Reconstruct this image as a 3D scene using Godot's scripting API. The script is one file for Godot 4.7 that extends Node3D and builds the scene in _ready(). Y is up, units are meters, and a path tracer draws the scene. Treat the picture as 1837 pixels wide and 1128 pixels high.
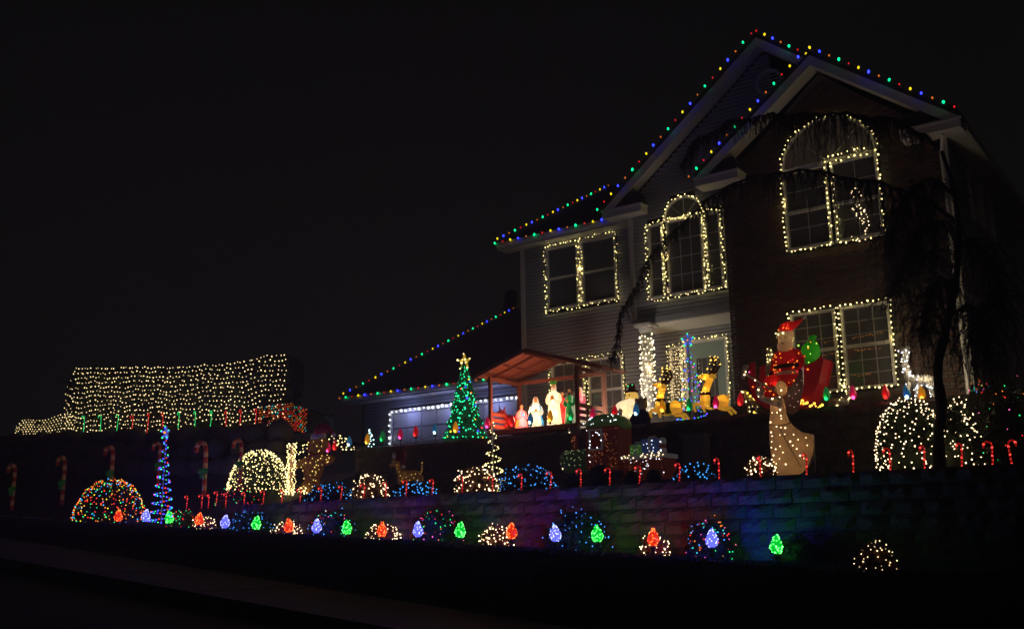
extends Node3D

var rng := RandomNumberGenerator.new()
var taken := {}
var M := {}
var shared := {}


func linear(r: float, g: float, b: float) -> Color:
	return Color(r, g, b).linear_to_srgb()


func paint(key: String, r: float, g: float, b: float, rough := 0.8, metal := 0.0) -> StandardMaterial3D:
	var m := StandardMaterial3D.new()
	m.resource_name = key
	m.albedo_color = linear(r, g, b)
	m.roughness = rough
	m.metallic = metal
	M[key] = m
	return m


func glow(key: String, r: float, g: float, b: float, energy: float, body := 0.3) -> StandardMaterial3D:
	var m := paint(key, r * body, g * body, b * body, 0.4)
	m.emission_enabled = true
	m.emission = linear(r, g, b)
	m.emission_energy_multiplier = energy
	return m


func skin(key: String, r: float, g: float, b: float, energy: float, body := 0.8) -> StandardMaterial3D:
	# thin plastic or gauze that lets the lamps inside it shine through
	var m := glow(key, r, g, b, energy, body)
	m.roughness = 0.6
	m.backlight_enabled = true
	m.backlight = linear(r * 0.95, g * 0.95, b * 0.95)
	return m


func grain(m: StandardMaterial3D, scale: float, low: float, high: float, bump := 0.0, stretch := Vector3.ONE, octaves := 5) -> void:
	var n := FastNoiseLite.new()
	n.seed = int(scale * 100.0) + int(low * 1000.0)
	n.frequency = 0.02
	n.fractal_octaves = octaves
	var t := NoiseTexture2D.new()
	t.width = 512
	t.height = 512
	t.seamless = true
	t.noise = n
	var ramp := Gradient.new()
	ramp.set_color(0, Color(low, low, low))
	ramp.set_color(1, Color(high, high, high))
	t.color_ramp = ramp
	m.albedo_texture = t
	m.uv1_triplanar = true
	m.uv1_world_triplanar = true
	m.uv1_scale = stretch * scale
	if bump > 0.0:
		m.heightmap_enabled = true
		m.heightmap_texture = t
		m.heightmap_scale = bump


# ---------- shapes ----------

func begin(smooth := false) -> SurfaceTool:
	var st := SurfaceTool.new()
	st.begin(Mesh.PRIMITIVE_TRIANGLES)
	st.set_smooth_group(0 if smooth else -1)
	return st


func tri(st: SurfaceTool, a: Vector3, b: Vector3, c: Vector3, away: Vector3) -> void:
	if (a - c).cross(a - b).dot((a + b + c) / 3.0 - away) < 0.0:
		var t := b
		b = c
		c = t
	st.add_vertex(a)
	st.add_vertex(b)
	st.add_vertex(c)


func quad(st: SurfaceTool, a: Vector3, b: Vector3, c: Vector3, d: Vector3, away: Vector3) -> void:
	tri(st, a, b, c, away)
	tri(st, a, c, d, away)


func ring(at: Vector3, u: Vector3, v: Vector3, n: int) -> Array:
	var r := []
	for k in n:
		var a := TAU * k / n
		r.append(at + u * cos(a) + v * sin(a))
	return r


func tube(st: SurfaceTool, pts: Array, radii, sides := 6, flat := 1.0) -> void:
	var last := []
	var side := Vector3.ZERO
	for i in pts.size():
		var p: Vector3 = pts[i]
		var d: Vector3 = (pts[mini(i + 1, pts.size() - 1)] - pts[maxi(i - 1, 0)]).normalized()
		if side == Vector3.ZERO:
			side = d.cross(Vector3(0, 0, 1))
			if side.length() < 0.1:
				side = d.cross(Vector3(1, 0, 0))
		side = (side - d * side.dot(d)).normalized()
		var r: float = radii if typeof(radii) == TYPE_FLOAT else radii[i]
		var now := ring(p, side * r, d.cross(side) * r * flat, sides)
		if i > 0:
			for k in sides:
				quad(st, last[k], last[(k + 1) % sides], now[(k + 1) % sides], now[k], (p + pts[i - 1]) * 0.5)
		if i == 0 or i == pts.size() - 1:
			for k in range(1, sides - 1):
				tri(st, now[0], now[k], now[k + 1], p + d * 0.01 * (1.0 if i == 0 else -1.0))
		last = now


func loft(st: SurfaceTool, at: Vector3, rings: Array, sides := 14, turn := 0.0, from := 0.0, to := TAU) -> void:
	# rings of [height, half width, half depth, shift x, shift z]; the whole turned about y, drawn between two angles
	var b := Basis(Vector3.UP, turn)
	var last := []
	var mid := Vector3.ZERO
	for i in rings.size():
		var r: Array = rings[i]
		var c := at + b * Vector3(r[3] if r.size() > 3 else 0.0, r[0], r[4] if r.size() > 4 else 0.0)
		var now := []
		for k in sides + 1:
			var a := from + (to - from) * k / sides
			now.append(c + b * Vector3(sin(a) * r[1], 0, cos(a) * r[2]))
		if i > 0:
			for k in sides:
				quad(st, last[k], last[k + 1], now[k + 1], now[k], (c + mid) * 0.5)
		if to - from > 6.2 and (i == 0 or i == rings.size() - 1):
			for k in sides:
				tri(st, c, now[k], now[k + 1], c + Vector3(0, 0.05 if i == 0 else -0.05, 0))
		last = now
		mid = c


func ball(st: SurfaceTool, c: Vector3, r: Vector3, seg := 10, rows := 6, turn := Basis.IDENTITY) -> void:
	for j in rows:
		var t0 := PI * j / rows
		var t1 := PI * (j + 1) / rows
		for k in seg:
			var a0 := TAU * k / seg
			var a1 := TAU * (k + 1) / seg
			var q := []
			for s in [[t0, a0], [t0, a1], [t1, a1], [t1, a0]]:
				q.append(c + turn * Vector3(r.x * sin(s[0]) * cos(s[1]), r.y * cos(s[0]), r.z * sin(s[0]) * sin(s[1])))
			if j > 0:
				tri(st, q[0], q[1], q[2], c)
			if j < rows - 1 or j == 0:
				tri(st, q[0], q[2], q[3], c)
			if j == rows - 1:
				pass


func slab(st: SurfaceTool, pts: Array, thick: float) -> void:
	# an outline in a plane of constant z, given depth on both sides of it
	var flat := PackedVector2Array()
	for p in pts:
		flat.append(Vector2(p.x, p.y))
	var z: float = pts[0].z
	var idx := Geometry2D.triangulate_polygon(flat)
	for s in [-0.5, 0.5]:
		for i in range(0, idx.size(), 3):
			var q := []
			for k in 3:
				q.append(Vector3(flat[idx[i + k]].x, flat[idx[i + k]].y, z + thick * s))
			tri(st, q[0], q[1], q[2], Vector3(q[0].x, q[0].y, z))
	var ccw := not Geometry2D.is_polygon_clockwise(flat)
	for i in flat.size():
		var a := flat[i]
		var b := flat[(i + 1) % flat.size()]
		var n := Vector2((b - a).y, -(b - a).x).normalized() * (1.0 if ccw else -1.0)
		var m := (a + b) * 0.5 - n
		quad(st, Vector3(a.x, a.y, z - thick * 0.5), Vector3(b.x, b.y, z - thick * 0.5), Vector3(b.x, b.y, z + thick * 0.5), Vector3(a.x, a.y, z + thick * 0.5), Vector3(m.x, m.y, z))


func box(st: SurfaceTool, c: Vector3, s: Vector3, b := Basis.IDENTITY) -> void:
	var h := s * 0.5
	for ax in 3:
		for sg in [-1.0, 1.0]:
			var u := Vector3.ZERO
			var v := Vector3.ZERO
			var n := Vector3.ZERO
			n[ax] = h[ax] * sg
			u[(ax + 1) % 3] = h[(ax + 1) % 3]
			v[(ax + 2) % 3] = h[(ax + 2) % 3]
			quad(st, c + b * (n - u - v), c + b * (n + u - v), c + b * (n + u + v), c + b * (n - u + v), c)


# ---------- things and parts ----------

func numbered(called: String) -> String:
	if not taken.has(called):
		taken[called] = 0
		return called
	taken[called] += 1
	return "%s_%03d" % [called, taken[called]]


func tag(o: Node, label: String, category: String, group := "") -> void:
	o.set_meta("label", label)
	o.set_meta("category", category)
	if group:
		o.set_meta("group", group)


func thing(called: String, label: String, category: String, at := Vector3.ZERO, group := "") -> Node3D:
	var o := Node3D.new()
	o.name = numbered(called)
	add_child(o)
	o.position = at
	tag(o, label, category, group)
	return o


func base(n: Node) -> Vector3:
	var p := Vector3.ZERO
	while n is Node3D and n != self:
		p += n.position
		n = n.get_parent()
	return p


func put(called: String, mesh: Mesh, m: Material, parent: Node, where := Transform3D()) -> MeshInstance3D:
	# a mesh given in world places, hung under its parent (parents are moved, never turned)
	var o := MeshInstance3D.new()
	o.name = called
	o.mesh = mesh
	o.material_override = m
	if parent == self:
		o.name = numbered(called)
	parent.add_child(o, true)
	o.transform = where
	o.position -= base(parent)
	return o


func done(called: String, st: SurfaceTool, m: Material, parent: Node) -> MeshInstance3D:
	st.generate_normals()
	return put(called, st.commit(), m, parent)


func ground(called: String, st: SurfaceTool, m: Material, kind := "structure") -> MeshInstance3D:
	var o := done(called, st, m, self)
	o.set_meta("kind", kind)
	return o


func unit_box() -> Mesh:
	if not shared.has("box"):
		var b := BoxMesh.new()
		shared.box = b
	return shared.box


func bar(called: String, parent: Node, c: Vector3, s: Vector3, m: Material, turn := Basis.IDENTITY) -> MeshInstance3D:
	return put(called, unit_box(), m, parent, Transform3D(turn * Basis.from_scale(s), c))


func beam(called: String, parent: Node, a: Vector3, b: Vector3, w: float, h: float, m: Material) -> MeshInstance3D:
	var d := (b - a).normalized()
	var side := d.cross(Vector3.UP)
	if side.length() < 0.05:
		side = Vector3(1, 0, 0)
	side = side.normalized()
	return put(called, unit_box(), m, parent, Transform3D(Basis(side * w, side.cross(d) * h, -d * (b - a).length()), (a + b) * 0.5))


func copy(o: Node3D, at: Vector3, label: String) -> Node3D:
	var c: Node3D = o.duplicate()
	var called := String(o.name)
	if called.length() > 4 and called[-4] == "_" and called.right(3).is_valid_int():
		called = called.left(-4)
	c.name = numbered(called)
	add_child(c)
	c.position = at
	c.set_meta("label", label)
	return c


func bead(r: float) -> Mesh:
	var key := "bead%d" % int(r * 10000.0)
	if not shared.has(key):
		var s := SphereMesh.new()
		s.radius = r
		s.height = r * 2.3
		s.radial_segments = 8
		s.rings = 4
		shared[key] = s
	return shared[key]


func scatter(called: String, mesh: Mesh, where: Array, m: Material, parent: Node, tints := []) -> MultiMeshInstance3D:
	var mm := MultiMesh.new()
	mm.transform_format = MultiMesh.TRANSFORM_3D
	mm.use_colors = not tints.is_empty()
	mm.mesh = mesh
	mm.instance_count = where.size()
	for i in where.size():
		mm.set_instance_transform(i, where[i])
		if mm.use_colors:
			mm.set_instance_color(i, tints[i])
	var o := MultiMeshInstance3D.new()
	o.name = called
	o.multimesh = mm
	o.material_override = m
	o.set_meta("kind", "stuff")
	parent.add_child(o, true)
	o.position = -base(parent)
	return o


func lights(parent: Node, pts: Array, keys: Array, r: float, mixed := false) -> void:
	# small bulbs at world places, one part for each colour
	var by := {}
	for i in pts.size():
		var k: String = keys[rng.randi() % keys.size()] if mixed else keys[i % keys.size()]
		if k == "warm" and rng.randf() < 0.2:
			k = "dim_warm"
		if not by.has(k):
			by[k] = []
		var b := Basis.from_euler(Vector3(rng.randf() * 6.0, rng.randf() * 6.0, 0.0)) * Basis.from_scale(Vector3.ONE * rng.randf_range(0.65, 1.25))
		by[k].append(Transform3D(b, pts[i]))
	for k in by:
		scatter(k + "_bulbs", bead(r * 0.7), by[k], M[k], parent)


func along(pts: Array, step: float, shake := 0.0, shake_z := 0.0) -> Array:
	var out := []
	var rest := 0.0
	for i in pts.size() - 1:
		var a: Vector3 = pts[i]
		var b: Vector3 = pts[i + 1]
		var n := a.distance_to(b)
		var t := rest
		while t < n:
			out.append(a.lerp(b, t / n) + Vector3(rng.randf_range(-shake, shake), rng.randf_range(-shake, shake), rng.randf_range(-shake_z, shake_z)))
			t += step
		rest = t - n
	return out


func lamp(parent: Node, at: Vector3, c: Color, energy: float, size := 0.05) -> void:
	var l := OmniLight3D.new()
	l.name = "light"
	l.light_color = c
	l.light_energy = energy
	l.light_size = size
	l.omni_range = 12.0
	l.omni_attenuation = 2.0
	l.shadow_enabled = true
	parent.add_child(l, true)
	l.position = at - base(parent)


func curve(pts: Array, n: int) -> Array:
	var c := Curve3D.new()
	for i in pts.size():
		var d: Vector3 = (pts[mini(i + 1, pts.size() - 1)] - pts[maxi(i - 1, 0)]) / 6.0
		c.add_point(pts[i], -d, d)
	var out := []
	for i in n + 1:
		out.append(c.sample_baked(c.get_baked_length() * i / n))
	return out


func spline(pts: Array, per: int) -> Array:
	# passes through the points, with the same number of steps between each two
	var out := []
	for i in pts.size() - 1:
		var a: Vector3 = pts[maxi(i - 1, 0)]
		var d: Vector3 = pts[mini(i + 2, pts.size() - 1)]
		for k in per:
			out.append((pts[i] as Vector3).cubic_interpolate(pts[i + 1], a, d, float(k) / per))
	out.append(pts[-1])
	return out


func wire(parent: Node, pts: Array, r := 0.006, called := "wire", m := "cable") -> void:
	var st := begin(true)
	tube(st, pts, r, 4)
	done(called, st, M[m], parent)


func light_string(called: String, label: String, pts: Array, keys: Array, r: float, step: float, shake: float, group := "", mixed := false) -> Node3D:
	var o := thing(called, label, "string lights", pts[0], group)
	var b := along(pts, step, shake, 0.02)
	wire(o, b if b.size() < 400 else pts)
	lights(o, b, keys, r, mixed)
	return o


func _ready() -> void:
	rng.seed = 20240
	var cam := Camera3D.new()
	cam.name = "camera"
	cam.position = Vector3(0, 1.6, 0)
	cam.rotation_degrees = Vector3(12.596, 35.26, -0.936)
	cam.fov = 33.62
	cam.near = 0.1
	cam.far = 400.0
	add_child(cam)
	cam.current = true

	var env := Environment.new()
	var sky := ProceduralSkyMaterial.new()
	sky.sky_top_color = Color(0.026, 0.026, 0.026)
	sky.sky_horizon_color = Color(0.066, 0.065, 0.058)
	sky.sky_curve = 0.22
	sky.ground_bottom_color = Color(0.02, 0.02, 0.02)
	sky.ground_horizon_color = Color(0.078, 0.077, 0.070)
	env.background_mode = Environment.BG_SKY
	env.sky = Sky.new()
	env.sky.sky_material = sky
	env.background_energy_multiplier = 1.0
	env.tonemap_mode = Environment.TONE_MAPPER_LINEAR
	env.tonemap_exposure = 1.0
	env.sdfgi_enabled = true
	env.ssao_enabled = true
	env.ssil_enabled = true
	env.fog_enabled = true
	env.fog_density = 0.005
	env.fog_light_color = Color(0.9, 0.9, 0.92)
	var we := WorldEnvironment.new()
	we.name = "world"
	we.environment = env
	add_child(we)
	var night := DirectionalLight3D.new()
	night.name = "night_light"
	night.light_energy = 0.002
	night.light_color = Color(1.0, 0.92, 0.8)
	night.light_angular_distance = 12.0
	night.shadow_enabled = true
	night.sky_mode = DirectionalLight3D.SKY_MODE_LIGHT_ONLY
	add_child(night)
	night.look_at_from_position(Vector3(-4, 12, 20), Vector3(-10, 5, -24))

	make_materials()
	make_ground()
	make_house()
	make_roof_lights()
	make_window_lights()
	make_walls()
	make_hedges()
	make_front_bed()
	make_terrace()
	make_porch_row()
	make_nativity()
	make_sleigh()
	make_angel()
	make_gingerbread()
	make_train()
	make_cedar()


func make_materials() -> void:
	grain(paint("siding", 0.36, 0.385, 0.45, 0.6), 0.5, 0.88, 1.0, 0.1, Vector3(0.3, 3.0, 1.0))
	paint("trim", 0.55, 0.55, 0.55, 0.45)
	paint("white_paint", 0.75, 0.75, 0.74, 0.4)
	grain(paint("shingle", 0.035, 0.034, 0.035, 0.95), 1.5, 0.6, 1.0)
	grain(paint("core", 0.05, 0.05, 0.05, 0.9), 1.0, 0.8, 1.0)
	grain(paint("mortar", 0.20, 0.19, 0.18, 0.95), 2.0, 0.8, 1.0)
	var br := paint("brick", 1, 1, 1, 0.9)
	grain(br, 3.0, 0.75, 1.0, 0.2)
	br.vertex_color_use_as_albedo = true
	for k in 4:
		grain(paint("brick_%d" % k, [0.11, 0.09, 0.14, 0.16][k], [0.07, 0.062, 0.10, 0.075][k], [0.055, 0.052, 0.085, 0.055][k], 0.9), 3.0, 0.75, 1.0, 0.2)
	for k in 3:
		grain(paint("block_%d" % k, [0.20, 0.17, 0.235][k], [0.165, 0.145, 0.2][k], [0.135, 0.12, 0.17][k], 0.95), 1.6 + k * 0.2, 0.5, 1.0, 1.6)
	grain(paint("mulch", 0.045, 0.032, 0.024, 0.95), 3.0, 0.4, 1.0, 2.0)
	grain(paint("turf", 0.028, 0.036, 0.018, 0.95), 4.0, 0.4, 1.0, 2.0)
	grain(paint("concrete", 0.14, 0.132, 0.12, 0.9), 0.9, 0.45, 1.0, 0.3)
	for k in 3:
		grain(paint("slab_%d" % k, [0.14, 0.12, 0.15][k], [0.133, 0.115, 0.14][k], [0.12, 0.105, 0.127][k], 0.9), 0.8 + 0.2 * k, 0.4, 1.0, 0.3)
	grain(paint("asphalt", 0.05, 0.05, 0.052, 0.92), 2.0, 0.6, 1.0, 0.4)
	grain(paint("rock", 0.16, 0.15, 0.14, 0.95), 1.1, 0.5, 1.0, 1.5)
	paint("cable", 0.012, 0.03, 0.014, 0.6)
	paint("white_cable", 0.5, 0.5, 0.48, 0.6)
	paint("steel", 0.1, 0.1, 0.1, 0.4, 0.8)
	paint("dark", 0.012, 0.012, 0.012, 0.6)
	paint("room", 0.03, 0.028, 0.025, 0.9)
	paint("blind", 0.42, 0.41, 0.38, 0.6)
	paint("teal_door", 0.30, 0.42, 0.40, 0.5)
	grain(paint("wood", 0.42, 0.17, 0.11, 0.75), 1.5, 0.55, 1.0, 0.4, Vector3(0.6, 4, 4))
	var p := paint("pane", 0.5, 0.52, 0.55, 0.03)
	p.albedo_color.a = 0.12
	p.transparency = BaseMaterial3D.TRANSPARENCY_ALPHA
	var leaf := paint("leaf", 0.05, 0.075, 0.042, 0.7)
	leaf.backlight_enabled = true
	leaf.backlight = Color(0.08, 0.1, 0.05)
	paint("needle", 0.022, 0.03, 0.026, 0.8)
	paint("twig", 0.2, 0.11, 0.06, 0.85)
	grain(paint("bark", 0.07, 0.055, 0.045, 0.95), 2.5, 0.4, 1.0, 2.5, Vector3(2, 0.4, 2))
	paint("utility", 0.16, 0.17, 0.16, 0.6)
	paint("rosy", 0.5, 0.3, 0.26, 0.5)
	paint("tinsel", 0.75, 0.75, 0.72, 0.25, 0.9)
	paint("tinsel_core", 0.35, 0.34, 0.32, 0.5, 0.4)
	paint("red_cloth", 0.16, 0.008, 0.01, 0.8)
	paint("green_cloth", 0.02, 0.08, 0.025, 0.8)
	paint("navy", 0.012, 0.022, 0.05, 0.85)
	paint("grey_fur", 0.5, 0.5, 0.48, 0.95)
	paint("antler", 0.11, 0.05, 0.012, 0.6)
	paint("red_clay", 0.3, 0.02, 0.02, 0.7)
	paint("red_dim", 0.12, 0.008, 0.012, 0.8)
	paint("straw", 0.4, 0.28, 0.1, 0.9)
	# bulbs of the light strings
	glow("red_plastic", 0.9, 0.012, 0.02, 0.28, 0.4)
	glow("green_plastic", 0.01, 0.4, 0.09, 0.2, 0.4)
	glow("blue_plastic", 0.02, 0.2, 0.4, 0.28, 0.4)
	glow("amber_plastic", 0.9, 0.35, 0.01, 0.4, 0.4)
	glow("pink_plastic", 0.85, 0.01, 0.12, 0.25, 0.4)
	glow("pine_glow", 0.005, 0.3, 0.1, 0.09, 0.2)
	glow("tree_green", 0.02, 1.0, 0.35, 3.2)
	glow("star_gold", 1.0, 0.7, 0.05, 0.35, 0.4)
	skin("deer_gold", 1.0, 0.66, 0.08, 0.34, 0.85)
	glow("deer_bead", 1.0, 0.6, 0.1, 2.6)
	glow("reflected_amber", 1.0, 0.3, 0.03, 0.5)  # amber of the reflections imitated behind the lower brick panes
	glow("lens", 1.0, 0.95, 0.85, 3.0)
	glow("cane_bead", 1.0, 0.06, 0.04, 2.6)
	glow("cane_tube", 0.8, 0.01, 0.01, 0.3)
	glow("fur_spark", 1.0, 0.9, 0.45, 1.8)
	glow("yellow_green", 0.55, 1.0, 0.1, 2.0)
	glow("pink_dim", 1.0, 0.5, 0.4, 0.8)
	glow("amber_soft", 1.0, 0.68, 0.18, 1.6)
	glow("ginger_dim", 0.9, 0.4, 0.08, 0.022, 0.2)
	glow("ginger_bead", 1.0, 0.6, 0.12, 0.7)
	glow("train_bead", 0.7, 0.9, 0.4, 0.6)
	glow("train_red_bead", 1.0, 0.3, 0.12, 0.4)
	glow("room_warm", 0.3, 0.2, 0.12, 0.05, 0.2)
	glow("column", 1.0, 0.8, 0.46, 5.0)
	glow("warm", 1.0, 0.8, 0.28, 5.5)
	glow("soft", 1.0, 0.72, 0.38, 6.0)
	glow("dim_warm", 1.0, 0.72, 0.36, 2.4)
	glow("cool", 0.82, 0.88, 1.0, 5.0)
	glow("ice", 0.55, 0.95, 0.9, 5.0)
	glow("red", 1.0, 0.03, 0.02, 2.6)
	glow("orange", 1.0, 0.22, 0.02, 2.2)
	glow("yellow", 1.0, 0.72, 0.03, 2.4)
	glow("green", 0.02, 1.0, 0.22, 2.4)
	glow("teal", 0.05, 0.75, 0.75, 2.4)
	glow("blue", 0.035, 0.05, 1.0, 5.0)
	glow("sky_blue", 0.05, 0.35, 1.0, 2.6)
	glow("pink", 1.0, 0.12, 0.45, 2.6)
	glow("amber", 1.0, 0.55, 0.05, 4.0)
	glow("roof_yellow", 1.0, 0.72, 0.01, 1.6)
	glow("roof_blue", 0.018, 0.028, 1.0, 6.0)
	glow("roof_orange", 1.0, 0.2, 0.01, 0.9)
	glow("roof_green", 0.0, 0.9, 0.25, 3.0)
	glow("roof_red", 1.0, 0.015, 0.02, 0.9)
	glow("hedge_warm", 1.0, 0.74, 0.34, 2.6)
	glow("dim_star", 0.2, 0.3, 0.8, 0.3)
	for k in ["red", "orange", "green", "teal"]:
		var e: Color = M[k].emission.srgb_to_linear()
		glow("dim_" + k, e.r, e.g, e.b, 0.7)
	glow("blue_shell", 0.11, 0.12, 1.0, 1.7)
	glow("blue_led", 0.42, 0.44, 1.0, 3.5)
	glow("green_shell", 0.0, 0.9, 0.05, 0.7)
	glow("green_led", 0.1, 1.0, 0.12, 6.0)
	glow("red_shell", 1.0, 0.03, 0.004, 0.8)
	glow("red_led", 1.0, 0.16, 0.03, 4.0)
	glow("cane_red", 1.0, 0.06, 0.03, 0.012, 0.4)
	glow("cane_white", 1.0, 0.45, 0.2, 0.025, 0.5)
	glow("bow_green", 0.05, 0.6, 0.1, 0.02, 0.3)
	skin("lit_white", 1.0, 0.88, 0.66, 0.95, 0.85)
	skin("lit_cream", 1.0, 0.9, 0.66, 0.6, 0.85)
	skin("lit_yellow", 1.0, 0.82, 0.3, 0.2, 0.8)
	skin("lit_blue", 0.06, 0.4, 0.85, 0.5, 0.8)
	skin("lit_skin", 1.0, 0.55, 0.22, 0.4, 0.7)
	skin("lit_brown", 0.16, 0.05, 0.02, 0.1, 0.8)
	skin("lit_green", 0.02, 0.25, 0.06, 0.25, 0.8)
	skin("lit_red", 0.9, 0.06, 0.06, 0.3, 0.8)
	skin("lit_pink", 0.9, 0.3, 0.4, 0.45, 0.8)
	skin("lit_gold", 0.95, 0.5, 0.1, 0.4, 0.8)
	skin("crown_green", 0.15, 0.6, 0.08, 0.15, 0.8)
	skin("suit_red", 0.85, 0.02, 0.02, 0.045, 0.75)
	glow("sleigh_red", 1.0, 0.02, 0.03, 0.045, 0.3)
	skin("sack_green", 0.1, 0.9, 0.05, 0.025, 0.7)
	skin("fur_cream", 1.0, 0.85, 0.45, 0.12, 0.8)
	skin("beard_white", 0.8, 0.66, 0.46, 0.03, 0.8)
	grain(skin("angel_net", 0.95, 0.72, 0.46, 0.03, 0.7), 9.0, 0.45, 1.0, 0.0, Vector3.ONE, 3)
	glow("angel_wing", 0.6, 0.22, 0.12, 0.02, 0.12)
	grain(skin("ginger", 0.9, 0.5, 0.12, 0.018, 0.7), 9.0, 0.5, 1.0, 0.0, Vector3.ONE, 3)
	glow("train_green", 0.35, 0.5, 0.22, 0.012, 0.06)
	glow("train_red", 1.0, 0.14, 0.05, 0.014, 0.05)
	glow("train_roof", 0.3, 0.6, 0.12, 0.025, 0.12)
	glow("gift_blue", 0.2, 0.35, 1.0, 0.035, 0.3)
	glow("gift_green", 0.4, 1.0, 0.2, 0.045, 0.3)
	glow("gift_white", 0.8, 0.8, 0.8, 0.03, 0.2)


# ---------- ground ----------

func walk_y(x: float) -> float:
	return clampf(0.6 - 0.1 * (x + 11.0), -1.4, 4.2)


func bed_y(x: float) -> float:
	return 1.26 - 0.059 * (x + 6.75)


func sheet(called: String, m: Material, x0: float, x1: float, nx: int, zs: Array, height: Callable, rough := 0.0, kind := "structure") -> MeshInstance3D:
	var st := begin(true)
	var g := []
	for j in zs.size():
		var row := []
		for i in nx + 1:
			var x := lerpf(x0, x1, float(i) / nx)
			row.append(Vector3(x, height.call(x, j) + rng.randf_range(-rough, rough), zs[j]))
		g.append(row)
	for j in zs.size() - 1:
		for i in nx:
			var q: Vector3 = g[j][i]
			quad(st, q, g[j][i + 1], g[j + 1][i + 1], g[j + 1][i], q - Vector3(0, 5, 0))
	return ground(called, st, m, kind)


func make_ground() -> void:
	# one wide base of earth out to the horizon, under everything
	sheet("ground", M.core, -240.0, 200.0, 44, [60.0, 20.0, -10.0, -14.0, -18.5, -60.0, -240.0], func(x, j): return (-4.0 if x > -60.0 else 0.5) if j < 4 else (-2.0 if x > -36.0 else 2.0))
	sheet("road", M.asphalt, -60.0, 30.0, 60, [6.0, -2.0, -11.35], func(x, j): return walk_y(x) - 0.14 - (0.06 if j == 2 else 0.0))
	sheet("sidewalk_bed", M.mulch, -60.0, 20.0, 80, [-11.45, -12.7, -13.9], func(x, _j): return walk_y(x) - 0.03)
	var walk := Node3D.new()
	walk.name = "sidewalk"
	walk.set_meta("kind", "structure")
	add_child(walk)
	for i in 30:
		var x := -37.0 + i * 1.5
		var a := Vector3(x + 0.008, walk_y(x + 0.008) - 0.02, -12.7)
		var b := Vector3(x + 1.492, walk_y(x + 1.492) - 0.02, -12.7)
		var d := (b - a).normalized()
		var up := Vector3(0, 0, 1).cross(d)
		put("paving_slab", unit_box(), M["slab_%d" % (rng.randi() % 3)], walk, Transform3D(Basis(d * a.distance_to(b), up * 0.06, Vector3(0, 0, 2.36)), (a + b) * 0.5 + Vector3(0, rng.randf_range(-0.006, 0.006), 0)))
	var st := begin()
	for i in 60:
		var x0 := -60.0 + i * 1.34
		var a := Vector3(x0, walk_y(x0), 0)
		var b := Vector3(x0 + 1.33, walk_y(x0 + 1.33), 0)
		var up := Vector3(0, 0.012, 0)
		var dn := Vector3(0, -0.3, 0)
		var f := Vector3(0, 0, -11.32)
		var k := Vector3(0, 0, -11.5)
		var mid := (a + b) * 0.5 + Vector3(0, -0.1, -11.41)
		quad(st, a + f + up, b + f + up, b + f + dn, a + f + dn, mid)
		quad(st, a + f + up, b + f + up, b + k + up, a + k + up, mid)
		quad(st, a + k + up, b + k + up, b + k + dn, a + k + dn, mid)
		quad(st, a + f + up, a + k + up, a + k + dn, a + f + dn, mid)
		quad(st, b + f + up, b + k + up, b + k + dn, b + f + dn, mid)
	ground("kerb", st, M.concrete)
	sheet("lawn_bank", M.turf, -60.0, 12.0, 144, [-13.8, -14.4, -15.0, -15.6, -16.2], func(x, j): return lerpf(walk_y(x) - 0.02, bed_y(x) - 0.01, smoothstep(0.0, 1.0, j / 4.0)), 0.03)
	sheet("planting_bed", M.mulch, -60.0, 12.0, 200, [-16.1, -16.45, -16.8, -17.15, -17.5, -18.2], func(x, j): return bed_y(x), 0.025)
	sheet("lower_terrace", M.mulch, -21.4, 6.0, 110, [-18.15, -18.7, -19.3, -20.0, -20.7, -21.7], func(_x, _j): return 2.74, 0.02)
	sheet("upper_terrace", M.mulch, -20.6, 6.0, 60, [-21.72, -22.4, -23.2, -24.0, -26.2], func(x, j): return 4.36 + [0.0, 0.03, 0.12, 0.2, 0.3][j] - (0.3 if x < -18.4 else 0.0), 0.012)
	sheet("driveway", M.asphalt, -22.5, -20.6, 8, [-17.9, -20.0, -21.7, -24.0, -26.8], func(_x, j): return [2.4, 3.2, 3.75, 3.95, 4.0][j])
	sheet("left_slope", M.turf, -60.0, -22.3, 40, [-18.0, -19.2, -20.4, -21.0, -24.0, -25.6], func(x, j): return bed_y(x) + [0.05, 0.45, 1.3, 2.5, 2.65, 2.7][j], 0.04)
	# blades of grass on the bank and needles of mulch plants in the bed
	var blade := begin()
	for k in 4:
		var a := TAU * k / 4.0
		var d := Vector3(cos(a), 0, sin(a))
		var w := Vector3(-d.z, 0, d.x) * 0.006
		tri(blade, d * 0.01 - w, d * 0.01 + w, d * 0.05 + Vector3(0, 0.07, 0), Vector3(0, -1, 0))
	blade.generate_normals()
	var bm := blade.commit()
	var w := []
	for i in 15000:
		var x := rng.randf_range(-29.0, -2.0)
		var t := rng.randf()
		var z := lerpf(-13.95, -16.9, t)
		var y := lerpf(walk_y(x), bed_y(x), smoothstep(0.0, 1.0, clampf((-13.8 - z) / 2.4, 0.0, 1.0)))
		w.append(Transform3D(Basis(Vector3.UP, rng.randf() * TAU) * Basis.from_scale(Vector3.ONE * rng.randf_range(0.7, 1.5)), Vector3(x, y - 0.02, z)))
	scatter("grass", bm, w, M.turf, self)


# ---------- house ----------

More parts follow.
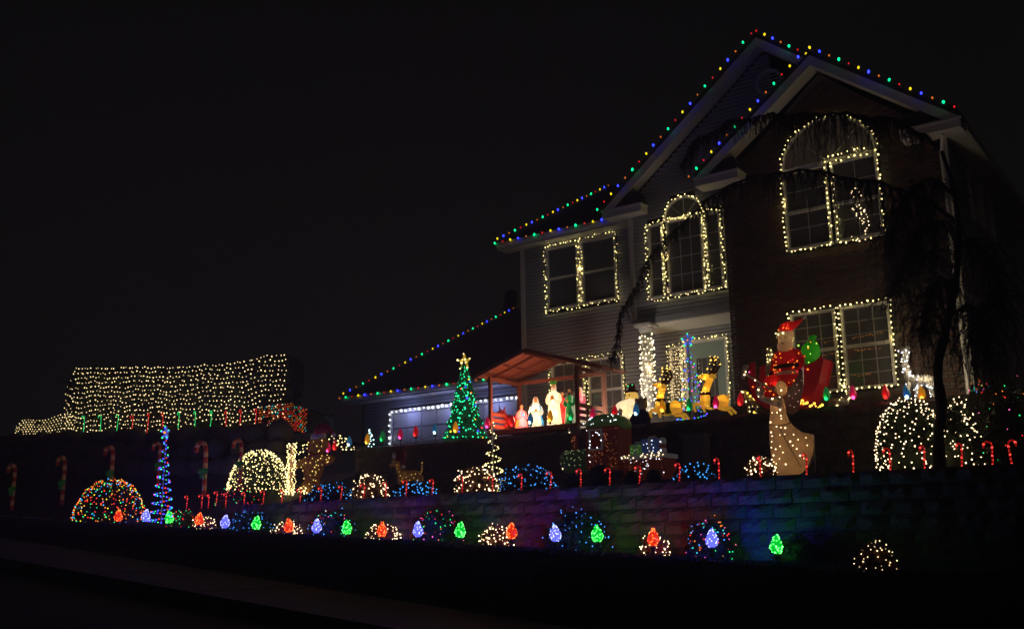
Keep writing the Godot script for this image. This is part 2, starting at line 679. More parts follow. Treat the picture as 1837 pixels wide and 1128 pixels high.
func board_mesh() -> Mesh:
	if shared.has("board"):
		return shared.board
	var st := begin()
	var p := [Vector3(0, 0, 0), Vector3(0, 0, 0.026), Vector3(0, 0.094, 0.01), Vector3(0, 0.094, 0)]
	var c := Vector3(0.5, 0.055, 0.01)
	for i in 4:
		var a: Vector3 = p[i]
		var b: Vector3 = p[(i + 1) % 4]
		quad(st, a, b, b + Vector3(1, 0, 0), a + Vector3(1, 0, 0), c)
	for e in [0.0, 1.0]:
		quad(st, p[0] + Vector3(e, 0, 0), p[1] + Vector3(e, 0, 0), p[2] + Vector3(e, 0, 0), p[3] + Vector3(e, 0, 0), c)
	st.generate_normals()
	shared.board = st.commit()
	return shared.board


func cut(a: float, b: float, holes: Array, y: float, h: float) -> Array:
	var spans := [[a, b]]
	for r in holes:
		if r[1] < y + h * 0.9 and r[3] > y + h * 0.1:
			var next := []
			for s in spans:
				if r[2] <= s[0] or r[0] >= s[1]:
					next.append(s)
				else:
					if r[0] > s[0] + 0.02:
						next.append([s[0], r[0]])
					if r[2] < s[1] - 0.02:
						next.append([r[2], s[1]])
			spans = next
	return spans


func siding(parent: Node, z: float, x0: float, x1: float, y0: float, y1: float, holes: Array, lim: Callable, step := 0.11) -> void:
	var y := y0
	while y < y1:
		var l: Array = lim.call(y + step)
		for s in cut(maxf(x0, l[0]), minf(x1, l[1]), holes, y, step):
			if s[1] - s[0] > 0.03:
				put("siding_board", board_mesh(), M.siding, parent, Transform3D(Basis.from_scale(Vector3(s[1] - s[0], step / 0.11, 1)), Vector3(s[0], y, z)))
		y += step


func no_limit(_y: float) -> Array:
	return [-100.0, 100.0]


func window(parent: Node, x0: float, y0: float, x1: float, y1: float, z: float, rail: float, cols: int, rows: int, blinds: float, lit := "room") -> Node3D:
	# frame with depth, a pane behind it, glazing bars, and slats of a blind as far down as asked
	var st := begin()
	var f := 0.06
	var d := 0.09
	var c := (z + 0.025)
	box(st, Vector3((x0 + x1) * 0.5, y1 - f * 0.5, c), Vector3(x1 - x0, f, d))
	box(st, Vector3((x0 + x1) * 0.5, y0 + f * 0.5, c + 0.01), Vector3(x1 - x0 + 0.04, f, d + 0.03))
	for x in [x0 + f * 0.5, x1 - f * 0.5]:
		box(st, Vector3(x, (y0 + y1) * 0.5, c), Vector3(f, y1 - y0 - 2.0 * f, d))
	if rail > 0.0:
		box(st, Vector3((x0 + x1) * 0.5, lerpf(y0, y1, rail), c - 0.012), Vector3(x1 - x0 - 2.0 * f, 0.07, d - 0.03))
	var o := done("window", st, M.white_paint, parent)
	bar("pane", o, Vector3((x0 + x1) * 0.5, (y0 + y1) * 0.5, z - 0.012), Vector3(x1 - x0 - 2.0 * f, y1 - y0 - 2.0 * f, 0.006), M.pane)
	for i in range(1, cols):
		bar("glazing_bar", o, Vector3(lerpf(x0 + f, x1 - f, float(i) / cols), (y0 + y1) * 0.5, z - 0.004), Vector3(0.018, y1 - y0 - 2.0 * f, 0.012), M.trim)
	for i in range(1, rows):
		bar("glazing_bar", o, Vector3((x0 + x1) * 0.5, lerpf(y0 + f, y1 - f, float(i) / rows), z - 0.0045), Vector3(x1 - x0 - 2.0 * f, 0.018, 0.011), M.trim)
	bar("inside", o, Vector3((x0 + x1) * 0.5, (y0 + y1) * 0.5, z - 0.17), Vector3(x1 - x0, y1 - y0, 0.02), M[lit])
	if blinds > 0.0:
		var y := y1 - f - 0.03
		while y > lerpf(y1, y0, blinds) + f:
			bar("blind_slat", o, Vector3((x0 + x1) * 0.5, y, z - 0.07), Vector3(x1 - x0 - 2.2 * f, 0.004, 0.05), M.blind, Basis(Vector3(1, 0, 0), 0.7))
			y -= 0.055
	return o


func gable_lim(cx: float, half: float, y_eave: float, pitch: float) -> Callable:
	return func(y): return [cx - half + maxf(0.0, y - y_eave) / pitch, cx + half - maxf(0.0, y - y_eave) / pitch]


func roof_slope(parent: Node, a: Vector3, b: Vector3, c: Vector3, d: Vector3, called := "roof_slope") -> MeshInstance3D:
	# a, b along the eave; c, d along the ridge
	var st := begin()
	var n := (b - a).cross(d - a).normalized() * 0.1
	if n.y > 0:
		n = -n
	var q := [a, b, c, d]
	var mid := (a + b + c + d) * 0.25 + n * 0.5
	quad(st, a, b, c, d, mid)
	quad(st, a + n, b + n, c + n, d + n, mid)
	for i in 4:
		quad(st, q[i], q[(i + 1) % 4], q[(i + 1) % 4] + n, q[i] + n, mid)
	return done(called, st, M.shingle, parent)


func rake(parent: Node, a: Vector3, b: Vector3, deep: float) -> void:
	# the white board under a roof's sloping edge and the soffit behind it
	var st := begin()
	var dn := Vector3(0, -0.26, 0)
	var k := Vector3(0, 0, -0.05)
	var mid := (a + b) * 0.5 + dn * 0.5 + k * 0.5
	var t := Vector3(0, -0.02, 0.03)
	quad(st, a + t, b + t, b + t + dn, a + t + dn, mid)
	quad(st, a + t + k, b + t + k, b + t + k + dn, a + t + k + dn, mid)
	quad(st, a + t, b + t, b + t + k, a + t + k, mid)
	quad(st, a + t + dn, b + t + dn, b + t + k + dn, a + t + k + dn, mid)
	quad(st, a + t, a + t + k, a + t + k + dn, a + t + dn, mid)
	quad(st, b + t, b + t + k, b + t + k + dn, b + t + dn, mid)
	done("rake_board", st, M.trim, parent)
	st = begin()
	var s := Vector3(0, -0.235, -0.02)
	var e := Vector3(0, -0.235, -deep)
	var up := Vector3(0, 0.03, 0)
	mid = (a + b) * 0.5 + (s + e) * 0.5 + up * 0.5
	quad(st, a + s, b + s, b + e, a + e, mid)
	quad(st, a + s + up, b + s + up, b + e + up, a + e + up, mid)
	done("rake_soffit", st, M.trim, parent)


func eave_return(parent: Node, x0: float, x1: float, y: float, z0: float, z1: float) -> void:
	# the boxed end of an eave at the foot of a gable: fascia, soffit, a little roof
	var st := begin()
	box(st, Vector3((x0 + x1) * 0.5, y - 0.13, (z0 + z1) * 0.5), Vector3(x1 - x0, 0.22, absf(z1 - z0)))
	box(st, Vector3((x0 + x1) * 0.5, y - 0.03, (z0 + z1) * 0.5 + 0.015), Vector3(x1 - x0 + 0.05, 0.05, absf(z1 - z0) + 0.04))
	var o := done("eave_return", st, M.trim, parent)
	st = begin()
	slab(st, [Vector3(x0, y, z0 - 0.2), Vector3(x1, y, z0 - 0.2), Vector3(x1 - 0.1, y + 0.34, z0 - 0.2), Vector3(x0 + 0.1, y + 0.34, z0 - 0.2)], 0.36)
	done("return_roof", st, M.shingle, o)


func make_house() -> void:
	var h := thing("house", "two-storey house with grey siding and a brick front gable, outlined in coloured lights", "house", Vector3(-11, 4.9, -26))
	# solid bodies behind the cladding
	var st := begin()
	box(st, Vector3(-21.7, 5.4, -31.9), Vector3(7.3, 3.0, 10.5))
	done("garage_body", st, M.core, h)
	st = begin()
	box(st, Vector3(-14.0, 7.3, -31.3), Vector3(8.0, 6.9, 10.2))
	done("house_body", st, M.core, h)
	st = begin()
	box(st, Vector3(-11.6, 9.1, -25.6), Vector3(3.5, 3.2, 1.46))
	slab(st, [Vector3(-13.4, 10.5, -25.2), Vector3(-4.9, 10.5, -25.2), Vector3(-9.16, 14.0, -25.2)], 0.7)
	done("upper_bay_body", st, M.core, h)
	st = begin()
	box(st, Vector3(-7.53, 7.3, -30.1), Vector3(5.36, 6.9, 11.8))
	slab(st, [Vector3(-10.2, 10.7, -24.45), Vector3(-4.9, 10.7, -24.45), Vector3(-7.54, 12.95, -24.45)], 0.85)
	var brick_wall := done("brick_wall", st, M.mortar, h)
	# siding: lower and upper left wall, garage front, the bay over the porch
	var lw := Node3D.new()
	lw.name = "left_wall"
	h.add_child(lw)
	var lh := [[-17.03, 8.58, -14.52, 10.62], [-16.94, 4.95, -14.42, 6.98], [-12.99, 4.95, -12.53, 7.0], [-12.54, 4.9, -11.2, 7.1]]
	siding(lw, -26.0, -17.86, -10.2, 4.9, 10.7, lh, no_limit)
	bar("corner_trim", h, Vector3(-17.93, 7.85, -26.0), Vector3(0.14, 6.0, 0.1), M.trim)
	var gw := Node3D.new()
	gw.name = "garage_wall"
	h.add_child(gw)
	siding(gw, -26.6, -25.2, -18.0, 4.0, 6.6, [[-23.95, 3.9, -18.6, 6.22]], no_limit)
	var bw := Node3D.new()
	bw.name = "bay_wall"
	h.add_child(bw)
	siding(bw, -24.7, -13.27, -9.0, 7.62, 14.3, [[-12.82, 8.05, -10.6, 10.28], [-12.3, 10.2, -11.1, 10.6], [-12.1, 10.6, -11.35, 10.85]], gable_lim(-9.16, 4.84, 10.52, 0.787))
	bar("corner_trim", h, Vector3(-13.34, 9.1, -24.7), Vector3(0.14, 3.0, 0.1), M.trim)
	bar("porch_beam", h, Vector3(-11.8, 7.54, -24.72), Vector3(3.2, 0.16, 0.12), M.siding)
	bar("porch_ceiling", h, Vector3(-11.8, 7.44, -25.35), Vector3(3.2, 0.03, 1.3), M.white_paint)
	bar("porch_floor", h, Vector3(-11.8, 4.8, -25.2), Vector3(3.2, 0.3, 1.7), M.concrete)
	# gable vent
	st = begin(true)
	var vc := Vector3(-9.04, 13.406, -24.66)
	var rp := ring(vc, Vector3(0.33, 0, 0), Vector3(0, 0.33, 0), 28)
	rp.append(rp[0])
	tube(st, rp, 0.045, 6)
	var vent := done("gable_vent", st, M.trim, h)
	for k in 6:
		var yy := -0.25 + k * 0.1
		var ww := sqrt(0.1089 - yy * yy) * 2.0
		bar("louvre", vent, vc + Vector3(0, yy, 0.0), Vector3(ww, 0.07, 0.012), M.trim, Basis(Vector3(1, 0, 0), -0.6))
	# garage door with its panels
	st = begin()
	box(st, Vector3(-21.3, 6.17, -26.57), Vector3(5.35, 0.12, 0.09))
	for x in [-23.92, -18.65]:
		box(st, Vector3(x, 5.05, -26.57), Vector3(0.12, 2.12, 0.09))
	var gd := done("garage_door", st, M.white_paint, h)
	for r in 4:
		for k in 8:
			bar("door_panel", gd, Vector3(-23.53 + k * 0.643, 4.27 + r * 0.525, -26.6), Vector3(0.6, 0.47, 0.04), M.white_paint)
		bar("door_section", gd, Vector3(-21.28, 4.27 + r * 0.525, -26.63), Vector3(5.12, 0.515, 0.04), M.trim)
	# windows
	for x in [[-17.0, -15.86], [-15.72, -14.55]]:
		window(h, x[0], 8.62, x[1], 10.58, -25.97, 0.5, 1, 1, 0.5)
	for x in [[-16.9, -15.75], [-15.62, -14.46]]:
		window(h, x[0], 4.98, x[1], 6.95, -25.97, 0.52, 3, 4, 0.97)
	bar("window_casing", h, Vector3(-15.79, 9.6, -25.95), Vector3(0.1, 1.96, 0.05), M.trim)
	window(h, -12.79, 8.1, -12.33, 10.2, -24.67, 0.0, 1, 4, 0.0)
	window(h, -12.22, 8.1, -11.16, 10.2, -24.67, 0.0, 3, 4, 0.0)
	window(h, -11.08, 8.1, -10.63, 10.2, -24.67, 0.0, 1, 4, 0.0)
	fan_light(h, Vector3(-11.69, 10.24, -24.67), 0.57, 4, 0.55)
	window(h, -8.6, 8.53, -7.5, 10.55, -23.94, 0.47, 2, 4, 0.0)
	window(h, -7.4, 8.53, -6.29, 10.55, -23.94, 0.47, 2, 4, 0.0)
	fan_light(h, Vector3(-7.44, 10.6, -23.94), 1.14, 4, 1.1)
	window(h, -8.67, 5.0, -7.6, 6.96, -23.94, 0.52, 3, 6, 0.0)
	window(h, -7.46, 5.0, -6.34, 6.96, -23.94, 0.52, 3, 6, 0.0)
	window(h, -12.95, 4.96, -12.56, 6.98, -25.97, 0.0, 1, 1, 0.0)
	# front door
	st = begin()
	box(st, Vector3(-11.86, 7.04, -25.95), Vector3(1.3, 0.09, 0.12))
	for x in [-12.46, -11.25]:
		box(st, Vector3(x, 5.95, -25.95), Vector3(0.09, 2.1, 0.12))
	var door := done("front_door", st, M.white_paint, h)
	st = begin()
	box(st, Vector3(-11.86, 6.78, -25.97), Vector3(1.12, 0.42, 0.05))
	box(st, Vector3(-11.86, 5.1, -25.97), Vector3(1.12, 0.3, 0.05))
	for x in [-12.28, -11.42]:
		box(st, Vector3(x, 5.91, -25.97), Vector3(0.26, 1.32, 0.05))
	done("storm_door", st, M.teal_door, door)
	bar("door_glass", door, Vector3(-11.85, 5.91, -25.985), Vector3(0.62, 1.34, 0.008), M.pane)
	bar("inner_door", door, Vector3(-11.85, 5.91, -26.08), Vector3(0.7, 1.4, 0.03), M.room)
	for k in 3:
		bar("glazing_bar", door, Vector3(-12.02 + k * 0.17, 5.91, -26.0), Vector3(0.015, 1.34, 0.012), M.trim)
	bar("door_handle", door, Vector3(-12.28, 5.85, -25.92), Vector3(0.03, 0.16, 0.04), M.steel)
	# porch column
	var cc := Vector3(-12.97, 0, -24.62)
	st = begin(true)
	loft(st, cc, [[4.95, 0.17, 0.17], [5.6, 0.17, 0.17], [7.2, 0.14, 0.14]], 20)
	var col := done("porch_column", st, M.white_paint, h)
	st = begin()
	loft(st, cc, [[7.19, 0.16, 0.16], [7.27, 0.2, 0.2], [7.34, 0.22, 0.22]], 20)
	box(st, cc + Vector3(0, 7.385, 0), Vector3(0.5, 0.08, 0.5))
	done("column_capital", st, M.white_paint, col)
	# roofs
	roof_slope(h, Vector3(-25.75, 6.85, -26.05), Vector3(-17.98, 6.85, -26.05), Vector3(-17.98, 11.95, -36.9), Vector3(-25.75, 11.95, -36.9))
	roof_slope(h, Vector3(-18.55, 11.0, -25.5), Vector3(-13.4, 11.0, -25.5), Vector3(-9.5, 15.0, -33.0), Vector3(-18.55, 15.0, -33.0))
	roof_slope(h, Vector3(-14.02, 10.85, -24.28), Vector3(-14.02, 10.85, -37.0), Vector3(-9.16, 14.68, -37.0), Vector3(-9.16, 14.68, -24.28))
	roof_slope(h, Vector3(-4.28, 10.85, -24.35), Vector3(-4.28, 10.85, -37.0), Vector3(-9.16, 14.68, -37.0), Vector3(-9.16, 14.68, -24.35))
	roof_slope(h, Vector3(-10.8, 10.88, -23.48), Vector3(-10.8, 10.88, -25.0), Vector3(-7.54, 13.36, -25.0), Vector3(-7.54, 13.36, -23.48))
	roof_slope(h, Vector3(-4.28, 10.88, -23.48), Vector3(-4.28, 10.88, -24.34), Vector3(-7.54, 13.36, -24.34), Vector3(-7.54, 13.36, -23.48))
	rake(h, Vector3(-14.0, 10.78, -24.3), Vector3(-9.16, 14.58, -24.3), 0.42)
	rake(h, Vector3(-9.16, 14.58, -24.3), Vector3(-7.2, 13.04, -24.3), 0.42)
	rake(h, Vector3(-10.78, 10.8, -23.5), Vector3(-7.54, 13.26, -23.5), 0.52)
	rake(h, Vector3(-7.54, 13.26, -23.5), Vector3(-4.3, 10.8, -23.5), 0.52)
	eave_return(h, -14.0, -12.78, 10.78, -24.28, -24.68)
	eave_return(h, -10.78, -9.6, 10.8, -23.48, -24.0)
	eave_return(h, -5.62, -4.3, 10.8, -23.48, -24.0)
	bar("side_soffit", h, Vector3(-4.55, 10.62, -30.5), Vector3(0.5, 0.05, 13.0), M.trim)
	bar("side_fascia", h, Vector3(-4.285, 10.72, -30.5), Vector3(0.03, 0.22, 13.02), M.trim)
	bar("bay_soffit", h, Vector3(-13.7, 10.62, -25.3), Vector3(0.6, 0.05, 1.2), M.trim)
	bar("bay_fascia", h, Vector3(-14.01, 10.7, -25.0), Vector3(0.03, 0.2, 1.4), M.trim)
	# gutters with their soffits
	gutter(h, -18.58, -14.0, 10.85, -25.5, 0.5)
	gutter(h, -25.8, -18.0, 6.7, -26.05, 0.55)
	# downspout at the right corner of the brick
	st = begin()
	tube(st, [Vector3(-4.74, 10.55, -23.7), Vector3(-4.86, 10.2, -23.92), Vector3(-4.86, 4.6, -23.92)], 0.045, 6)
	done("downspout", st, M.white_paint, h)
	bar("corner_trim", h, Vector3(-4.8, 7.7, -24.07), Vector3(0.12, 5.8, 0.12), M.trim)
	# right side wall
	var sw := Node3D.new()
	sw.name = "side_wall"
	h.add_child(sw)
	var y := 4.6
	while y < 10.6:
		for s in cut(-36.0, -24.14, [[-28.9, 9.2, -26.3, 10.5], [-28.9, 5.4, -26.8, 7.4]], y, 0.11):
			put("siding_board", board_mesh(), M.siding, sw, Transform3D(Basis(Vector3.UP, PI / 2) * Basis.from_scale(Vector3(s[1] - s[0], 1, 1)), Vector3(-4.84, y, s[1])))
		y += 0.11
	for k in [[-28.9, 9.2, -27.65, 10.5], [-27.55, 9.2, -26.3, 10.5]]:
		st = begin()
		box(st, Vector3(-4.8, k[3] - 0.03, (k[0] + k[2]) * 0.5), Vector3(0.09, 0.07, k[2] - k[0]))
		box(st, Vector3(-4.79, k[1] + 0.03, (k[0] + k[2]) * 0.5), Vector3(0.12, 0.07, k[2] - k[0]))
		for z in [k[0] + 0.035, k[2] - 0.035]:
			box(st, Vector3(-4.8, (k[1] + k[3]) * 0.5, z), Vector3(0.09, k[3] - k[1] - 0.14, 0.07))
		var w := done("window", st, M.white_paint, h)
		bar("pane", w, Vector3(-4.83, (k[1] + k[3]) * 0.5, (k[0] + k[2]) * 0.5), Vector3(0.006, k[3] - k[1] - 0.14, k[2] - k[0] - 0.14), M.pane)
		bar("blind", w, Vector3(-4.87, (k[1] + k[3]) * 0.5, (k[0] + k[2]) * 0.5), Vector3(0.02, k[3] - k[1] - 0.1, k[2] - k[0] - 0.1), M.blind)
	lay_bricks(brick_wall)


func gutter(parent: Node, x0: float, x1: float, y: float, z: float, deep: float) -> void:
	var st := begin()
	var c := Vector3((x0 + x1) * 0.5, y, z)
	var prof := [Vector3(0, 0.09, 0.02), Vector3(0, 0.09, 0.06), Vector3(0, 0.03, 0.05), Vector3(0, -0.05, 0.02), Vector3(0, -0.07, -0.06), Vector3(0, 0.09, -0.06)]
	var w := Vector3((x1 - x0) * 0.5, 0, 0)
	for i in 6:
		quad(st, c - w + prof[i], c + w + prof[i], c + w + prof[(i + 1) % 6], c - w + prof[(i + 1) % 6], c)
	for s in [-1.0, 1.0]:
		for i in range(1, 5):
			tri(st, c + w * s + prof[0], c + w * s + prof[i], c + w * s + prof[i + 1], c)
	var o := done("gutter", st, M.trim, parent)
	bar("soffit", o, c + Vector3(0, -0.1, -deep * 0.5 - 0.05), Vector3(x1 - x0, 0.03, deep), M.trim)
	bar("fascia", o, c + Vector3(0, 0.0, -0.075), Vector3(x1 - x0, 0.17, 0.02), M.trim)


func fan_light(parent: Node, c: Vector3, r: float, n: int, tall: float) -> void:
	var st := begin(true)
	var pts := []
	for k in 25:
		var a := PI * k / 24.0
		pts.append(c + Vector3(cos(a) * r, sin(a) * tall, 0.02))
	tube(st, pts, 0.04, 6)
	tube(st, [pts[0], pts[24]], 0.04, 6)
	var o := done("arched_window", st, M.white_paint, parent)
	for k in range(1, n):
		var a := PI * k / n
		beam("glazing_bar", o, c + Vector3(0, 0, -0.004), c + Vector3(cos(a) * r, sin(a) * tall, -0.004), 0.02, 0.012, M.trim)
	var flat := []
	var back := []
	for p in pts:
		flat.append(Vector3(p.x, p.y, c.z - 0.012))
		back.append(Vector3(p.x, p.y, c.z - 0.05))
	st = begin()
	slab(st, flat, 0.006)
	done("pane", st, M.pane, o)
	st = begin()
	slab(st, back, 0.02)
	done("inside", st, M.room_warm if r > 1.0 else M.room, o)


func lay_bricks(parent: Node) -> void:
	var m := begin()
	box(m, Vector3.ZERO, Vector3(0.192, 0.066, 0.03))
	m.generate_normals()
	var mesh := m.commit()
	var where := []
	var tints := []
	var holes := [[-8.68, 8.45, -6.22, 10.62], [-8.72, 4.92, -7.55, 7.04], [-7.52, 4.92, -6.28, 7.04]]
	var lim := gable_lim(-7.54, 3.24, 10.52, 0.76)
	var near := []
	var y := 4.4
	var row := 0
	while y < 12.95:
		var l: Array = lim.call(y + 0.09)
		var x := -10.16 + (0.103 if row % 2 else 0.0)
		if row % 2 and y < 10.6:
			where.append(Transform3D(Basis.from_scale(Vector3(0.46, 1, 1)), Vector3(-10.214, y, -24.011)))
			tints.append(Color(0.11, 0.075, 0.06))
		while x < -4.95:
			var ok: bool = x - 0.1 > l[0] and x + 0.1 < l[1]
			for r in holes:
				if x + 0.07 > r[0] and x - 0.07 < r[2] and y + 0.02 > r[1] and y - 0.02 < r[3]:
					ok = false
			if Vector2((x + 7.44) / 1.2, (y - 10.58) / 1.16).length() < 1.03 and y > 10.5:
				ok = false
			if ok:
				var t := Transform3D(Basis.IDENTITY, Vector3(x, y, -24.012 + rng.randf_range(-0.004, 0.004)))
				if x < -8.75 and y > 4.6 and y < 7.1 and near.size() < 298:
					near.append(t)
				else:
					where.append(t)
					var k := rng.randi() % 4
					var v := rng.randf_range(0.8, 1.2)
					tints.append(Color([0.11, 0.09, 0.14, 0.16][k] * v, [0.07, 0.062, 0.10, 0.075][k] * v, [0.055, 0.052, 0.085, 0.055][k] * v))
			x += 0.205
		y += 0.077
		row += 1
	for t in near:
		put("brick", mesh, M["brick_%d" % (rng.randi() % 4)], parent, t)
	scatter("upper_bricks", mesh, where, M.brick, parent, tints)


# ---------- lights on the house ----------

func bulb_mesh() -> Mesh:
	# a stubby pointed bulb, its tip down the local y axis upwards
	if not shared.has("c9"):
		var st := begin(true)
		loft(st, Vector3.ZERO, [[-0.03, 0.018, 0.018], [0.0, 0.034, 0.034], [0.03, 0.03, 0.03], [0.058, 0.006, 0.006]], 8)
		st.generate_normals()
		shared.c9 = st.commit()
	return shared.c9


func roof_string(label: String, a: Vector3, b: Vector3, step: float, first: int, lean := Vector3(0, 0.05, 0.0)) -> void:
	var o := thing("roof_light_string", label, "string lights", a, "coloured bulb strings along the roof edges")
	var keys := ["yellow", "blue", "orange", "green", "red"]
	var pts := along([a, b], step, 0.006)
	var up := lean.normalized()
	var i := first
	for p in pts:
		var k: String = keys[i % 5]
		var s := rng.randf_range(0.9, 1.1) * (0.6 if k == "orange" or k == "red" else 0.85)
		put("bulb", bulb_mesh(), M["roof_" + k], o, Transform3D(Basis.from_euler(Vector3(rng.randf_range(-0.3, 0.3), 0, rng.randf_range(-0.3, 0.3))) * Basis.from_scale(Vector3.ONE * s), p + up * 0.035 + Vector3(0, 0, 0.04)))
		i += 1
	wire(o, [a, b], 0.008)
	lamp(o, a.lerp(b, 0.5) + up * 0.2 + Vector3(0, 0, 0.25), Color(0.5, 0.45, 1.0), 0.012, 0.1)


func make_roof_lights() -> void:
	var fr := Vector3(0, 0.04, 0.05)
	roof_string("coloured bulbs climbing the garage roof edge on the far left", Vector3(-25.72, 6.9, -26.1), Vector3(-25.72, 11.95, -36.8), 0.36, 0)
	roof_string("coloured bulbs along the gutter above the garage door", Vector3(-25.78, 6.74, -26.0), Vector3(-17.98, 6.74, -26.0), 0.3, 2, fr)
	roof_string("coloured bulbs along the gutter above the left pair of upper windows", Vector3(-18.56, 10.9, -25.44), Vector3(-14.05, 10.9, -25.44), 0.3, 3, fr)
	roof_string("coloured bulbs climbing the left edge of the upper main roof", Vector3(-18.52, 11.05, -25.5), Vector3(-18.52, 14.9, -32.8), 0.37, 0)
	roof_string("coloured bulbs up the long left slope of the tall grey gable", Vector3(-14.08, 10.78, -24.24), Vector3(-9.2, 14.66, -24.24), 0.295, 3, Vector3(-0.03, 0.03, 0.03))
	roof_string("coloured bulbs on the short right slope of the grey gable, from its peak", Vector3(-9.12, 14.66, -24.24), Vector3(-7.65, 13.45, -24.24), 0.27, 4, Vector3(0.03, 0.03, 0.03))
	roof_string("coloured bulbs up the left slope of the brick gable", Vector3(-10.86, 10.8, -23.44), Vector3(-7.58, 13.36, -23.44), 0.28, 2, Vector3(-0.03, 0.03, 0.03))
	roof_string("coloured bulbs down the right slope of the brick gable", Vector3(-7.5, 13.36, -23.44), Vector3(-4.3, 10.9, -23.44), 0.28, 0, Vector3(0.03, 0.03, 0.03))


func outline(x0: float, y0: float, x1: float, y1: float, z: float, top := true, bottom := true) -> Array:
	var p := []
	if bottom:
		p.append(Vector3(x1, y0, z))
		p.append(Vector3(x0, y0, z))
	else:
		p.append(Vector3(x0, y0, z))
	p.append(Vector3(x0, y1, z))
	if top:
		p.append(Vector3(x1, y1, z))
	p.append(Vector3(x1, y0, z))
	return p


func arch(c: Vector3, rx: float, ry: float) -> Array:
	var p := []
	for k in 21:
		var a := PI - PI * k / 20.0
		p.append(c + Vector3(cos(a) * rx, sin(a) * ry, 0))
	return p


func make_window_lights() -> void:
	var r := 0.02
	var o := light_string("window_light_string", "warm white lights around the left window of the upper left pair", outline(-17.04, 8.58, -15.84, 10.62, -25.88), ["warm"], r, 0.115, 0.055)
	lamp(o, Vector3(-15.8, 9.75, -25.88), Color(1, 0.85, 0.5), 0.03, 0.02)
	light_string("window_light_string", "warm white lights around the right window of the upper left pair", outline(-15.74, 8.58, -14.52, 10.64, -25.88), ["warm"], r, 0.115, 0.055)
	# window over the porch
	o = light_string("window_light_string", "warm white lights around the middle panes of the arched window over the porch", outline(-12.26, 8.06, -11.12, 10.23, -24.58), ["warm"], r, 0.09, 0.05)
	lights(o, along(arch(Vector3(-11.69, 10.25, -24.58), 0.58, 0.57), 0.1, 0.03, 0.02), ["warm"], r)
	lights(o, along([Vector3(-12.26, 10.2, -24.58), Vector3(-11.12, 10.2, -24.58)], 0.09, 0.04, 0.02), ["warm"], r)
	lamp(o, Vector3(-12.3, 9.2, -24.57), Color(1, 0.85, 0.5), 0.03, 0.02)
	light_string("window_light_string", "warm white lights around the narrow left side light of the porch window", outline(-12.83, 8.06, -12.34, 10.22, -24.58), ["warm"], r, 0.1, 0.04)
	light_string("window_light_string", "warm white lights around the narrow right side light of the porch window", outline(-11.06, 8.06, -10.6, 10.25, -24.58), ["warm"], r, 0.1, 0.04)
	# big arched window in the brick
	o = light_string("window_light_string", "warm white lights up and over the big arched window in the brick gable", [Vector3(-7.52, 8.5, -23.85), Vector3(-8.63, 8.5, -23.85), Vector3(-8.63, 10.6, -23.85)] + arch(Vector3(-7.44, 10.62, -23.85), 1.19, 1.12) + [Vector3(-6.26, 10.6, -23.85), Vector3(-6.26, 8.6, -23.85)], ["warm"], 0.024, 0.125, 0.03)
	lamp(o, Vector3(-8.62, 9.7, -23.84), Color(1, 0.85, 0.5), 0.02, 0.02)
	light_string("window_light_string", "warm white lights around the right sash under the big brick arch", [Vector3(-6.6, 8.5, -23.85), Vector3(-7.36, 8.5, -23.85), Vector3(-7.36, 10.55, -23.85), Vector3(-6.4, 10.55, -23.85)], ["warm"], 0.024, 0.14, 0.03)
	light_string("window_light_string", "warm white lights along the transom and left sash edge of the brick arch", [Vector3(-7.5, 8.55, -23.85), Vector3(-7.53, 10.7, -23.85), Vector3(-6.5, 10.72, -23.85)], ["warm"], 0.024, 0.125, 0.03)
	# a lit figure standing in the right half of that window
	var f := thing("lit_window_figure", "small figure made of lights standing inside the big arched window", "light figure", Vector3(-6.8, 8.6, -24.06))
	var path := curve([Vector3(-7.106, 8.658, -24.06), Vector3(-6.88, 8.519, -24.06), Vector3(-6.731, 8.724, -24.06), Vector3(-6.643, 8.981, -24.06), Vector3(-6.76, 9.281, -24.06), Vector3(-7.003, 9.373, -24.06), Vector3(-6.884, 9.071, -24.06), Vector3(-6.755, 8.893, -24.06), Vector3(-6.805, 9.221, -24.06), Vector3(-6.977, 9.675, -24.06), Vector3(-6.919, 9.873, -24.06), Vector3(-6.827, 9.712, -24.06), Vector3(-6.755, 9.488, -24.06)], 60)
	wire(f, path, 0.006)
	lights(f, along(path, 0.085, 0.03), ["soft"], 0.02)
	var tri_top := [Vector3(-7.046, 10.662, -24), Vector3(-6.965, 10.814, -24), Vector3(-6.873, 10.948, -24), Vector3(-6.834, 10.782, -24), Vector3(-6.781, 10.627, -24)]
	var s := thing("lit_tree_topper", "small pointed peak of lights above the transom of the big arched window", "light figure", tri_top[0])
	wire(s, tri_top, 0.006)
	lights(s, along(tri_top, 0.075, 0.012), ["warm"], 0.024)
	# lower brick windows
	o = light_string("window_light_string", "warm white lights around the lower brick window behind the red suited figure", outline(-8.7, 5.0, -7.57, 7.0, -23.83), ["warm"], 0.023, 0.13, 0.03)
	lamp(o, Vector3(-8.7, 6.4, -23.82), Color(1, 0.85, 0.5), 0.02, 0.02)
	o = light_string("window_light_string", "warm white lights around the lower brick window nearest the cedar", outline(-7.49, 5.0, -6.3, 7.0, -23.83), ["warm"], 0.025, 0.13, 0.02)
	lamp(o, Vector3(-6.3, 6.1, -23.82), Color(1, 0.85, 0.5), 0.02, 0.02)
	# glowing beads added behind the lower brick panes, imitating reflections of lights opposite
	o = thing("window_reflection_beads", "amber beads added behind the two lower brick windows, imitating reflected lights of houses opposite", "string lights", Vector3(-7.4, 5.2, -24.06))
	var am := []
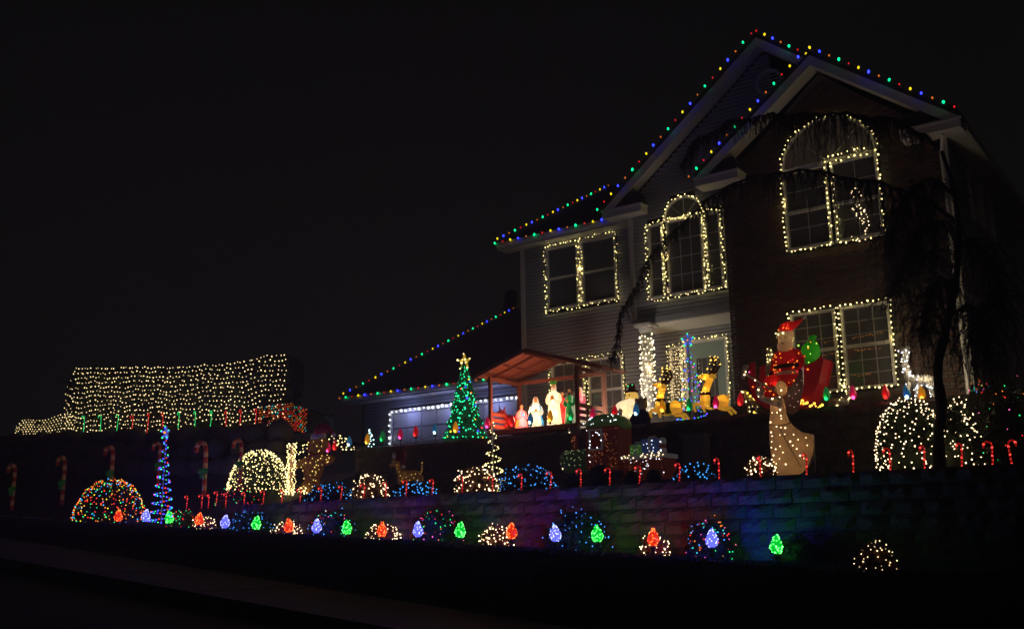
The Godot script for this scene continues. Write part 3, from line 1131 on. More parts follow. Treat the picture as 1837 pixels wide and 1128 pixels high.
	for row in [[Vector3(-7.264, 6.247, -24.06), Vector3(-7.031, 6.243, -24.06)], [Vector3(-6.979, 6.25, -24.06), Vector3(-6.799, 6.253, -24.06)], [Vector3(-6.735, 6.257, -24.06), Vector3(-6.557, 6.273, -24.06)], [Vector3(-7.253, 5.928, -24.06), Vector3(-6.64, 5.919, -24.06)], [Vector3(-7.33, 5.346, -24.06), Vector3(-6.894, 5.351, -24.06)], [Vector3(-7.994, 6.22, -24.06), Vector3(-7.647, 6.216, -24.06)], [Vector3(-7.992, 5.924, -24.06), Vector3(-7.698, 5.929, -24.06)]]:
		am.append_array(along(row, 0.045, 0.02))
	lights(o, am, ["reflected_amber"], 0.015)
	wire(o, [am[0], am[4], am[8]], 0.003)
	# porch wall
	light_string("window_light_string", "warm white lights on the shuttered window behind the stable roof", outline(-16.94, 4.98, -15.73, 6.98, -25.85, true, false), ["warm"], r, 0.11, 0.035)
	light_string("window_light_string", "warm white lights on the shuttered window between stable and column", outline(-15.62, 4.98, -14.42, 7.0, -25.85, true, false), ["warm"], r, 0.11, 0.035)
	light_string("door_light_string", "warm white lights around the frame of the pale green front door", outline(-12.5, 4.98, -11.2, 7.1, -25.85, true, false), ["warm"], r, 0.11, 0.035)
	o = light_string("door_light_string", "warm white lights around the narrow window beside the front door", outline(-13.0, 4.98, -12.56, 7.0, -25.85, true, false), ["warm"], r, 0.1, 0.035)
	var net := thing("net_lights", "dense curtain of tiny warm lights on the narrow window beside the door", "net lights", Vector3(-12.77, 4.98, -25.87))
	var pts := []
	for j in 22:
		for i in 6:
			pts.append(Vector3(-12.93 + i * 0.062 + rng.randf_range(-0.02, 0.02), 5.0 + j * 0.088 + rng.randf_range(-0.03, 0.03), -25.86))
	lights(net, pts, ["dim_warm"], 0.019)
	wire(net, [pts[0], pts[5], pts[65], pts[60], pts[126]], 0.004)
	# column
	var col := thing("column_lights", "dense warm white lights wound around the porch column", "string lights", Vector3(-12.97, 4.95, -24.62))
	pts = []
	var path2 := []
	for k in 190:
		var t := k / 190.0
		var a := t * TAU * 15.0
		var q := Vector3(-12.97 + cos(a) * 0.19, 5.0 + t * 2.16, -24.62 + sin(a) * 0.19)
		path2.append(q)
		pts.append(q + Vector3(rng.randf_range(-0.03, 0.03), rng.randf_range(-0.05, 0.05), 0.01))
	wire(col, path2, 0.006)
	lights(col, pts, ["column"], 0.024)
	lamp(col, Vector3(-12.8, 6.2, -24.44), Color(1, 0.8, 0.55), 0.08, 0.03)
	lamp(col, Vector3(-13.15, 5.6, -24.78), Color(1, 0.8, 0.55), 0.06, 0.03)
	# garage
	o = light_string("garage_light_string", "cool white bulbs along the top and left side of the garage door", [Vector3(-18.6, 6.17, -26.48), Vector3(-23.92, 6.17, -26.48), Vector3(-23.95, 4.1, -26.48)], ["cool"], 0.042, 0.2, 0.02)
	for x in [-23.0, -21.2, -19.4]:
		lamp(o, Vector3(x, 6.05, -26.2), Color(0.62, 0.66, 1.0), 0.22, 0.25)


# ---------- retaining walls ----------

func block_mesh(k: int) -> Mesh:
	var key := "block%d" % k
	if not shared.has(key):
		var st := begin()
		var g := []
		for j in 4:
			var row := []
			for i in 5:
				var edge := i == 0 or i == 4 or j == 0 or j == 3
				row.append(Vector3(-0.5 + i * 0.25 + (0.0 if i == 0 or i == 4 else rng.randf_range(-0.06, 0.06)), j / 3.0 + (0.0 if j == 0 or j == 3 else rng.randf_range(-0.08, 0.08)), 0.0 if edge else rng.randf_range(0.02, 0.075)))
			g.append(row)
		for j in 3:
			for i in 4:
				quad(st, g[j][i], g[j][i + 1], g[j + 1][i + 1], g[j + 1][i], Vector3(0, 0.5, -3))
		for s in [[g[0][0], g[0][4]], [g[3][4], g[3][0]], [g[3][0], g[0][0]], [g[0][4], g[3][4]]]:
			quad(st, s[0], s[1], s[1] + Vector3(0, 0, -0.2), s[0] + Vector3(0, 0, -0.2), Vector3(0, 0.5, -0.1))
		st.generate_normals()
		shared[key] = st.commit()
	return shared[key]


func block_wall(called: String, label: String, x0: float, x1: float, z: float, top: float, courses: int, h: float, w: float, foot: Callable) -> Node3D:
	var st := begin()
	var n := 30
	for i in n:
		var a := lerpf(x0 + 0.02, x1 - 0.02, float(i) / n)
		var b := lerpf(x0 + 0.02, x1 - 0.02, float(i + 1) / n)
		var f: float = minf(foot.call(a), foot.call(b)) - 0.3
		box(st, Vector3((a + b) * 0.5, (top - 0.02 + f) * 0.5, z - 0.16), Vector3(b - a, top - 0.02 - f, 0.24))
	var o := thing(called, label, "retaining wall", Vector3((x0 + x1) * 0.5, foot.call(x0), z))
	done("wall_core", st, M.core, o)
	for j in courses:
		var y := top - h * (j + 1)
		var x := x0 + (0.0 if j % 2 else -w * 0.5)
		while x < x1:
			var ww := w * rng.randf_range(0.92, 1.08)
			var a := maxf(x, x0)
			var b := minf(x + ww, x1)
			if b - a > 0.1 and y + h > foot.call((a + b) * 0.5) + 0.02:
				put("block", block_mesh(rng.randi() % 4), M["block_%d" % (rng.randi() % 3)], o, Transform3D(Basis.from_euler(Vector3(0, rng.randf_range(-0.015, 0.015), 0)) * Basis.from_scale(Vector3(b - a - 0.014, h - 0.014, 1)), Vector3((a + b) * 0.5, y, z + rng.randf_range(-0.012, 0.012))))
			x += ww
	return o


func make_walls() -> void:
	block_wall("upper_retaining_wall", "tall block retaining wall below the house, behind the train and the angel", -20.7, -2.0, -21.5, 4.37, 7, 0.24, 0.5, func(_x): return 2.72)
	block_wall("lower_retaining_wall", "long low block wall behind the row of glowing bulbs, candy canes on top", -21.3, -2.0, -18.0, 2.77, 6, 0.245, 0.52, func(x): return bed_y(x))
	# ends of the walls, running back to the driveway
	var o := thing("end_retaining_wall", "short return of the block wall at the left end of the terrace", "retaining wall", Vector3(-21.3, 2.6, -19.7))
	for j in 4:
		for k in 7:
			put("block", block_mesh((j + k) % 4), M["block_%d" % ((j * 2 + k) % 3)], o, Transform3D(Basis(Vector3.UP, -PI / 2) * Basis.from_scale(Vector3(0.5, 0.235, 1)), Vector3(-21.3, 1.8 + j * 0.245, -18.25 - k * 0.51)))
	# boulders under the far hedges
	var rw := thing("rock_bank", "low bank of dark boulders below the hedge covered in lights", "rock wall", Vector3(-31, 4.4, -20.8))
	var rocks := []
	for k in 3:
		var st := begin(true)
		ball(st, Vector3.ZERO, Vector3(0.5, 0.32, 0.3), 8, 5, Basis.from_euler(Vector3(k, k * 2.0, 0.3)))
		st.generate_normals()
		rocks.append(st.commit())
	var x := -38.5
	while x < -22.6:
		for j in 3:
			var s := rng.randf_range(0.8, 1.3)
			put("boulder", rocks[rng.randi() % 3], M.rock, rw, Transform3D(Basis.from_euler(Vector3(rng.randf_range(-0.3, 0.3), rng.randf() * 6.0, 0)) * Basis.from_scale(Vector3(s, s, s)), Vector3(x + rng.randf_range(-0.15, 0.15) + j * 0.3, hedge_foot(x) - 0.15 - j * 0.5, -20.95 + j * 0.28)))
		x += 0.85


func hedge_foot(x: float) -> float:
	return 5.12 - 0.05 * (x + 23.5)


# ---------- hedges and shrubs with their lights ----------

func leaf_mesh(s: float) -> Mesh:
	var key := "leaf%d" % int(s * 1000.0)
	if not shared.has(key):
		var st := begin()
		for k in 3:
			var b := Basis.from_euler(Vector3(k * 1.1, k * 2.1, 0.4 * k))
			var o := b * Vector3(0, 0, s * 0.3)
			tri(st, o + b * Vector3(0, -s, 0), o + b * Vector3(s * 0.45, 0, 0), o + b * Vector3(0, s, 0), o + b * Vector3(0, 0, -1))
			tri(st, o + b * Vector3(0, -s, 0), o + b * Vector3(-s * 0.45, 0, 0), o + b * Vector3(0, s, 0), o + b * Vector3(0, 0, -1))
		st.generate_normals()
		shared[key] = st.commit()
	return shared[key]


func any_turn(lo := 0.7, hi := 1.3) -> Basis:
	return Basis.from_euler(Vector3(rng.randf() * TAU, rng.randf() * TAU, rng.randf() * TAU)) * Basis.from_scale(Vector3.ONE * rng.randf_range(lo, hi))


func hedge(called: String, label: String, xs: Array, tops: Array, deep: float) -> Node3D:
	# xs and tops outline the top of the front face; the front stands at z -21.5
	var o := thing(called, label, "hedge", Vector3(xs[0], hedge_foot(xs[0]), -21.5))
	var st := begin(true)
	var at := func(t: float, u: float, back: float) -> Vector3:
		var f: float = t * (xs.size() - 1)
		var i := mini(int(f), xs.size() - 2)
		var x := lerpf(xs[i], xs[i + 1], f - i)
		var top := lerpf(tops[i], tops[i + 1], f - i)
		return Vector3(x, lerpf(hedge_foot(x), top + 0.06 * sin(x * 4.3) + 0.04 * sin(x * 9.1), u), -21.6 - back + 0.07 * sin(x * 3.1 + u * 4.0) + 0.05 * sin(x * 7.3 - u * 6.0))
	var n := 36
	for i in n:
		for j in 5:
			var a := float(i) / n
			var b := float(i + 1) / n
			quad(st, at.call(a, j / 5.0, 0.0), at.call(b, j / 5.0, 0.0), at.call(b, (j + 1) / 5.0, 0.0), at.call(a, (j + 1) / 5.0, 0.0), at.call(a, 0.5, deep * 0.5))
			quad(st, at.call(a, j / 5.0, deep), at.call(b, j / 5.0, deep), at.call(b, (j + 1) / 5.0, deep), at.call(a, (j + 1) / 5.0, deep), at.call(a, 0.5, deep * 0.5))
		quad(st, at.call(float(i) / n, 1.0, 0.0), at.call(float(i + 1) / n, 1.0, 0.0), at.call(float(i + 1) / n, 1.0, deep), at.call(float(i) / n, 1.0, deep), at.call(0.5, 0.5, deep * 0.5))
	for e in [0.0, 1.0]:
		quad(st, at.call(e, 0.0, 0.0), at.call(e, 1.0, 0.0), at.call(e, 1.0, deep), at.call(e, 0.0, deep), at.call(0.5, 0.5, deep * 0.5))
	done("hedge_body", st, M.leaf, o)
	var w := []
	for i in int(absf(xs[-1] - xs[0]) * 420.0):
		var t := rng.randf()
		var k := rng.randf()
		var p: Vector3 = at.call(t, rng.randf_range(0.0, 1.02), rng.randf_range(-0.08, 0.02)) if k < 0.7 else at.call(t, rng.randf_range(0.97, 1.05), rng.randf() * deep) if k < 0.9 else at.call(1.0 if rng.randf() < 0.5 else 0.0, rng.randf(), rng.randf() * deep)
		w.append(Transform3D(any_turn(), p))
	scatter("foliage", leaf_mesh(0.07), w, M.leaf, o)
	return o


func make_hedges() -> void:
	var xs := [-35.25, -34.9, -31.5, -28.3, -25.5, -24.5, -23.6]
	var tops := [7.55, 8.15, 7.82, 7.48, 7.33, 7.42, 7.34]
	hedge("hedge", "long tall hedge at the far left, covered in rows of warm lights", xs, tops, 0.5)
	hedge("hedge", "low clipped hedge at the far left end, below the tall one", [-38.55, -37.4, -34.7], [6.5, 6.58, 6.45], 0.9)
	hedge("hedge", "low dark hedge with red and orange lights at the right of the tall one", [-24.8, -23.9, -22.65], [5.83, 5.86, 5.5], 0.9)
	for part in 3:
		var o := thing("net_lights", ["warm white net lights on the left third of the tall hedge", "warm white net lights on the middle of the tall hedge", "warm white net lights on the right third of the tall hedge"][part], "net lights", Vector3(-33.3 + part * 3.9, 5.6, -21.5))
		var pts := []
		for j in 15:
			for i in 22:
				var x := lerpf(-35.3 + part * 3.92, -35.3 + (part + 1) * 3.92, (i + (0.5 if j % 2 else 0.0)) / 22.0)
				var k := 0
				while k < 5 and xs[k + 1] < x:
					k += 1
				var top := lerpf(tops[k], tops[k + 1], clampf((x - xs[k]) / (xs[k + 1] - xs[k]), 0.0, 1.0)) + 0.08
				var sag := 0.07 * sin(x * 2.1 + j * 0.3) + 0.05 * sin(x * 5.0)
				var y := lerpf(hedge_foot(x) + 0.1, top, j / 14.0) + sag * (1.0 - j / 16.0)
				if rng.randf() > 0.05 and not (x > -28.0 and x < -26.5 and j < 2):
					pts.append(Vector3(x + rng.randf_range(-0.05, 0.05), y + rng.randf_range(-0.03, 0.03), -21.46 + rng.randf_range(-0.02, 0.03)))
		lights(o, pts, ["hedge_warm"], 0.023)
		for j in 5:
			var row := []
			for i in 12:
				row.append(pts[clampi(j * 64 + i, 0, pts.size() - 1)])
			wire(o, row, 0.004)
	var lo := thing("net_lights", "warm white net lights on the low hedge at the far left end", "net lights", Vector3(-36.6, 6.0, -21.4))
	var pts := []
	for j in 9:
		for i in 20:
			var x := -38.55 + (i + (0.5 if j % 2 else 0.0)) * 0.2
			pts.append(Vector3(x + rng.randf_range(-0.03, 0.03), lerpf(hedge_foot(x) + 0.06, 6.55 + 0.06 * sin(i * 0.5) - 0.15 * maxf(0.0, 2.0 - i) * 0.5, j / 8.0), -21.46))
	lights(lo, pts, ["hedge_warm"], 0.022)
	wire(lo, [pts[0], pts[60], pts[120], pts[179]], 0.004)
	lo = thing("net_lights", "red, orange and teal net lights on the low hedge beside the driveway", "net lights", Vector3(-23.7, 5.4, -21.4))
	pts = []
	for j in 12:
		for i in 22:
			var x := -24.8 + (i + (0.5 if j % 2 else 0.0)) * 0.098
			pts.append(Vector3(x + rng.randf_range(-0.02, 0.02), lerpf(5.08, 5.9 - (0.13 if x > -23.2 else 0.0), j / 11.0) - maxf(0.0, x + 23.0) * 0.35, -21.46))
	lights(lo, pts, ["dim_red", "dim_orange", "dim_red", "dim_teal", "dim_orange"], 0.025, true)
	wire(lo, [pts[0], pts[60], pts[120], pts[179]], 0.004)
	# thin candy canes along the foot of the hedge
	var red := cane("tall_candy_cane", 0.72, 0.045, 0.008, 13, "red", "dim_red")
	var green := cane("tall_candy_cane", 0.72, 0.045, 0.008, 13, "green", "dim_green")
	var spots := [Vector3(-33.548, 5.635, -21.15), Vector3(-32.528, 5.58, -21.15), Vector3(-31.603, 5.512, -21.15), Vector3(-30.731, 5.411, -21.15), Vector3(-29.911, 5.425, -21.15), Vector3(-29.107, 5.384, -21.15), Vector3(-28.265, 5.321, -21.15), Vector3(-27.421, 5.276, -21.15), Vector3(-26.68, 5.221, -21.15), Vector3(-25.931, 5.148, -21.15), Vector3(-25.282, 5.134, -21.15), Vector3(-24.571, 5.098, -21.15)]
	var names := ["thin green lit cane at the left end of the row before the tall hedge", "thin green lit cane, second from the left before the tall hedge", "thin green lit cane just left of the first red one before the hedge", "thin red lit cane next to the three leftmost green canes", "thin red lit cane in the middle of the left red trio", "thin red lit cane straight above the tip of the blue spiral tree", "thin green lit cane just right of the blue spiral tree's tip", "thin green lit cane in the middle of the second green trio", "thin green lit cane just left of the last three red canes", "thin red lit cane, first of the last trio before the hedge", "thin red lit cane, middle of the last trio before the hedge", "thin red lit cane touching the multicoloured low hedge"]
	for i in 12:
		var proto := red if i in [3, 4, 5, 9, 10, 11] else green
		var c: Node3D = proto if i == 0 or i == 3 else copy(proto, Vector3.ZERO, "")
		c.position = spots[i]
		c.rotation.y = 0.0 if i > 3 else 1.2
		c.rotation.z = [0.0, 0.02, -0.06, -0.02, -0.12, -0.06, -0.05, -0.02, -0.12, -0.05, -0.1, -0.08][i]
		tag(c, names[i], "candy cane", "thin canes along the hedge")


func cane(called: String, tall: float, hook: float, r: float, n: int, bulb: String, body: String) -> Node3D:
	# stem at the origin, hook bent over towards -x
	var o := thing(called, "", "candy cane")
	var p := [Vector3(0, -0.05, 0), Vector3(0, 0.0, 0), Vector3(0, tall * 0.4, 0), Vector3(0, tall - hook, 0)]
	for k in range(1, 9):
		var a := PI * k / 8.0
		p.append(Vector3(-hook + cos(a) * hook, tall - hook + sin(a) * hook, 0))
	p.append(Vector3(-2.0 * hook, tall - hook * 1.7, 0))
	var st := begin(true)
	tube(st, p, r, 7)
	done("cane_tube", st, M[body], o)
	var total := 0.0
	for k in range(1, p.size() - 1):
		total += p[k].distance_to(p[k + 1])
	lights(o, along(p.slice(1), total / n, 0.002), [bulb], r * 1.8)
	return o


func shrub(label: String, category: String, net: String, c: Vector3, rad: Vector3, n: int, keys: Array, r: float, leaf := "leaf", dense := 1.0, low := 0.0) -> void:
	# a dome of foliage and, as a thing of its own, the lights laid over it
	if c.z > -17.75:
		rad.z = minf(rad.z, 0.27)
		rad.y += c.y - (bed_y(c.x) - 0.01)
		c.y = bed_y(c.x) - 0.01
	var o := thing("shrub", label, category, c)
	var ph := rng.randf() * TAU
	var bump := func(a: float, y: float) -> float: return 1.0 if n > 200 else 1.0 + 0.1 * sin(3.0 * a + ph) * (1.0 - absf(y)) + 0.09 * sin(5.0 * a + 7.0 * y + ph * 2.0)
	var st := begin(true)
	ball(st, c + Vector3(0, rad.y * 0.1, 0), Vector3(rad.x * 0.72, rad.y * 0.7, rad.z * 0.72), 14, 8)
	done("shrub_body", st, M[leaf], o)
	var w := []
	for i in int(900.0 * dense * (rad.x * rad.y + 0.15)):
		var d := Vector3(rng.randfn(), absf(rng.randfn()) * 0.9 - 0.05, rng.randfn()).normalized()
		w.append(Transform3D(any_turn(), c + d * rad * rng.randf_range(0.78, 1.0) * bump.call(atan2(d.z, d.x), d.y)))
	scatter("foliage", leaf_mesh(0.05), w, M[leaf], o)
	if net.is_empty():
		return
	var l := thing("shrub_lights", net, "string lights", c + Vector3(0, 0.02, 0))
	var pts := []
	n = int(n * 1.3)
	for i in n:
		var t := (i + 0.5) / n
		var y := lerpf(low, 0.98, t)
		var a := i * 2.39996 + rng.randf_range(-0.15, 0.15) * (1.0 if n > 200 else 4.0)
		var q := sqrt(maxf(0.0, 1.0 - y * y))
		pts.append(c + Vector3(cos(a) * q, y + rng.randf_range(-0.03, 0.03) * (1.0 if n > 200 else 3.0), sin(a) * q) * rad * (rng.randf_range(1.0, 1.05) if n > 200 else rng.randf_range(0.84, 1.08)) * bump.call(a, y))
	lights(l, pts, keys, r * 0.82, true)
	var loop := []
	for i in range(0, n, maxi(1, n / 30)):
		loop.append(pts[i])
	wire(l, loop, 0.003)


func led_bulb(kind: String, shell: String, dot: String, c: Color, energy: float) -> Node3D:
	var o := thing(kind + "_yard_bulb", "", "yard light")
	var st := begin(true)
	loft(st, Vector3(0, 0.2, 0), [[0.0, 0.04, 0.04], [0.04, 0.082, 0.082], [0.1, 0.112, 0.112], [0.15, 0.106, 0.106], [0.22, 0.075, 0.075], [0.28, 0.04, 0.04], [0.325, 0.012, 0.012], [0.335, 0.002, 0.002]], 12)
	done("lamp_shell", st, M[shell], o)
	var pts := []
	var prof := [[0.0, 0.04], [0.04, 0.082], [0.1, 0.112], [0.15, 0.106], [0.22, 0.075], [0.28, 0.04], [0.335, 0.01]]
	for i in 60:
		var y := 0.015 + 0.3 * pow(rng.randf(), 1.15)
		var k := 0
		while k < 5 and prof[k + 1][0] < y:
			k += 1
		var rr := lerpf(prof[k][1], prof[k + 1][1], (y - prof[k][0]) / (prof[k + 1][0] - prof[k][0]))
		var a := rng.randf() * TAU
		pts.append(Vector3(cos(a) * rr * 0.97, 0.2 + y, sin(a) * rr * 0.97))
	lights(o, pts, [dot], 0.016)
	st = begin(true)
	loft(st, Vector3.ZERO, [[0.12, 0.022, 0.022], [0.13, 0.05, 0.05], [0.19, 0.046, 0.046], [0.205, 0.04, 0.04]], 10)
	done("socket", st, M.cable, o)
	bar("stake", o, Vector3(0, -0.08, 0), Vector3(0.018, 0.44, 0.018), M.dark)
	lamp(o, Vector3(0, 0.33, 0), c, energy, 0.09)
	return o


func make_front_bed() -> void:
	var b := led_bulb("blue", "blue_shell", "blue_led", Color(0.02, 0.04, 1.0), 0.9)
	var g := led_bulb("green", "green_shell", "green_led", Color(0.02, 1.0, 0.1), 0.11)
	var r := led_bulb("red", "red_shell", "red_led", Color(1.0, 0.03, 0.06), 0.26)
	var rows := [
		[r, Vector3(-25.368, 2.598, -17.2), "red glowing yard bulb in front of the multicoloured net mound"],
		[b, Vector3(-24.185, 2.563, -17.2), "blue glowing yard bulb at the right edge of the multicoloured mound"],
		[g, Vector3(-23.122, 2.489, -17.2), "green glowing yard bulb just right of the tall blue spiral tree"],
		[r, Vector3(-21.952, 2.413, -17.2), "red glowing yard bulb before the leftmost warm white shrub"],
		[b, Vector3(-20.963, 2.318, -17.2), "blue glowing yard bulb between warm white shrub and sparse blue bush"],
		[g, Vector3(-19.839, 2.262, -17.2), "green glowing yard bulb in front of the sparse blue lit bush"],
		[r, Vector3(-18.627, 2.167, -17.2), "red glowing yard bulb over the warm shrub below the gingerbread figure"],
		[b, Vector3(-17.752, 2.133, -17.2), "blue glowing yard bulb at the left of the first colourful round bush"],
		[g, Vector3(-16.756, 2.085, -17.2), "green glowing yard bulb at the right of the first colourful round bush"],
		[r, Vector3(-15.733, 2.013, -17.2), "red glowing yard bulb over the warm shrub below the dog figure"],
		[b, Vector3(-14.684, 1.99, -17.2), "blue glowing yard bulb left of the round bush below the green tree"],
		[g, Vector3(-13.593, 1.955, -17.2), "green glowing yard bulb right of the round bush below the green tree"],
		[r, Vector3(-12.253, 1.904, -17.2), "red glowing yard bulb right of the warm shrub below the spiral tree"],
		[b, Vector3(-11.204, 1.839, -17.2), "blue glowing yard bulb below the train's smokestack"],
		[g, Vector3(-10.274, 1.815, -17.2), "green glowing yard bulb right of the blue lit bush below the train"],
		[r, Vector3(-9.132, 1.728, -17.2), "red glowing yard bulb rising from the small warm shrub below the tender"],
		[b, Vector3(-7.956, 1.688, -17.2), "largest blue glowing yard bulb, in the rightmost multicoloured bush"],
		[g, Vector3(-6.803, 1.567, -17.2), "rightmost green glowing yard bulb, below the angel"],
	]
	var used := {}
	for e in rows:
		var o: Node3D = e[0] if not used.has(e[0]) else copy(e[0], Vector3.ZERO, "")
		used[e[0]] = true
		o.position = e[1] - Vector3(0, 0.35, 0)
		o.rotation = Vector3(rng.randf_range(-0.1, 0.1), rng.randf() * 6.0, rng.randf_range(-0.1, 0.1))
		tag(o, e[2], "yard light", "large glowing bulbs along the front bed")
	var multi := ["red", "orange", "green", "sky_blue", "pink", "teal"]
	var c := Vector3(-26.566, 2.348, -17.68)
	shrub("broad dark mound shrub at the left end of the front bed", "shrub", "multicoloured net lights over the broad mound at the left end", c, Vector3(1.68, 1.28, 0.9), 420, ["red", "orange", "green", "sky_blue", "red", "orange", "yellow"], 0.023)
	var W := 0.02
	shrub("small dark bush right of the blue spiral tree", "shrub", "red and green lights on the bush right of the blue spiral tree", Vector3(-23.249, 2.182, -17.68), Vector3(0.55, 0.5, 0.4), 70, ["green", "red"], 0.018, "leaf", 1.2)
	shrub("leftmost small bare shrub in the front bed", "shrub", "warm white lights on the leftmost small shrub of the front bed", Vector3(-22.316, 2.133, -17.66), Vector3(0.36, 0.36, 0.35), 60, ["soft"], W, "twig")
	shrub("dark loose bush behind the second green yard bulb", "shrub", "sparse blue lights on the loose bush at the second green bulb", Vector3(-20.624, 2.016, -17.68), Vector3(0.75, 0.55, 0.4), 60, ["sky_blue"], 0.016)
	shrub("low bare shrub below the gingerbread figure", "shrub", "warm white lights on the low shrub below the gingerbread figure", Vector3(-19.239, 1.923, -17.66), Vector3(0.44, 0.34, 0.38), 85, ["soft"], W, "twig")
	shrub("round dark bush between a blue and a green bulb, below the warm mound", "shrub", "multicoloured lights on the round bush between the third blue and green bulbs", Vector3(-17.726, 1.857, -17.68), Vector3(0.72, 0.62, 0.5), 90, multi, 0.017, "leaf", 1.2)
	shrub("bare shrub below the dog figure, under a red bulb", "shrub", "warm white lights on the shrub below the dog figure", Vector3(-16.108, 1.756, -17.66), Vector3(0.42, 0.4, 0.4), 90, ["soft"], W, "twig")
	shrub("round dark bush below the green tree", "shrub", "red and green lights on the round bush below the green tree", Vector3(-14.583, 1.673, -17.68), Vector3(0.66, 0.72, 0.5), 80, ["red", "pink", "green", "orange"], 0.017, "leaf", 1.2)
	shrub("bare shrub below the warm spiral tree", "shrub", "warm white lights on the bare shrub below the spiral tree", Vector3(-12.981, 1.64, -17.66), Vector3(0.36, 0.4, 0.36), 85, ["soft"], W, "twig")
	shrub("spiky bush between blue and green bulbs below the train", "shrub", "sparse blue lights on the spiky bush below the train", Vector3(-11.001, 1.538, -17.68), Vector3(0.72, 0.72, 0.5), 70, ["sky_blue"], 0.016, "leaf", 1.6)
	shrub("small bare shrub under the red bulb right of the train", "shrub", "warm white lights on the small shrub right of the train", Vector3(-9.304, 1.488, -17.62), Vector3(0.3, 0.28, 0.3), 50, ["soft"], W, "twig")
	shrub("round bush at the largest blue bulb", "shrub", "multicoloured lights circling the bush at the largest blue bulb", Vector3(-8.206, 1.437, -17.66), Vector3(0.46, 0.6, 0.42), 75, multi, 0.016, "leaf", 1.2)
	shrub("unlit leafy bush beside the rightmost green bulb", "shrub", "", Vector3(-6.579, 1.347, -17.62), Vector3(0.4, 0.36, 0.4), 0, [], W, "leaf", 1.5)
	shrub("lone small shrub at the right end of the front bed", "shrub", "golden lights on the lone shrub at the right end", Vector3(-5.033, 1.24, -16.8), Vector3(0.32, 0.34, 0.34), 46, ["dim_warm"], 0.017, "twig")
	# spiral tree of blue and green lights
	spiral_tree(Vector3(-23.068, 2.315, -16.9), 2.32, 0.27, 10.0, ["blue", "green", "blue", "teal", "blue", "red"], 0.024, "tall slim spiral tree of blue and green lights in the front bed", 0.08, true)
	# big dim candy canes on the dark slope
	var big := cane_striped()
	var at := [Vector3(-32.882, 3.014, -18.4), Vector3(-30.06, 3.09, -18.4), Vector3(-27.583, 3.244, -18.4), Vector3(-25.345, 3.495, -18.4), Vector3(-23.32, 3.072, -18.4), Vector3(-21.867, 3.332, -18.4)]
	var nm := ["big dim striped cane at the left edge, with a green bow", "big dim striped cane, second from the left edge", "big dim striped cane above the multicoloured mound", "big dim striped cane half hidden by the blue spiral tree", "big dim striped cane left of the white net mound", "big dim striped cane whose hook shows over the white net mound"]
	for i in 6:
		var o: Node3D = big if i == 0 else copy(big, Vector3.ZERO, "")
		o.position = at[i]
		if i == 5 or i == 3:
			o.scale = Vector3.ONE * 0.8
		tag(o, nm[i], "candy cane", "big striped canes on the dark slope")


func cane_striped() -> Node3D:
	var o := thing("big_candy_cane", "", "candy cane")
	var p := [Vector3(0, 0, 0), Vector3(0, 1.25, 0)]
	for k in range(1, 8):
		var a := PI * k / 8.0
		p.append(Vector3(-0.21 + cos(a) * 0.21, 1.25 + sin(a) * 0.21, 0))
	p.append(Vector3(-0.42, 1.08, 0))
	var d := along(p, 0.05)
	for k in 2:
		var st := begin(true)
		for i in range(k * 3, d.size() - 3, 6):
			tube(st, d.slice(i, i + 4), 0.06, 8)
		done("red_stripe" if k == 0 else "white_stripe", st, M.cane_red if k == 0 else M.cane_white, o)
	var st := begin(true)
	ball(st, Vector3(-0.1, 0.68, 0.06), Vector3(0.12, 0.07, 0.04), 8, 5, Basis(Vector3(0, 0, 1), 0.4))
	ball(st, Vector3(0.1, 0.68, 0.06), Vector3(0.12, 0.07, 0.04), 8, 5, Basis(Vector3(0, 0, 1), -0.4))
	ball(st, Vector3(0, 0.68, 0.08), Vector3(0.05, 0.05, 0.05), 8, 5)
	tube(st, [Vector3(0, 0.66, 0.07), Vector3(-0.1, 0.48, 0.07)], 0.03, 5)
	tube(st, [Vector3(0, 0.66, 0.07), Vector3(0.1, 0.46, 0.07)], 0.03, 5)
	done("bow", st, M.bow_green, o)
	return o


func spiral_tree(foot: Vector3, tall: float, wide: float, turns: float, keys: Array, r: float, label: String, step: float, star: bool) -> Node3D:
	var o := thing("spiral_light_tree", label, "light tree", foot)
	var pts := []
	for k in 161:
		var t := k / 160.0
		var a := t * TAU * turns + 0.6
		var q := wide * (1.0 - t) + 0.03
		pts.append(foot + Vector3(cos(a) * q, 0.03 + t * tall * 0.95, sin(a) * q))
	wire(o, pts, 0.008, "spiral_wire", "white_cable")
	lights(o, along(pts, step, 0.01), keys, r)
	bar("pole", o, foot + Vector3(0, tall * 0.48, 0), Vector3(0.02, tall * 0.96, 0.02), M.white_cable)
	if star:
		star_on(o, foot + Vector3(0, tall + 0.02, 0), 0.17, ["blue", "green"])
	return o


func star_on(o: Node3D, c: Vector3, r: float, keys: Array) -> void:
	var p := []
	for k in 10:
		var a := PI * 0.5 + TAU * k / 10.0
		p.append(c + Vector3(cos(a), sin(a), 0) * (r if k % 2 == 0 else r * 0.42))
	var st := begin()
	slab(st, p, 0.04)
	done("star", st, M["dim_star"], o)
	var pts := []
	for k in 5:
		pts.append(p[k * 2] * 0.7 + c * 0.3 + Vector3(0, 0, 0.04))
		pts.append(p[k * 2] * 0.95 + c * 0.05 + Vector3(0, 0, 0.04))
	lights(o, pts, keys, 0.026)
	lights(o, [c + Vector3(0, 0, 0.05)], ["orange"], 0.035)


# ---------- the lower terrace ----------

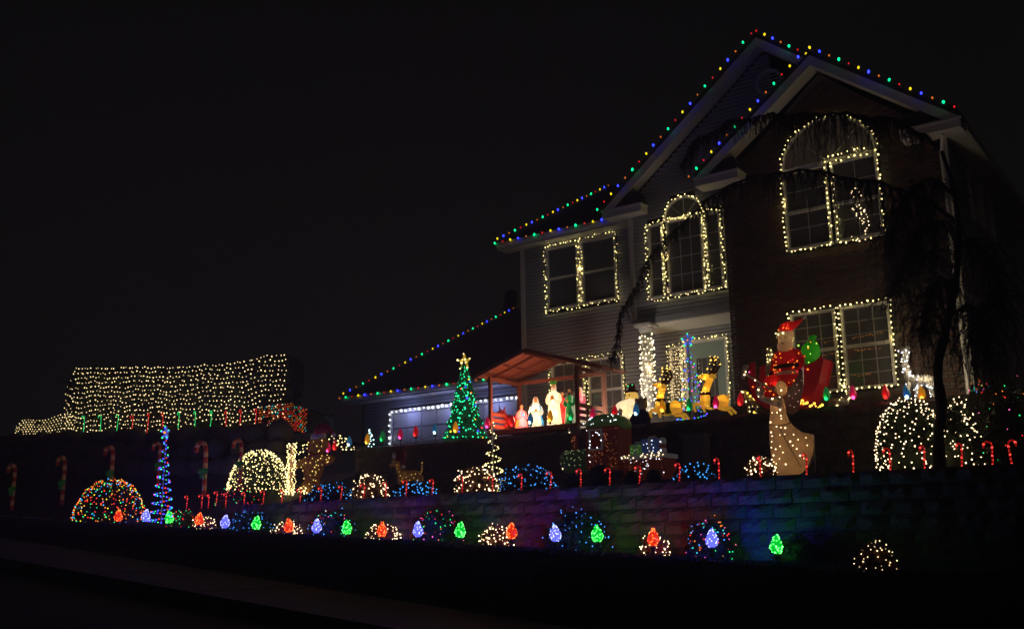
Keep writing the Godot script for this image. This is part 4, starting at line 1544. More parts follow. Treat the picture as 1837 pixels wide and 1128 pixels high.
func make_terrace() -> void:
	var ty := 2.77
	# small candy canes along the top of the lower wall
	var proto := cane("candy_cane", 0.33, 0.058, 0.013, 8, "cane_bead", "cane_tube")
	var spots := [Vector3(-23.663, 2.767, -18.12), Vector3(-23.034, 2.745, -18.12), Vector3(-22.759, 2.736, -18.12), Vector3(-22.45, 2.827, -18.12), Vector3(-22.065, 2.727, -18.12), Vector3(-21.348, 2.716, -18.12), Vector3(-20.632, 2.72, -18.12), Vector3(-19.938, 2.736, -18.12), Vector3(-19.283, 2.74, -18.12), Vector3(-18.57, 2.753, -18.12), Vector3(-17.898, 2.754, -18.12), Vector3(-17.156, 2.771, -18.12), Vector3(-16.457, 2.788, -18.12), Vector3(-15.846, 2.794, -18.12), Vector3(-15.074, 2.781, -18.12), Vector3(-14.222, 2.806, -18.12), Vector3(-13.397, 2.759, -18.12), Vector3(-12.648, 2.773, -18.12), Vector3(-11.913, 2.775, -18.12), Vector3(-11.178, 2.791, -18.12), Vector3(-10.504, 2.777, -18.12), Vector3(-9.842, 2.773, -18.12), Vector3(-8.978, 2.784, -18.12), Vector3(-8.161, 2.791, -18.12), Vector3(-7.35, 2.785, -18.12), Vector3(-6.496, 2.77, -18.12), Vector3(-5.668, 2.735, -18.12), Vector3(-5.041, 2.708, -18.12), Vector3(-4.486, 2.693, -18.12), Vector3(-3.904, 2.72, -18.12), Vector3(-3.437, 2.69, -18.12), Vector3(-3.163, 2.714, -18.12)]
	var names := ["leftmost small red cane, on the far left end of the lower wall", "small red cane, left one of a close pair near the left wall end", "small red cane, right one of a close pair near the left wall end", "small red cane just right of the close pair, set a bit higher", "small red cane below the left edge of the white net mound", "small red cane below the middle of the white net mound", "small red cane among sparse red and green lights under the net mound", "small red cane at the foot of the white lit post", "small red cane at the left foot of the gingerbread figure", "small red cane left of centre in the blue lights by the gingerbread figure", "small red cane at the right end of the blue lights by the gingerbread figure", "small red cane in the left half of the white dome left of the dog", "small red cane at the right edge of the white dome left of the dog", "small red cane under the dog figure's head", "small red cane right of the dog figure's tail", "small red cane at the left of the white shrub by the spiral tree", "small red cane at the foot of the warm spiral tree", "small red cane in the left half of the blue lit mound", "small red cane at the right edge of the blue lit mound", "small red cane before the train's front wheel", "small red cane before the train's cab wheel", "small red cane before the train's tender", "small red cane in the low blue lights right of the train", "small red cane in front of the grey utility box, alone", "small red cane inside the little white dome left of the angel", "small red cane before the angel's skirt", "small red cane between the angel and the white globe bush, alone", "small red cane at the left foot of the white globe bush", "small red cane below the gap in the white globe bush", "small red cane at the right foot of the white globe bush", "small red cane with its hook turned left, second from the right end", "rightmost small red cane on the lower wall, its hook turned right"]
	for i in spots.size():
		var c: Node3D = proto if i == 0 else copy(proto, Vector3.ZERO, "")
		c.position = Vector3(spots[i].x, maxf(spots[i].y, ty), spots[i].z)
		c.rotation.y = [0.0, 0.2, -0.3, 0.1, -0.1][i % 5] if i < 23 else [1.35, -0.9, 1.4, 1.3, 0.9, 1.3, 1.1, 0.3, 2.8][i - 23]
		c.rotation.z = -0.09 + 0.05 * sin(i * 1.7)
		c.scale = Vector3.ONE * (1.08 if i > 22 else 0.98)
		tag(c, names[i], "candy cane", "small red canes along the lower wall")
	# shrubs of the terrace
	var W := 0.022
	shrub("large clipped mound shrub left of the gingerbread figure", "shrub", "rows of warm white net lights on the large mound", Vector3(-22.31, 3.15, -19.4), Vector3(0.93, 1.12, 0.7), 520, ["warm"], W)
	shrub("dark low bush under the white net mound", "shrub", "sparse red and green lights under the white net mound", Vector3(-22.182, 2.799, -18.6), Vector3(0.8, 0.45, 0.25), 55, ["red", "red", "green"], 0.017)
	shrub("low dark bush right of the gingerbread figure", "shrub", "blue lights on the low bush right of the gingerbread figure", Vector3(-18.734, 2.785, -18.6), Vector3(0.72, 0.42, 0.35), 75, ["sky_blue"], 0.018)
	shrub("dome shrub between the gingerbread and dog figures", "shrub", "white lights on the dome shrub between gingerbread and dog", Vector3(-17.486, 2.806, -18.7), Vector3(0.47, 0.55, 0.42), 95, ["soft"], W, "twig")
	shrub("low flat bush below the dog figure", "shrub", "bright blue lights on the low flat bush below the dog", Vector3(-15.976, 2.795, -18.6), Vector3(0.58, 0.3, 0.35), 90, ["sky_blue"], 0.02)
	shrub("loose shrub left of the warm spiral tree", "shrub", "white lights on the loose shrub left of the spiral tree", Vector3(-14.267, 2.79, -18.7), Vector3(0.56, 0.55, 0.4), 95, ["soft"], W, "twig")
	shrub("dark round mound between the spiral tree and the train", "shrub", "blue lights on the round mound between spiral tree and train", Vector3(-12.975, 2.811, -18.8), Vector3(0.68, 0.5, 0.45), 120, ["sky_blue"], 0.018)
	shrub("low bush below the grey utility box", "shrub", "blue lights on the low bush below the utility box", Vector3(-8.871, 2.815, -18.6), Vector3(0.42, 0.3, 0.3), 50, ["sky_blue"], 0.018)
	shrub("little bare shrub left of the angel", "shrub", "cold white lights on the little shrub left of the angel", Vector3(-7.481, 2.824, -18.5), Vector3(0.27, 0.34, 0.26), 70, ["soft"], 0.019, "twig")
	shrub("large globe bush in front of the cedar, on the left of its trunk", "shrub", "white net lights on the large globe bush left of the cedar trunk", Vector3(-5.132, 3.171, -19.9), Vector3(0.62, 0.98, 0.6), 250, ["soft"], 0.019, "leaf", 1.3, -0.35)
	shrub("globe bush on the right of the cedar trunk", "shrub", "white net lights on the globe bush right of the cedar trunk", Vector3(-4.368, 3.188, -20), Vector3(0.42, 0.92, 0.5), 150, ["soft"], 0.019, "leaf", 1.3, -0.35)
	shrub("tall dark bush at the corner of the house", "shrub", "multicoloured net lights on the bush at the house corner", Vector3(-4.263, 3.485, -22), Vector3(0.26, 1.15, 0.4), 130, ["red", "pink", "orange", "sky_blue", "green"], 0.017, "leaf", 1.6)
	shrub("big sprawling dark bush at the right edge", "shrub", "sparse coloured lights on the sprawling bush at the right edge", Vector3(-3.575, 2.732, -20.5), Vector3(0.7, 1.6, 0.8), 55, ["pink", "red", "green", "orange"], 0.016, "leaf", 1.2)
	spiral_tree(Vector3(-13.951, 2.783, -18.9), 1.62, 0.27, 6.0, ["warm"], 0.02, "open spiral tree of warm lights standing before the stable", 0.085, false)
	# pedestal box against the wall
	var st := begin()
	var u := Vector3(-10.045, 3.2, -21.2)
	box(st, u + Vector3(0, 0.35, 0), Vector3(0.52, 0.74, 0.3))
	box(st, u + Vector3(0, 0.75, 0.01), Vector3(0.56, 0.06, 0.36))
	var o := thing("utility_box", "plain grey utility box standing against the upper wall", "utility box", u)
	done("cabinet", st, M.utility, o)
	bar("cabinet_door", o, u + Vector3(0, 0.36, 0.153), Vector3(0.44, 0.6, 0.012), M.utility)
	bar("latch", o, u + Vector3(0.17, 0.4, 0.165), Vector3(0.03, 0.08, 0.02), M.steel)
	# post and arch of white lights, and swags behind the gingerbread figure
	var post := Vector3(-21.23, 3.052, -19.6)
	o = thing("lit_post", "upright post wrapped in white lights beside the large net mound", "light post", post)
	st = begin(true)
	tube(st, [post, post + Vector3(0, 1.35, 0)], 0.05, 8)
	done("post", st, M.rosy, o)
	var pts := []
	for k in 150:
		var t := k / 150.0
		pts.append(post + Vector3(cos(k * 1.3) * 0.1 + rng.randf_range(-0.04, 0.08), t * 1.4, sin(k * 1.3) * 0.1 + 0.03))
	for k in 45:
		pts.append(post + Vector3(rng.randf_range(-0.3, 0.75), rng.randf_range(-0.02, 0.18), rng.randf_range(-0.1, 0.2)))
	lights(o, pts, ["warm"], 0.02)
	light_string("draped_lights", "warm white strands rising from the lit post to the gingerbread figure's head", [Vector3(-21.772, 4.209, -20.2), Vector3(-21.397, 4.231, -20.2), Vector3(-21.449, 4.419, -20.2), Vector3(-21.275, 4.453, -20.2), Vector3(-21.247, 4.313, -20.2), Vector3(-21.031, 4.345, -20.2), Vector3(-21.126, 4.55, -20.2), Vector3(-20.977, 4.631, -20.2), Vector3(-20.947, 4.415, -20.2), Vector3(-20.734, 4.446, -20.2), Vector3(-20.785, 4.708, -20.2), Vector3(-20.66, 4.79, -20.2)], ["warm"], 0.022, 0.085, 0.05)
	light_string("draped_lights", "warm white strands on the wall top right of the gingerbread figure", [Vector3(-21.655, 4.77, -21.4), Vector3(-21.478, 4.853, -21.4), Vector3(-21.406, 4.656, -21.4), Vector3(-21.268, 4.488, -21.4), Vector3(-21.254, 4.772, -21.4), Vector3(-21.165, 4.766, -21.4), Vector3(-21.133, 4.384, -21.4), Vector3(-20.938, 4.434, -21.4), Vector3(-20.988, 4.69, -21.4), Vector3(-20.806, 4.378, -21.4), Vector3(-20.678, 4.448, -21.4), Vector3(-20.611, 4.365, -21.4)], ["warm"], 0.024, 0.1, 0.06)
	var mini := Vector3(-20.484, 4.437, -21.9)
	o = thing("mini_light_tree", "tiny tree of icy white lights between amber and green path bulbs", "light tree", mini)
	pts = []
	for k in 16:
		var t := k / 16.0
		pts.append(mini + Vector3(rng.randf_range(-0.16, 0.16) * (1.1 - t) - 0.02, 0.02 + t * 0.5, rng.randf_range(-0.08, 0.08)))
	lights(o, pts, ["ice"], 0.024)
	wire(o, pts, 0.004)
	bar("pole", o, mini + Vector3(0, 0.25, 0), Vector3(0.015, 0.5, 0.015), M.cable)


func path_bulb(kind: String, shell: String, tip: String, c: Color) -> Node3D:
	var o := thing(kind + "_path_bulb", "", "path light")
	var st := begin(true)
	loft(st, Vector3(0, 0.14, 0), [[0.0, 0.03, 0.03], [0.05, 0.062, 0.062], [0.11, 0.078, 0.078], [0.17, 0.07, 0.07], [0.24, 0.045, 0.045], [0.3, 0.016, 0.016], [0.31, 0.003, 0.003]], 12)
	done("lamp_shell", st, M[shell], o)
	st = begin(true)
	ball(st, Vector3(0, 0.195, 0.035), Vector3(0.042, 0.05, 0.04), 8, 6)
	done("lamp_core", st, M[tip], o)
	st = begin(true)
	loft(st, Vector3.ZERO, [[0.09, 0.015, 0.015], [0.1, 0.034, 0.034], [0.14, 0.032, 0.032]], 8)
	done("socket", st, M.cable, o)
	bar("stake", o, Vector3(0, -0.03, 0), Vector3(0.014, 0.26, 0.014), M.dark)
	lamp(o, Vector3(0, 0.22, 0.12), c, 0.012, 0.04)
	return o


func make_porch_row() -> void:
	var red := path_bulb("red", "red_plastic", "red", Color(1, 0.05, 0.05))
	var green := path_bulb("green", "green_plastic", "green", Color(0.05, 1, 0.3))
	var blue := path_bulb("blue", "blue_plastic", "ice", Color(0.1, 0.5, 1))
	var amber := path_bulb("amber", "amber_plastic", "amber", Color(1, 0.6, 0.1))
	var pink := path_bulb("pink", "pink_plastic", "pink", Color(1, 0.1, 0.4))
	var rows := [
		[pink, Vector3(-21.893, 4.495, -21.6), "dark pink path bulb leaning beside the gingerbread figure's head"],
		[red, Vector3(-21.601, 4.54, -21.6), "red path bulb just right of the gingerbread figure's hat"],
		[blue, Vector3(-21.027, 4.612, -21.6), "blue path bulb among the white strands on the wall's left end"],
		[amber, Vector3(-20.335, 4.626, -21.6), "amber path bulb left of the tiny icy tree"],
		[green, Vector3(-19.766, 4.663, -21.6), "green path bulb left of the garage door"],
		[pink, Vector3(-19.096, 4.675, -21.6), "pink path bulb before the left edge of the garage door"],
		[red, Vector3(-18.542, 4.71, -21.6), "red path bulb before the garage door, second from its left edge"],
		[blue, Vector3(-17.855, 4.718, -21.6), "teal blue path bulb before the garage door, left of the green tree"],
		[amber, Vector3(-17.148, 4.708, -21.6), "amber path bulb in front of the green tree"],
		[pink, Vector3(-16.097, 4.741, -21.6), "pink path bulb half behind the top of the warm spiral tree"],
		[red, Vector3(-15.317, 4.721, -21.6), "red path bulb before the stable's left end"],
		[blue, Vector3(-14.748, 4.745, -21.6), "blue path bulb before the kneeling woman in blue"],
		[amber, Vector3(-14.175, 4.753, -21.6), "amber path bulb before the crowned king figure"],
		[green, Vector3(-13.553, 4.742, -21.6), "green path bulb before the bearded figure in green"],
		[pink, Vector3(-12.932, 4.703, -21.6), "pink path bulb before the stable's right side rails"],
		[red, Vector3(-12.312, 4.717, -21.6), "red path bulb right of the stable"],
		[blue, Vector3(-11.724, 4.705, -21.6), "teal path bulb before the plush bear"],
		[amber, Vector3(-11.034, 4.722, -21.6), "amber path bulb before the left reindeer"],
		[green, Vector3(-10.341, 4.698, -21.6), "green path bulb between the two reindeer"],
		[pink, Vector3(-9.716, 4.692, -21.6), "pink path bulb before the right reindeer"],
		[red, Vector3(-9.122, 4.699, -21.6), "red path bulb right of the right reindeer"],
		[green, Vector3(-7.173, 4.635, -21.6), "green path bulb right of the sleigh"],
		[pink, Vector3(-6.623, 4.605, -21.6), "dim pink path bulb below the gap between the brick windows"],
		[red, Vector3(-5.957, 4.551, -21.6), "red path bulb below the brick window nearest the cedar"],
		[blue, Vector3(-5.541, 4.511, -21.6), "blue path bulb before the white glittering deer's legs"],
		[amber, Vector3(-5.264, 4.461, -21.6), "amber path bulb right of the white glittering deer"],
	]
	var used := {}
	for e in rows:
		var o: Node3D = e[0] if not used.has(e[0]) else copy(e[0], Vector3.ZERO, "")
		used[e[0]] = true
		o.position = e[1] - Vector3(0, 0.28, 0)
		o.rotation.z = rng.randf_range(-0.06, 0.06)
		o.rotation.y = rng.randf_range(-0.3, 0.3)
		tag(o, e[2], "path light", "path bulbs along the upper wall")
	var cord := []
	for e in rows:
		cord.append(e[1] + Vector3(0, -0.14, 0))
		cord.append(e[1] + Vector3(0.25, -0.23, 0.02))
	var w := thing("path_light_cord", "thin dark cord linking the path bulbs on the upper wall", "cord", cord[0])
	wire(w, cord, 0.005)
	# green light tree with a star
	var foot := Vector3(-17.475, 4.419, -22.4)
	var t := thing("light_tree", "cone tree of green lights with a yellow star, before the garage", "light tree", foot)
	var st := begin(true)
	for k in 5:
		var y0 := 0.1 + k * 0.4
		var r0 := 0.47 - k * 0.088
		loft(st, foot, [[y0, r0, r0], [y0 + 0.16, r0 * 0.86, r0 * 0.86], [y0 + 0.5, r0 * 0.5, r0 * 0.5]], 16)
	done("tree_body", st, M.leaf, t)
	var wsp := []
	var pts := []
	var odd := []
	for k in 1500:
		var u := pow(rng.randf(), 1.4)
		var a := rng.randf() * TAU
		var q := 0.52 * (1.0 - u) + 0.03
		var tier := fposmod(u * 5.0, 1.0)
		q *= 1.06 - tier * 0.2
		var p := foot + Vector3(cos(a) * q, 0.06 + u * 2.02, sin(a) * q)
		wsp.append(Transform3D(any_turn(), p))
		if k < 330:
			(odd if k % 9 == 0 else pts).append(p + Vector3(cos(a), 0.0, sin(a)) * 0.03)
	scatter("branches", leaf_mesh(0.07), wsp, M.pine_glow, t)
	lights(t, pts, ["tree_green"], 0.024)
	lights(t, odd, ["blue", "red", "yellow", "blue"], 0.034)
	star_yellow(t, foot + Vector3(0, 2.2, 0))
	lamp(t, foot + Vector3(0.25, 1.0, 0.7), Color(0.05, 1.0, 0.35), 0.05, 0.3)
	lamp(t, foot + Vector3(0.0, 1.0, -0.8), Color(0.25, 0.5, 1.0), 0.03, 0.3)
	# slim spiral tree by the door
	spiral_tree(Vector3(-11.06, 4.459, -23.2), 2.05, 0.36, 8.0, ["blue", "teal", "blue", "pink", "blue", "green"], 0.02, "slim spiral tree of blue and teal lights in front of the door", 0.09, true)
	# reindeer
	reindeer(Vector3(-10.024, 4.791, -22.3), 1.0, 1.0, "golden glowing reindeer with raised antlers, before the front door")
	reindeer(Vector3(-11.189, 4.752, -22.3), 0.98, 0.0, "golden glowing reindeer with dark swept antlers, right of the column")
	# snow figure with scarf and a bear
	var s := Vector3(-12.204, 4.439, -22.2)
	var f := thing("snow_figure", "glowing pale snow figure with a white scarf, left of the column", "figurine", s)
	st = begin(true)
	loft(st, s, [[0, 0.2, 0.16], [0.2, 0.24, 0.19], [0.45, 0.2, 0.16], [0.55, 0.12, 0.1]], 14)
	done("lit_body", st, M.lit_cream, f)
	st = begin(true)
	ball(st, s + Vector3(0.04, 0.68, 0), Vector3(0.17, 0.16, 0.15), 12, 8)
	done("lit_head", st, M.lit_yellow, f)
	lamp(f, s + Vector3(0, 0.25, 0), Color(1, 0.9, 0.7), 0.035, 0.04)
	lamp(f, s + Vector3(0.04, 0.68, 0), Color(1, 0.9, 0.7), 0.014, 0.04)
	st = begin(true)
	for k in [-1.0, 1.0]:
		ball(st, s + Vector3(0.0 + k * 0.055, 0.71, 0.145), Vector3(0.016, 0.022, 0.012), 6, 4)
	ball(st, s + Vector3(0, 0.62, 0.145), Vector3(0.04, 0.014, 0.012), 6, 4)
	done("face", st, M.dark, f)
	st = begin(true)
	tube(st, curve([s + Vector3(0.17, 0.56, 0.05), s + Vector3(0.05, 0.55, 0.17), s + Vector3(-0.14, 0.52, 0.12), s + Vector3(-0.33, 0.5, 0.02), s + Vector3(-0.42, 0.4, 0.02)], 10), 0.07, 7, 0.5)
	tube(st, [s + Vector3(-0.1, 0.52, 0.16), s + Vector3(-0.12, 0.38, 0.2)], 0.06, 6, 0.5)
	done("scarf", st, M.lit_white, f)
	st = begin(true)
	loft(st, s + Vector3(0.05, 0.78, 0), [[0.0, 0.17, 0.15], [0.05, 0.165, 0.145], [0.06, 0.09, 0.09], [0.2, 0.08, 0.08]], 12)
	done("hat_band", st, M.red_cloth, f)
	st = begin(true)
	tube(st, [s + Vector3(-0.27, 0.06, 0.18), s + Vector3(-0.3, 0.34, 0.18)], 0.015, 6)
	done("striped_stick", st, M.lit_white, f)
	st = begin(true)
	ball(st, s + Vector3(-0.25, 0.08, 0.2), Vector3(0.09, 0.06, 0.07), 8, 5)
	done("lit_mitten", st, M.lit_white, f)
	lights(f, [s + Vector3(-0.12, 0.4, 0.2), s + Vector3(-0.08, 0.28, 0.22), s + Vector3(-0.1, 0.14, 0.24), s + Vector3(0.1, 0.2, 0.22)], ["warm"], 0.02)
	lights(f, [s + Vector3(-0.05, 0.98, 0.1), s + Vector3(0.02, 0.93, 0.12), s + Vector3(-0.1, 0.9, 0.12), s + Vector3(0.12, 0.95, 0.1)], ["yellow", "green"], 0.016)
	var b := Vector3(-11.756, 4.338, -21.9)
	f = thing("plush_bear", "grey plush bear in dark blue clothes, seen from behind by the column", "plush toy", b)
	st = begin(true)
	loft(st, b, [[0, 0.2, 0.17], [0.15, 0.22, 0.18], [0.32, 0.16, 0.14], [0.4, 0.1, 0.1]], 14)
	for k in [-1.0, 1.0]:
		tube(st, [b + Vector3(k * 0.15, 0.3, 0.04), b + Vector3(k * 0.23, 0.15, 0.1), b + Vector3(k * 0.17, 0.06, 0.16)], [0.06, 0.06, 0.05], 7)
	done("coat", st, M.navy, f)
	st = begin(true)
	ball(st, b + Vector3(0, 0.52, 0), Vector3(0.16, 0.155, 0.15), 14, 9)
	ball(st, b + Vector3(-0.05, 0.48, 0.13), Vector3(0.07, 0.055, 0.06), 10, 6)
	for k in [-1.0, 1.0]:
		ball(st, b + Vector3(k * 0.12, 0.64, 0), Vector3(0.05, 0.05, 0.03), 8, 6)
	done("head", st, M.grey_fur, f)
	st = begin(true)
	ball(st, b + Vector3(-0.05, 0.5, 0.19), Vector3(0.02, 0.016, 0.014), 6, 4)
	ball(st, b + Vector3(-0.09, 0.55, 0.13), Vector3(0.014, 0.016, 0.012), 6, 4)
	ball(st, b + Vector3(0.02, 0.55, 0.145), Vector3(0.014, 0.016, 0.012), 6, 4)
	done("nose_and_eyes", st, M.dark, f)
	# small silver tree, silver deer and swan of lights among them
	var sil := Vector3(-8.856, 5.159, -22.9)
	f = thing("silver_light_tree", "narrow silver tinsel tree with white lights left of the red suited figure", "light tree", sil)
	glitter(f, [[sil, sil + Vector3(0, 0.85, 0)]], [[0.22, 0.05]], 420, 22, "tinsel", "warm")
	var sd := Vector3(-9.268, 4.438, -22.4)
	f = thing("silver_deer", "small glittering silver deer with yellow lights beside the sleigh", "light figure", sd)
	glitter(f, [[sd + Vector3(0, 0.28, 0), sd + Vector3(0.22, 0.3, 0)], [sd + Vector3(0.0, 0.3, 0), sd + Vector3(-0.06, 0.55, 0)], [sd + Vector3(-0.06, 0.56, 0), sd + Vector3(-0.2, 0.5, 0)], [sd, sd + Vector3(0, 0.25, 0)], [sd + Vector3(0.2, 0.0, 0), sd + Vector3(0.2, 0.26, 0)]], [[0.1, 0.1], [0.06, 0.05], [0.05, 0.03], [0.025, 0.035], [0.025, 0.035]], 110, 5, "tinsel", "warm")
	lights(f, [sd + Vector3(0.03, 0.5, 0.08), sd + Vector3(0.1, 0.42, 0.1), sd + Vector3(0.2, 0.35, 0.1), sd + Vector3(0.16, 0.05, 0.08), sd + Vector3(0.33, 0.3, 0.1)], ["amber"], 0.032)
	var sw := Vector3(-7.24, 4.484, -22.4)
	f = thing("swan_light_figure", "small white lit swan shape below the brick window, right of the sleigh", "light figure", sw)
	glitter(f, [[sw + Vector3(-0.12, 0.06, 0), sw + Vector3(0.2, 0.06, 0)], [sw + Vector3(0.2, 0.08, 0), sw + Vector3(0.3, 0.25, 0)], [sw + Vector3(0.3, 0.25, 0), sw + Vector3(0.22, 0.42, 0)], [sw + Vector3(0.22, 0.42, 0), sw + Vector3(0.14, 0.4, 0)]], [[0.09, 0.1], [0.06, 0.04], [0.05, 0.05], [0.05, 0.02]], 150, 8, "tinsel", "warm")
	var wd := Vector3(-5.657, 4.41, -22.5)
	f = thing("white_deer", "tall glittering white deer with its neck raised, beside the cedar", "light figure", wd)
	var z := Vector3.ZERO
	glitter(f, [[wd + Vector3(-0.02, 0.45, 0), wd + Vector3(0.38, 0.42, 0)], [wd + Vector3(-0.04, 0.45, 0), wd + Vector3(-0.12, 0.85, 0)], [wd + Vector3(-0.12, 0.85, 0), wd + Vector3(-0.02, 1.16, 0)], [wd + Vector3(-0.03, 1.14, 0), wd + Vector3(-0.2, 1.1, 0)], [wd + Vector3(-0.1, -0.02, 0.1), wd + Vector3(-0.05, 0.4, 0.08)], [wd + Vector3(0.1, -0.02, 0.0), wd + Vector3(0.05, 0.4, 0)], [wd + Vector3(0.42, 0.0, 0.1), wd + Vector3(0.36, 0.4, 0.05)], [wd + Vector3(0.55, 0.1, 0), wd + Vector3(0.38, 0.42, 0)]], [[0.13, 0.12], [0.1, 0.07], [0.07, 0.06], [0.06, 0.03], [0.03, 0.05], [0.03, 0.05], [0.03, 0.05], [0.025, 0.04]], 150, 9, "tinsel", "cool")
	lamp(f, wd + Vector3(0.45, 0.75, 0.55), Color(1, 0.9, 0.72), 1.4, 0.2)  # added fill lamp beside the deer, brightens the right soffit and brick corner
	# floodlight on the ground that washes the porch wall
	var fl := Vector3(-13.009, 4.509, -22.6)
	f = thing("floodlight", "small floodlight on the ground between stable and snow figure", "floodlight", fl)
	bar("stand", f, fl + Vector3(0, 0.02, 0), Vector3(0.12, 0.04, 0.1), M.dark)
	bar("housing", f, fl + Vector3(0, 0.1, 0.03), Vector3(0.2, 0.14, 0.06), M.dark, Basis(Vector3(1, 0, 0), 0.6))
	bar("lamp_lens", f, fl + Vector3(0, 0.125, -0.012), Vector3(0.17, 0.11, 0.01), M.lens, Basis(Vector3(1, 0, 0), 0.6))
	var sp := SpotLight3D.new()
	sp.name = "light"
	sp.light_color = Color(1.0, 0.93, 0.84)
	sp.light_energy = 2.6
	sp.light_size = 0.08
	sp.spot_range = 25.0
	sp.spot_attenuation = 2.0
	sp.spot_angle = 62.0
	sp.spot_angle_attenuation = 0.8
	sp.shadow_enabled = true
	f.add_child(sp, true)
	sp.look_at_from_position(fl + Vector3(0, 0.2, -0.05), Vector3(-13.6, 6.4, -26))
	sp.position = Vector3(0, 0.2, -0.05)


func star_yellow(o: Node3D, c: Vector3) -> void:
	var p := []
	for k in 10:
		var a := PI * 0.5 + TAU * k / 10.0
		p.append(c + Vector3(cos(a), sin(a), 0) * (0.22 if k % 2 == 0 else 0.095))
	var st := begin()
	slab(st, p, 0.05)
	done("star", st, M.star_gold, o)
	var pts := []
	for k in 5:
		pts.append(p[k * 2] + Vector3(0, 0, 0.04))
		pts.append(p[k * 2 + 1] * 0.8 + c * 0.2 + Vector3(0, 0, 0.04))
	lights(o, pts, ["warm"], 0.028)


func glitter(o: Node3D, bones: Array, radii: Array, flecks: int, n: int, skin: String, bulb: String) -> void:
	# limbs of tinsel: a core, many small flecks on it, and bulbs
	var st := begin(true)
	var w := []
	var pts := []
	for i in bones.size():
		var a: Vector3 = bones[i][0]
		var b: Vector3 = bones[i][1]
		tube(st, [a, a.lerp(b, 0.5), b], [radii[i][0] * 0.85, (radii[i][0] + radii[i][1]) * 0.45, radii[i][1] * 0.85], 8)
		for s in [a, b]:
			ball(st, s, Vector3.ONE * (radii[i][0] if s == a else radii[i][1]) * 0.84, 8, 5)
		var d := (b - a).normalized()
		var side := d.cross(Vector3(0, 0, 1)).normalized()
		for k in flecks + n:
			var t := rng.randf()
			var an := rng.randf() * TAU
			var rr: float = lerpf(radii[i][0], radii[i][1], t)
			var p := a.lerp(b, t) + (side * cos(an) + Vector3(0, 0, 1) * sin(an)) * rr
			if k < flecks:
				w.append(Transform3D(any_turn(0.5, 1.2), p))
			else:
				pts.append(p + Vector3(0, 0, 0.015))
	done("frame", st, M.tinsel_core, o)
	scatter("tinsel", leaf_mesh(0.018), w, M[skin], o)
	lights(o, pts, [bulb], 0.018)


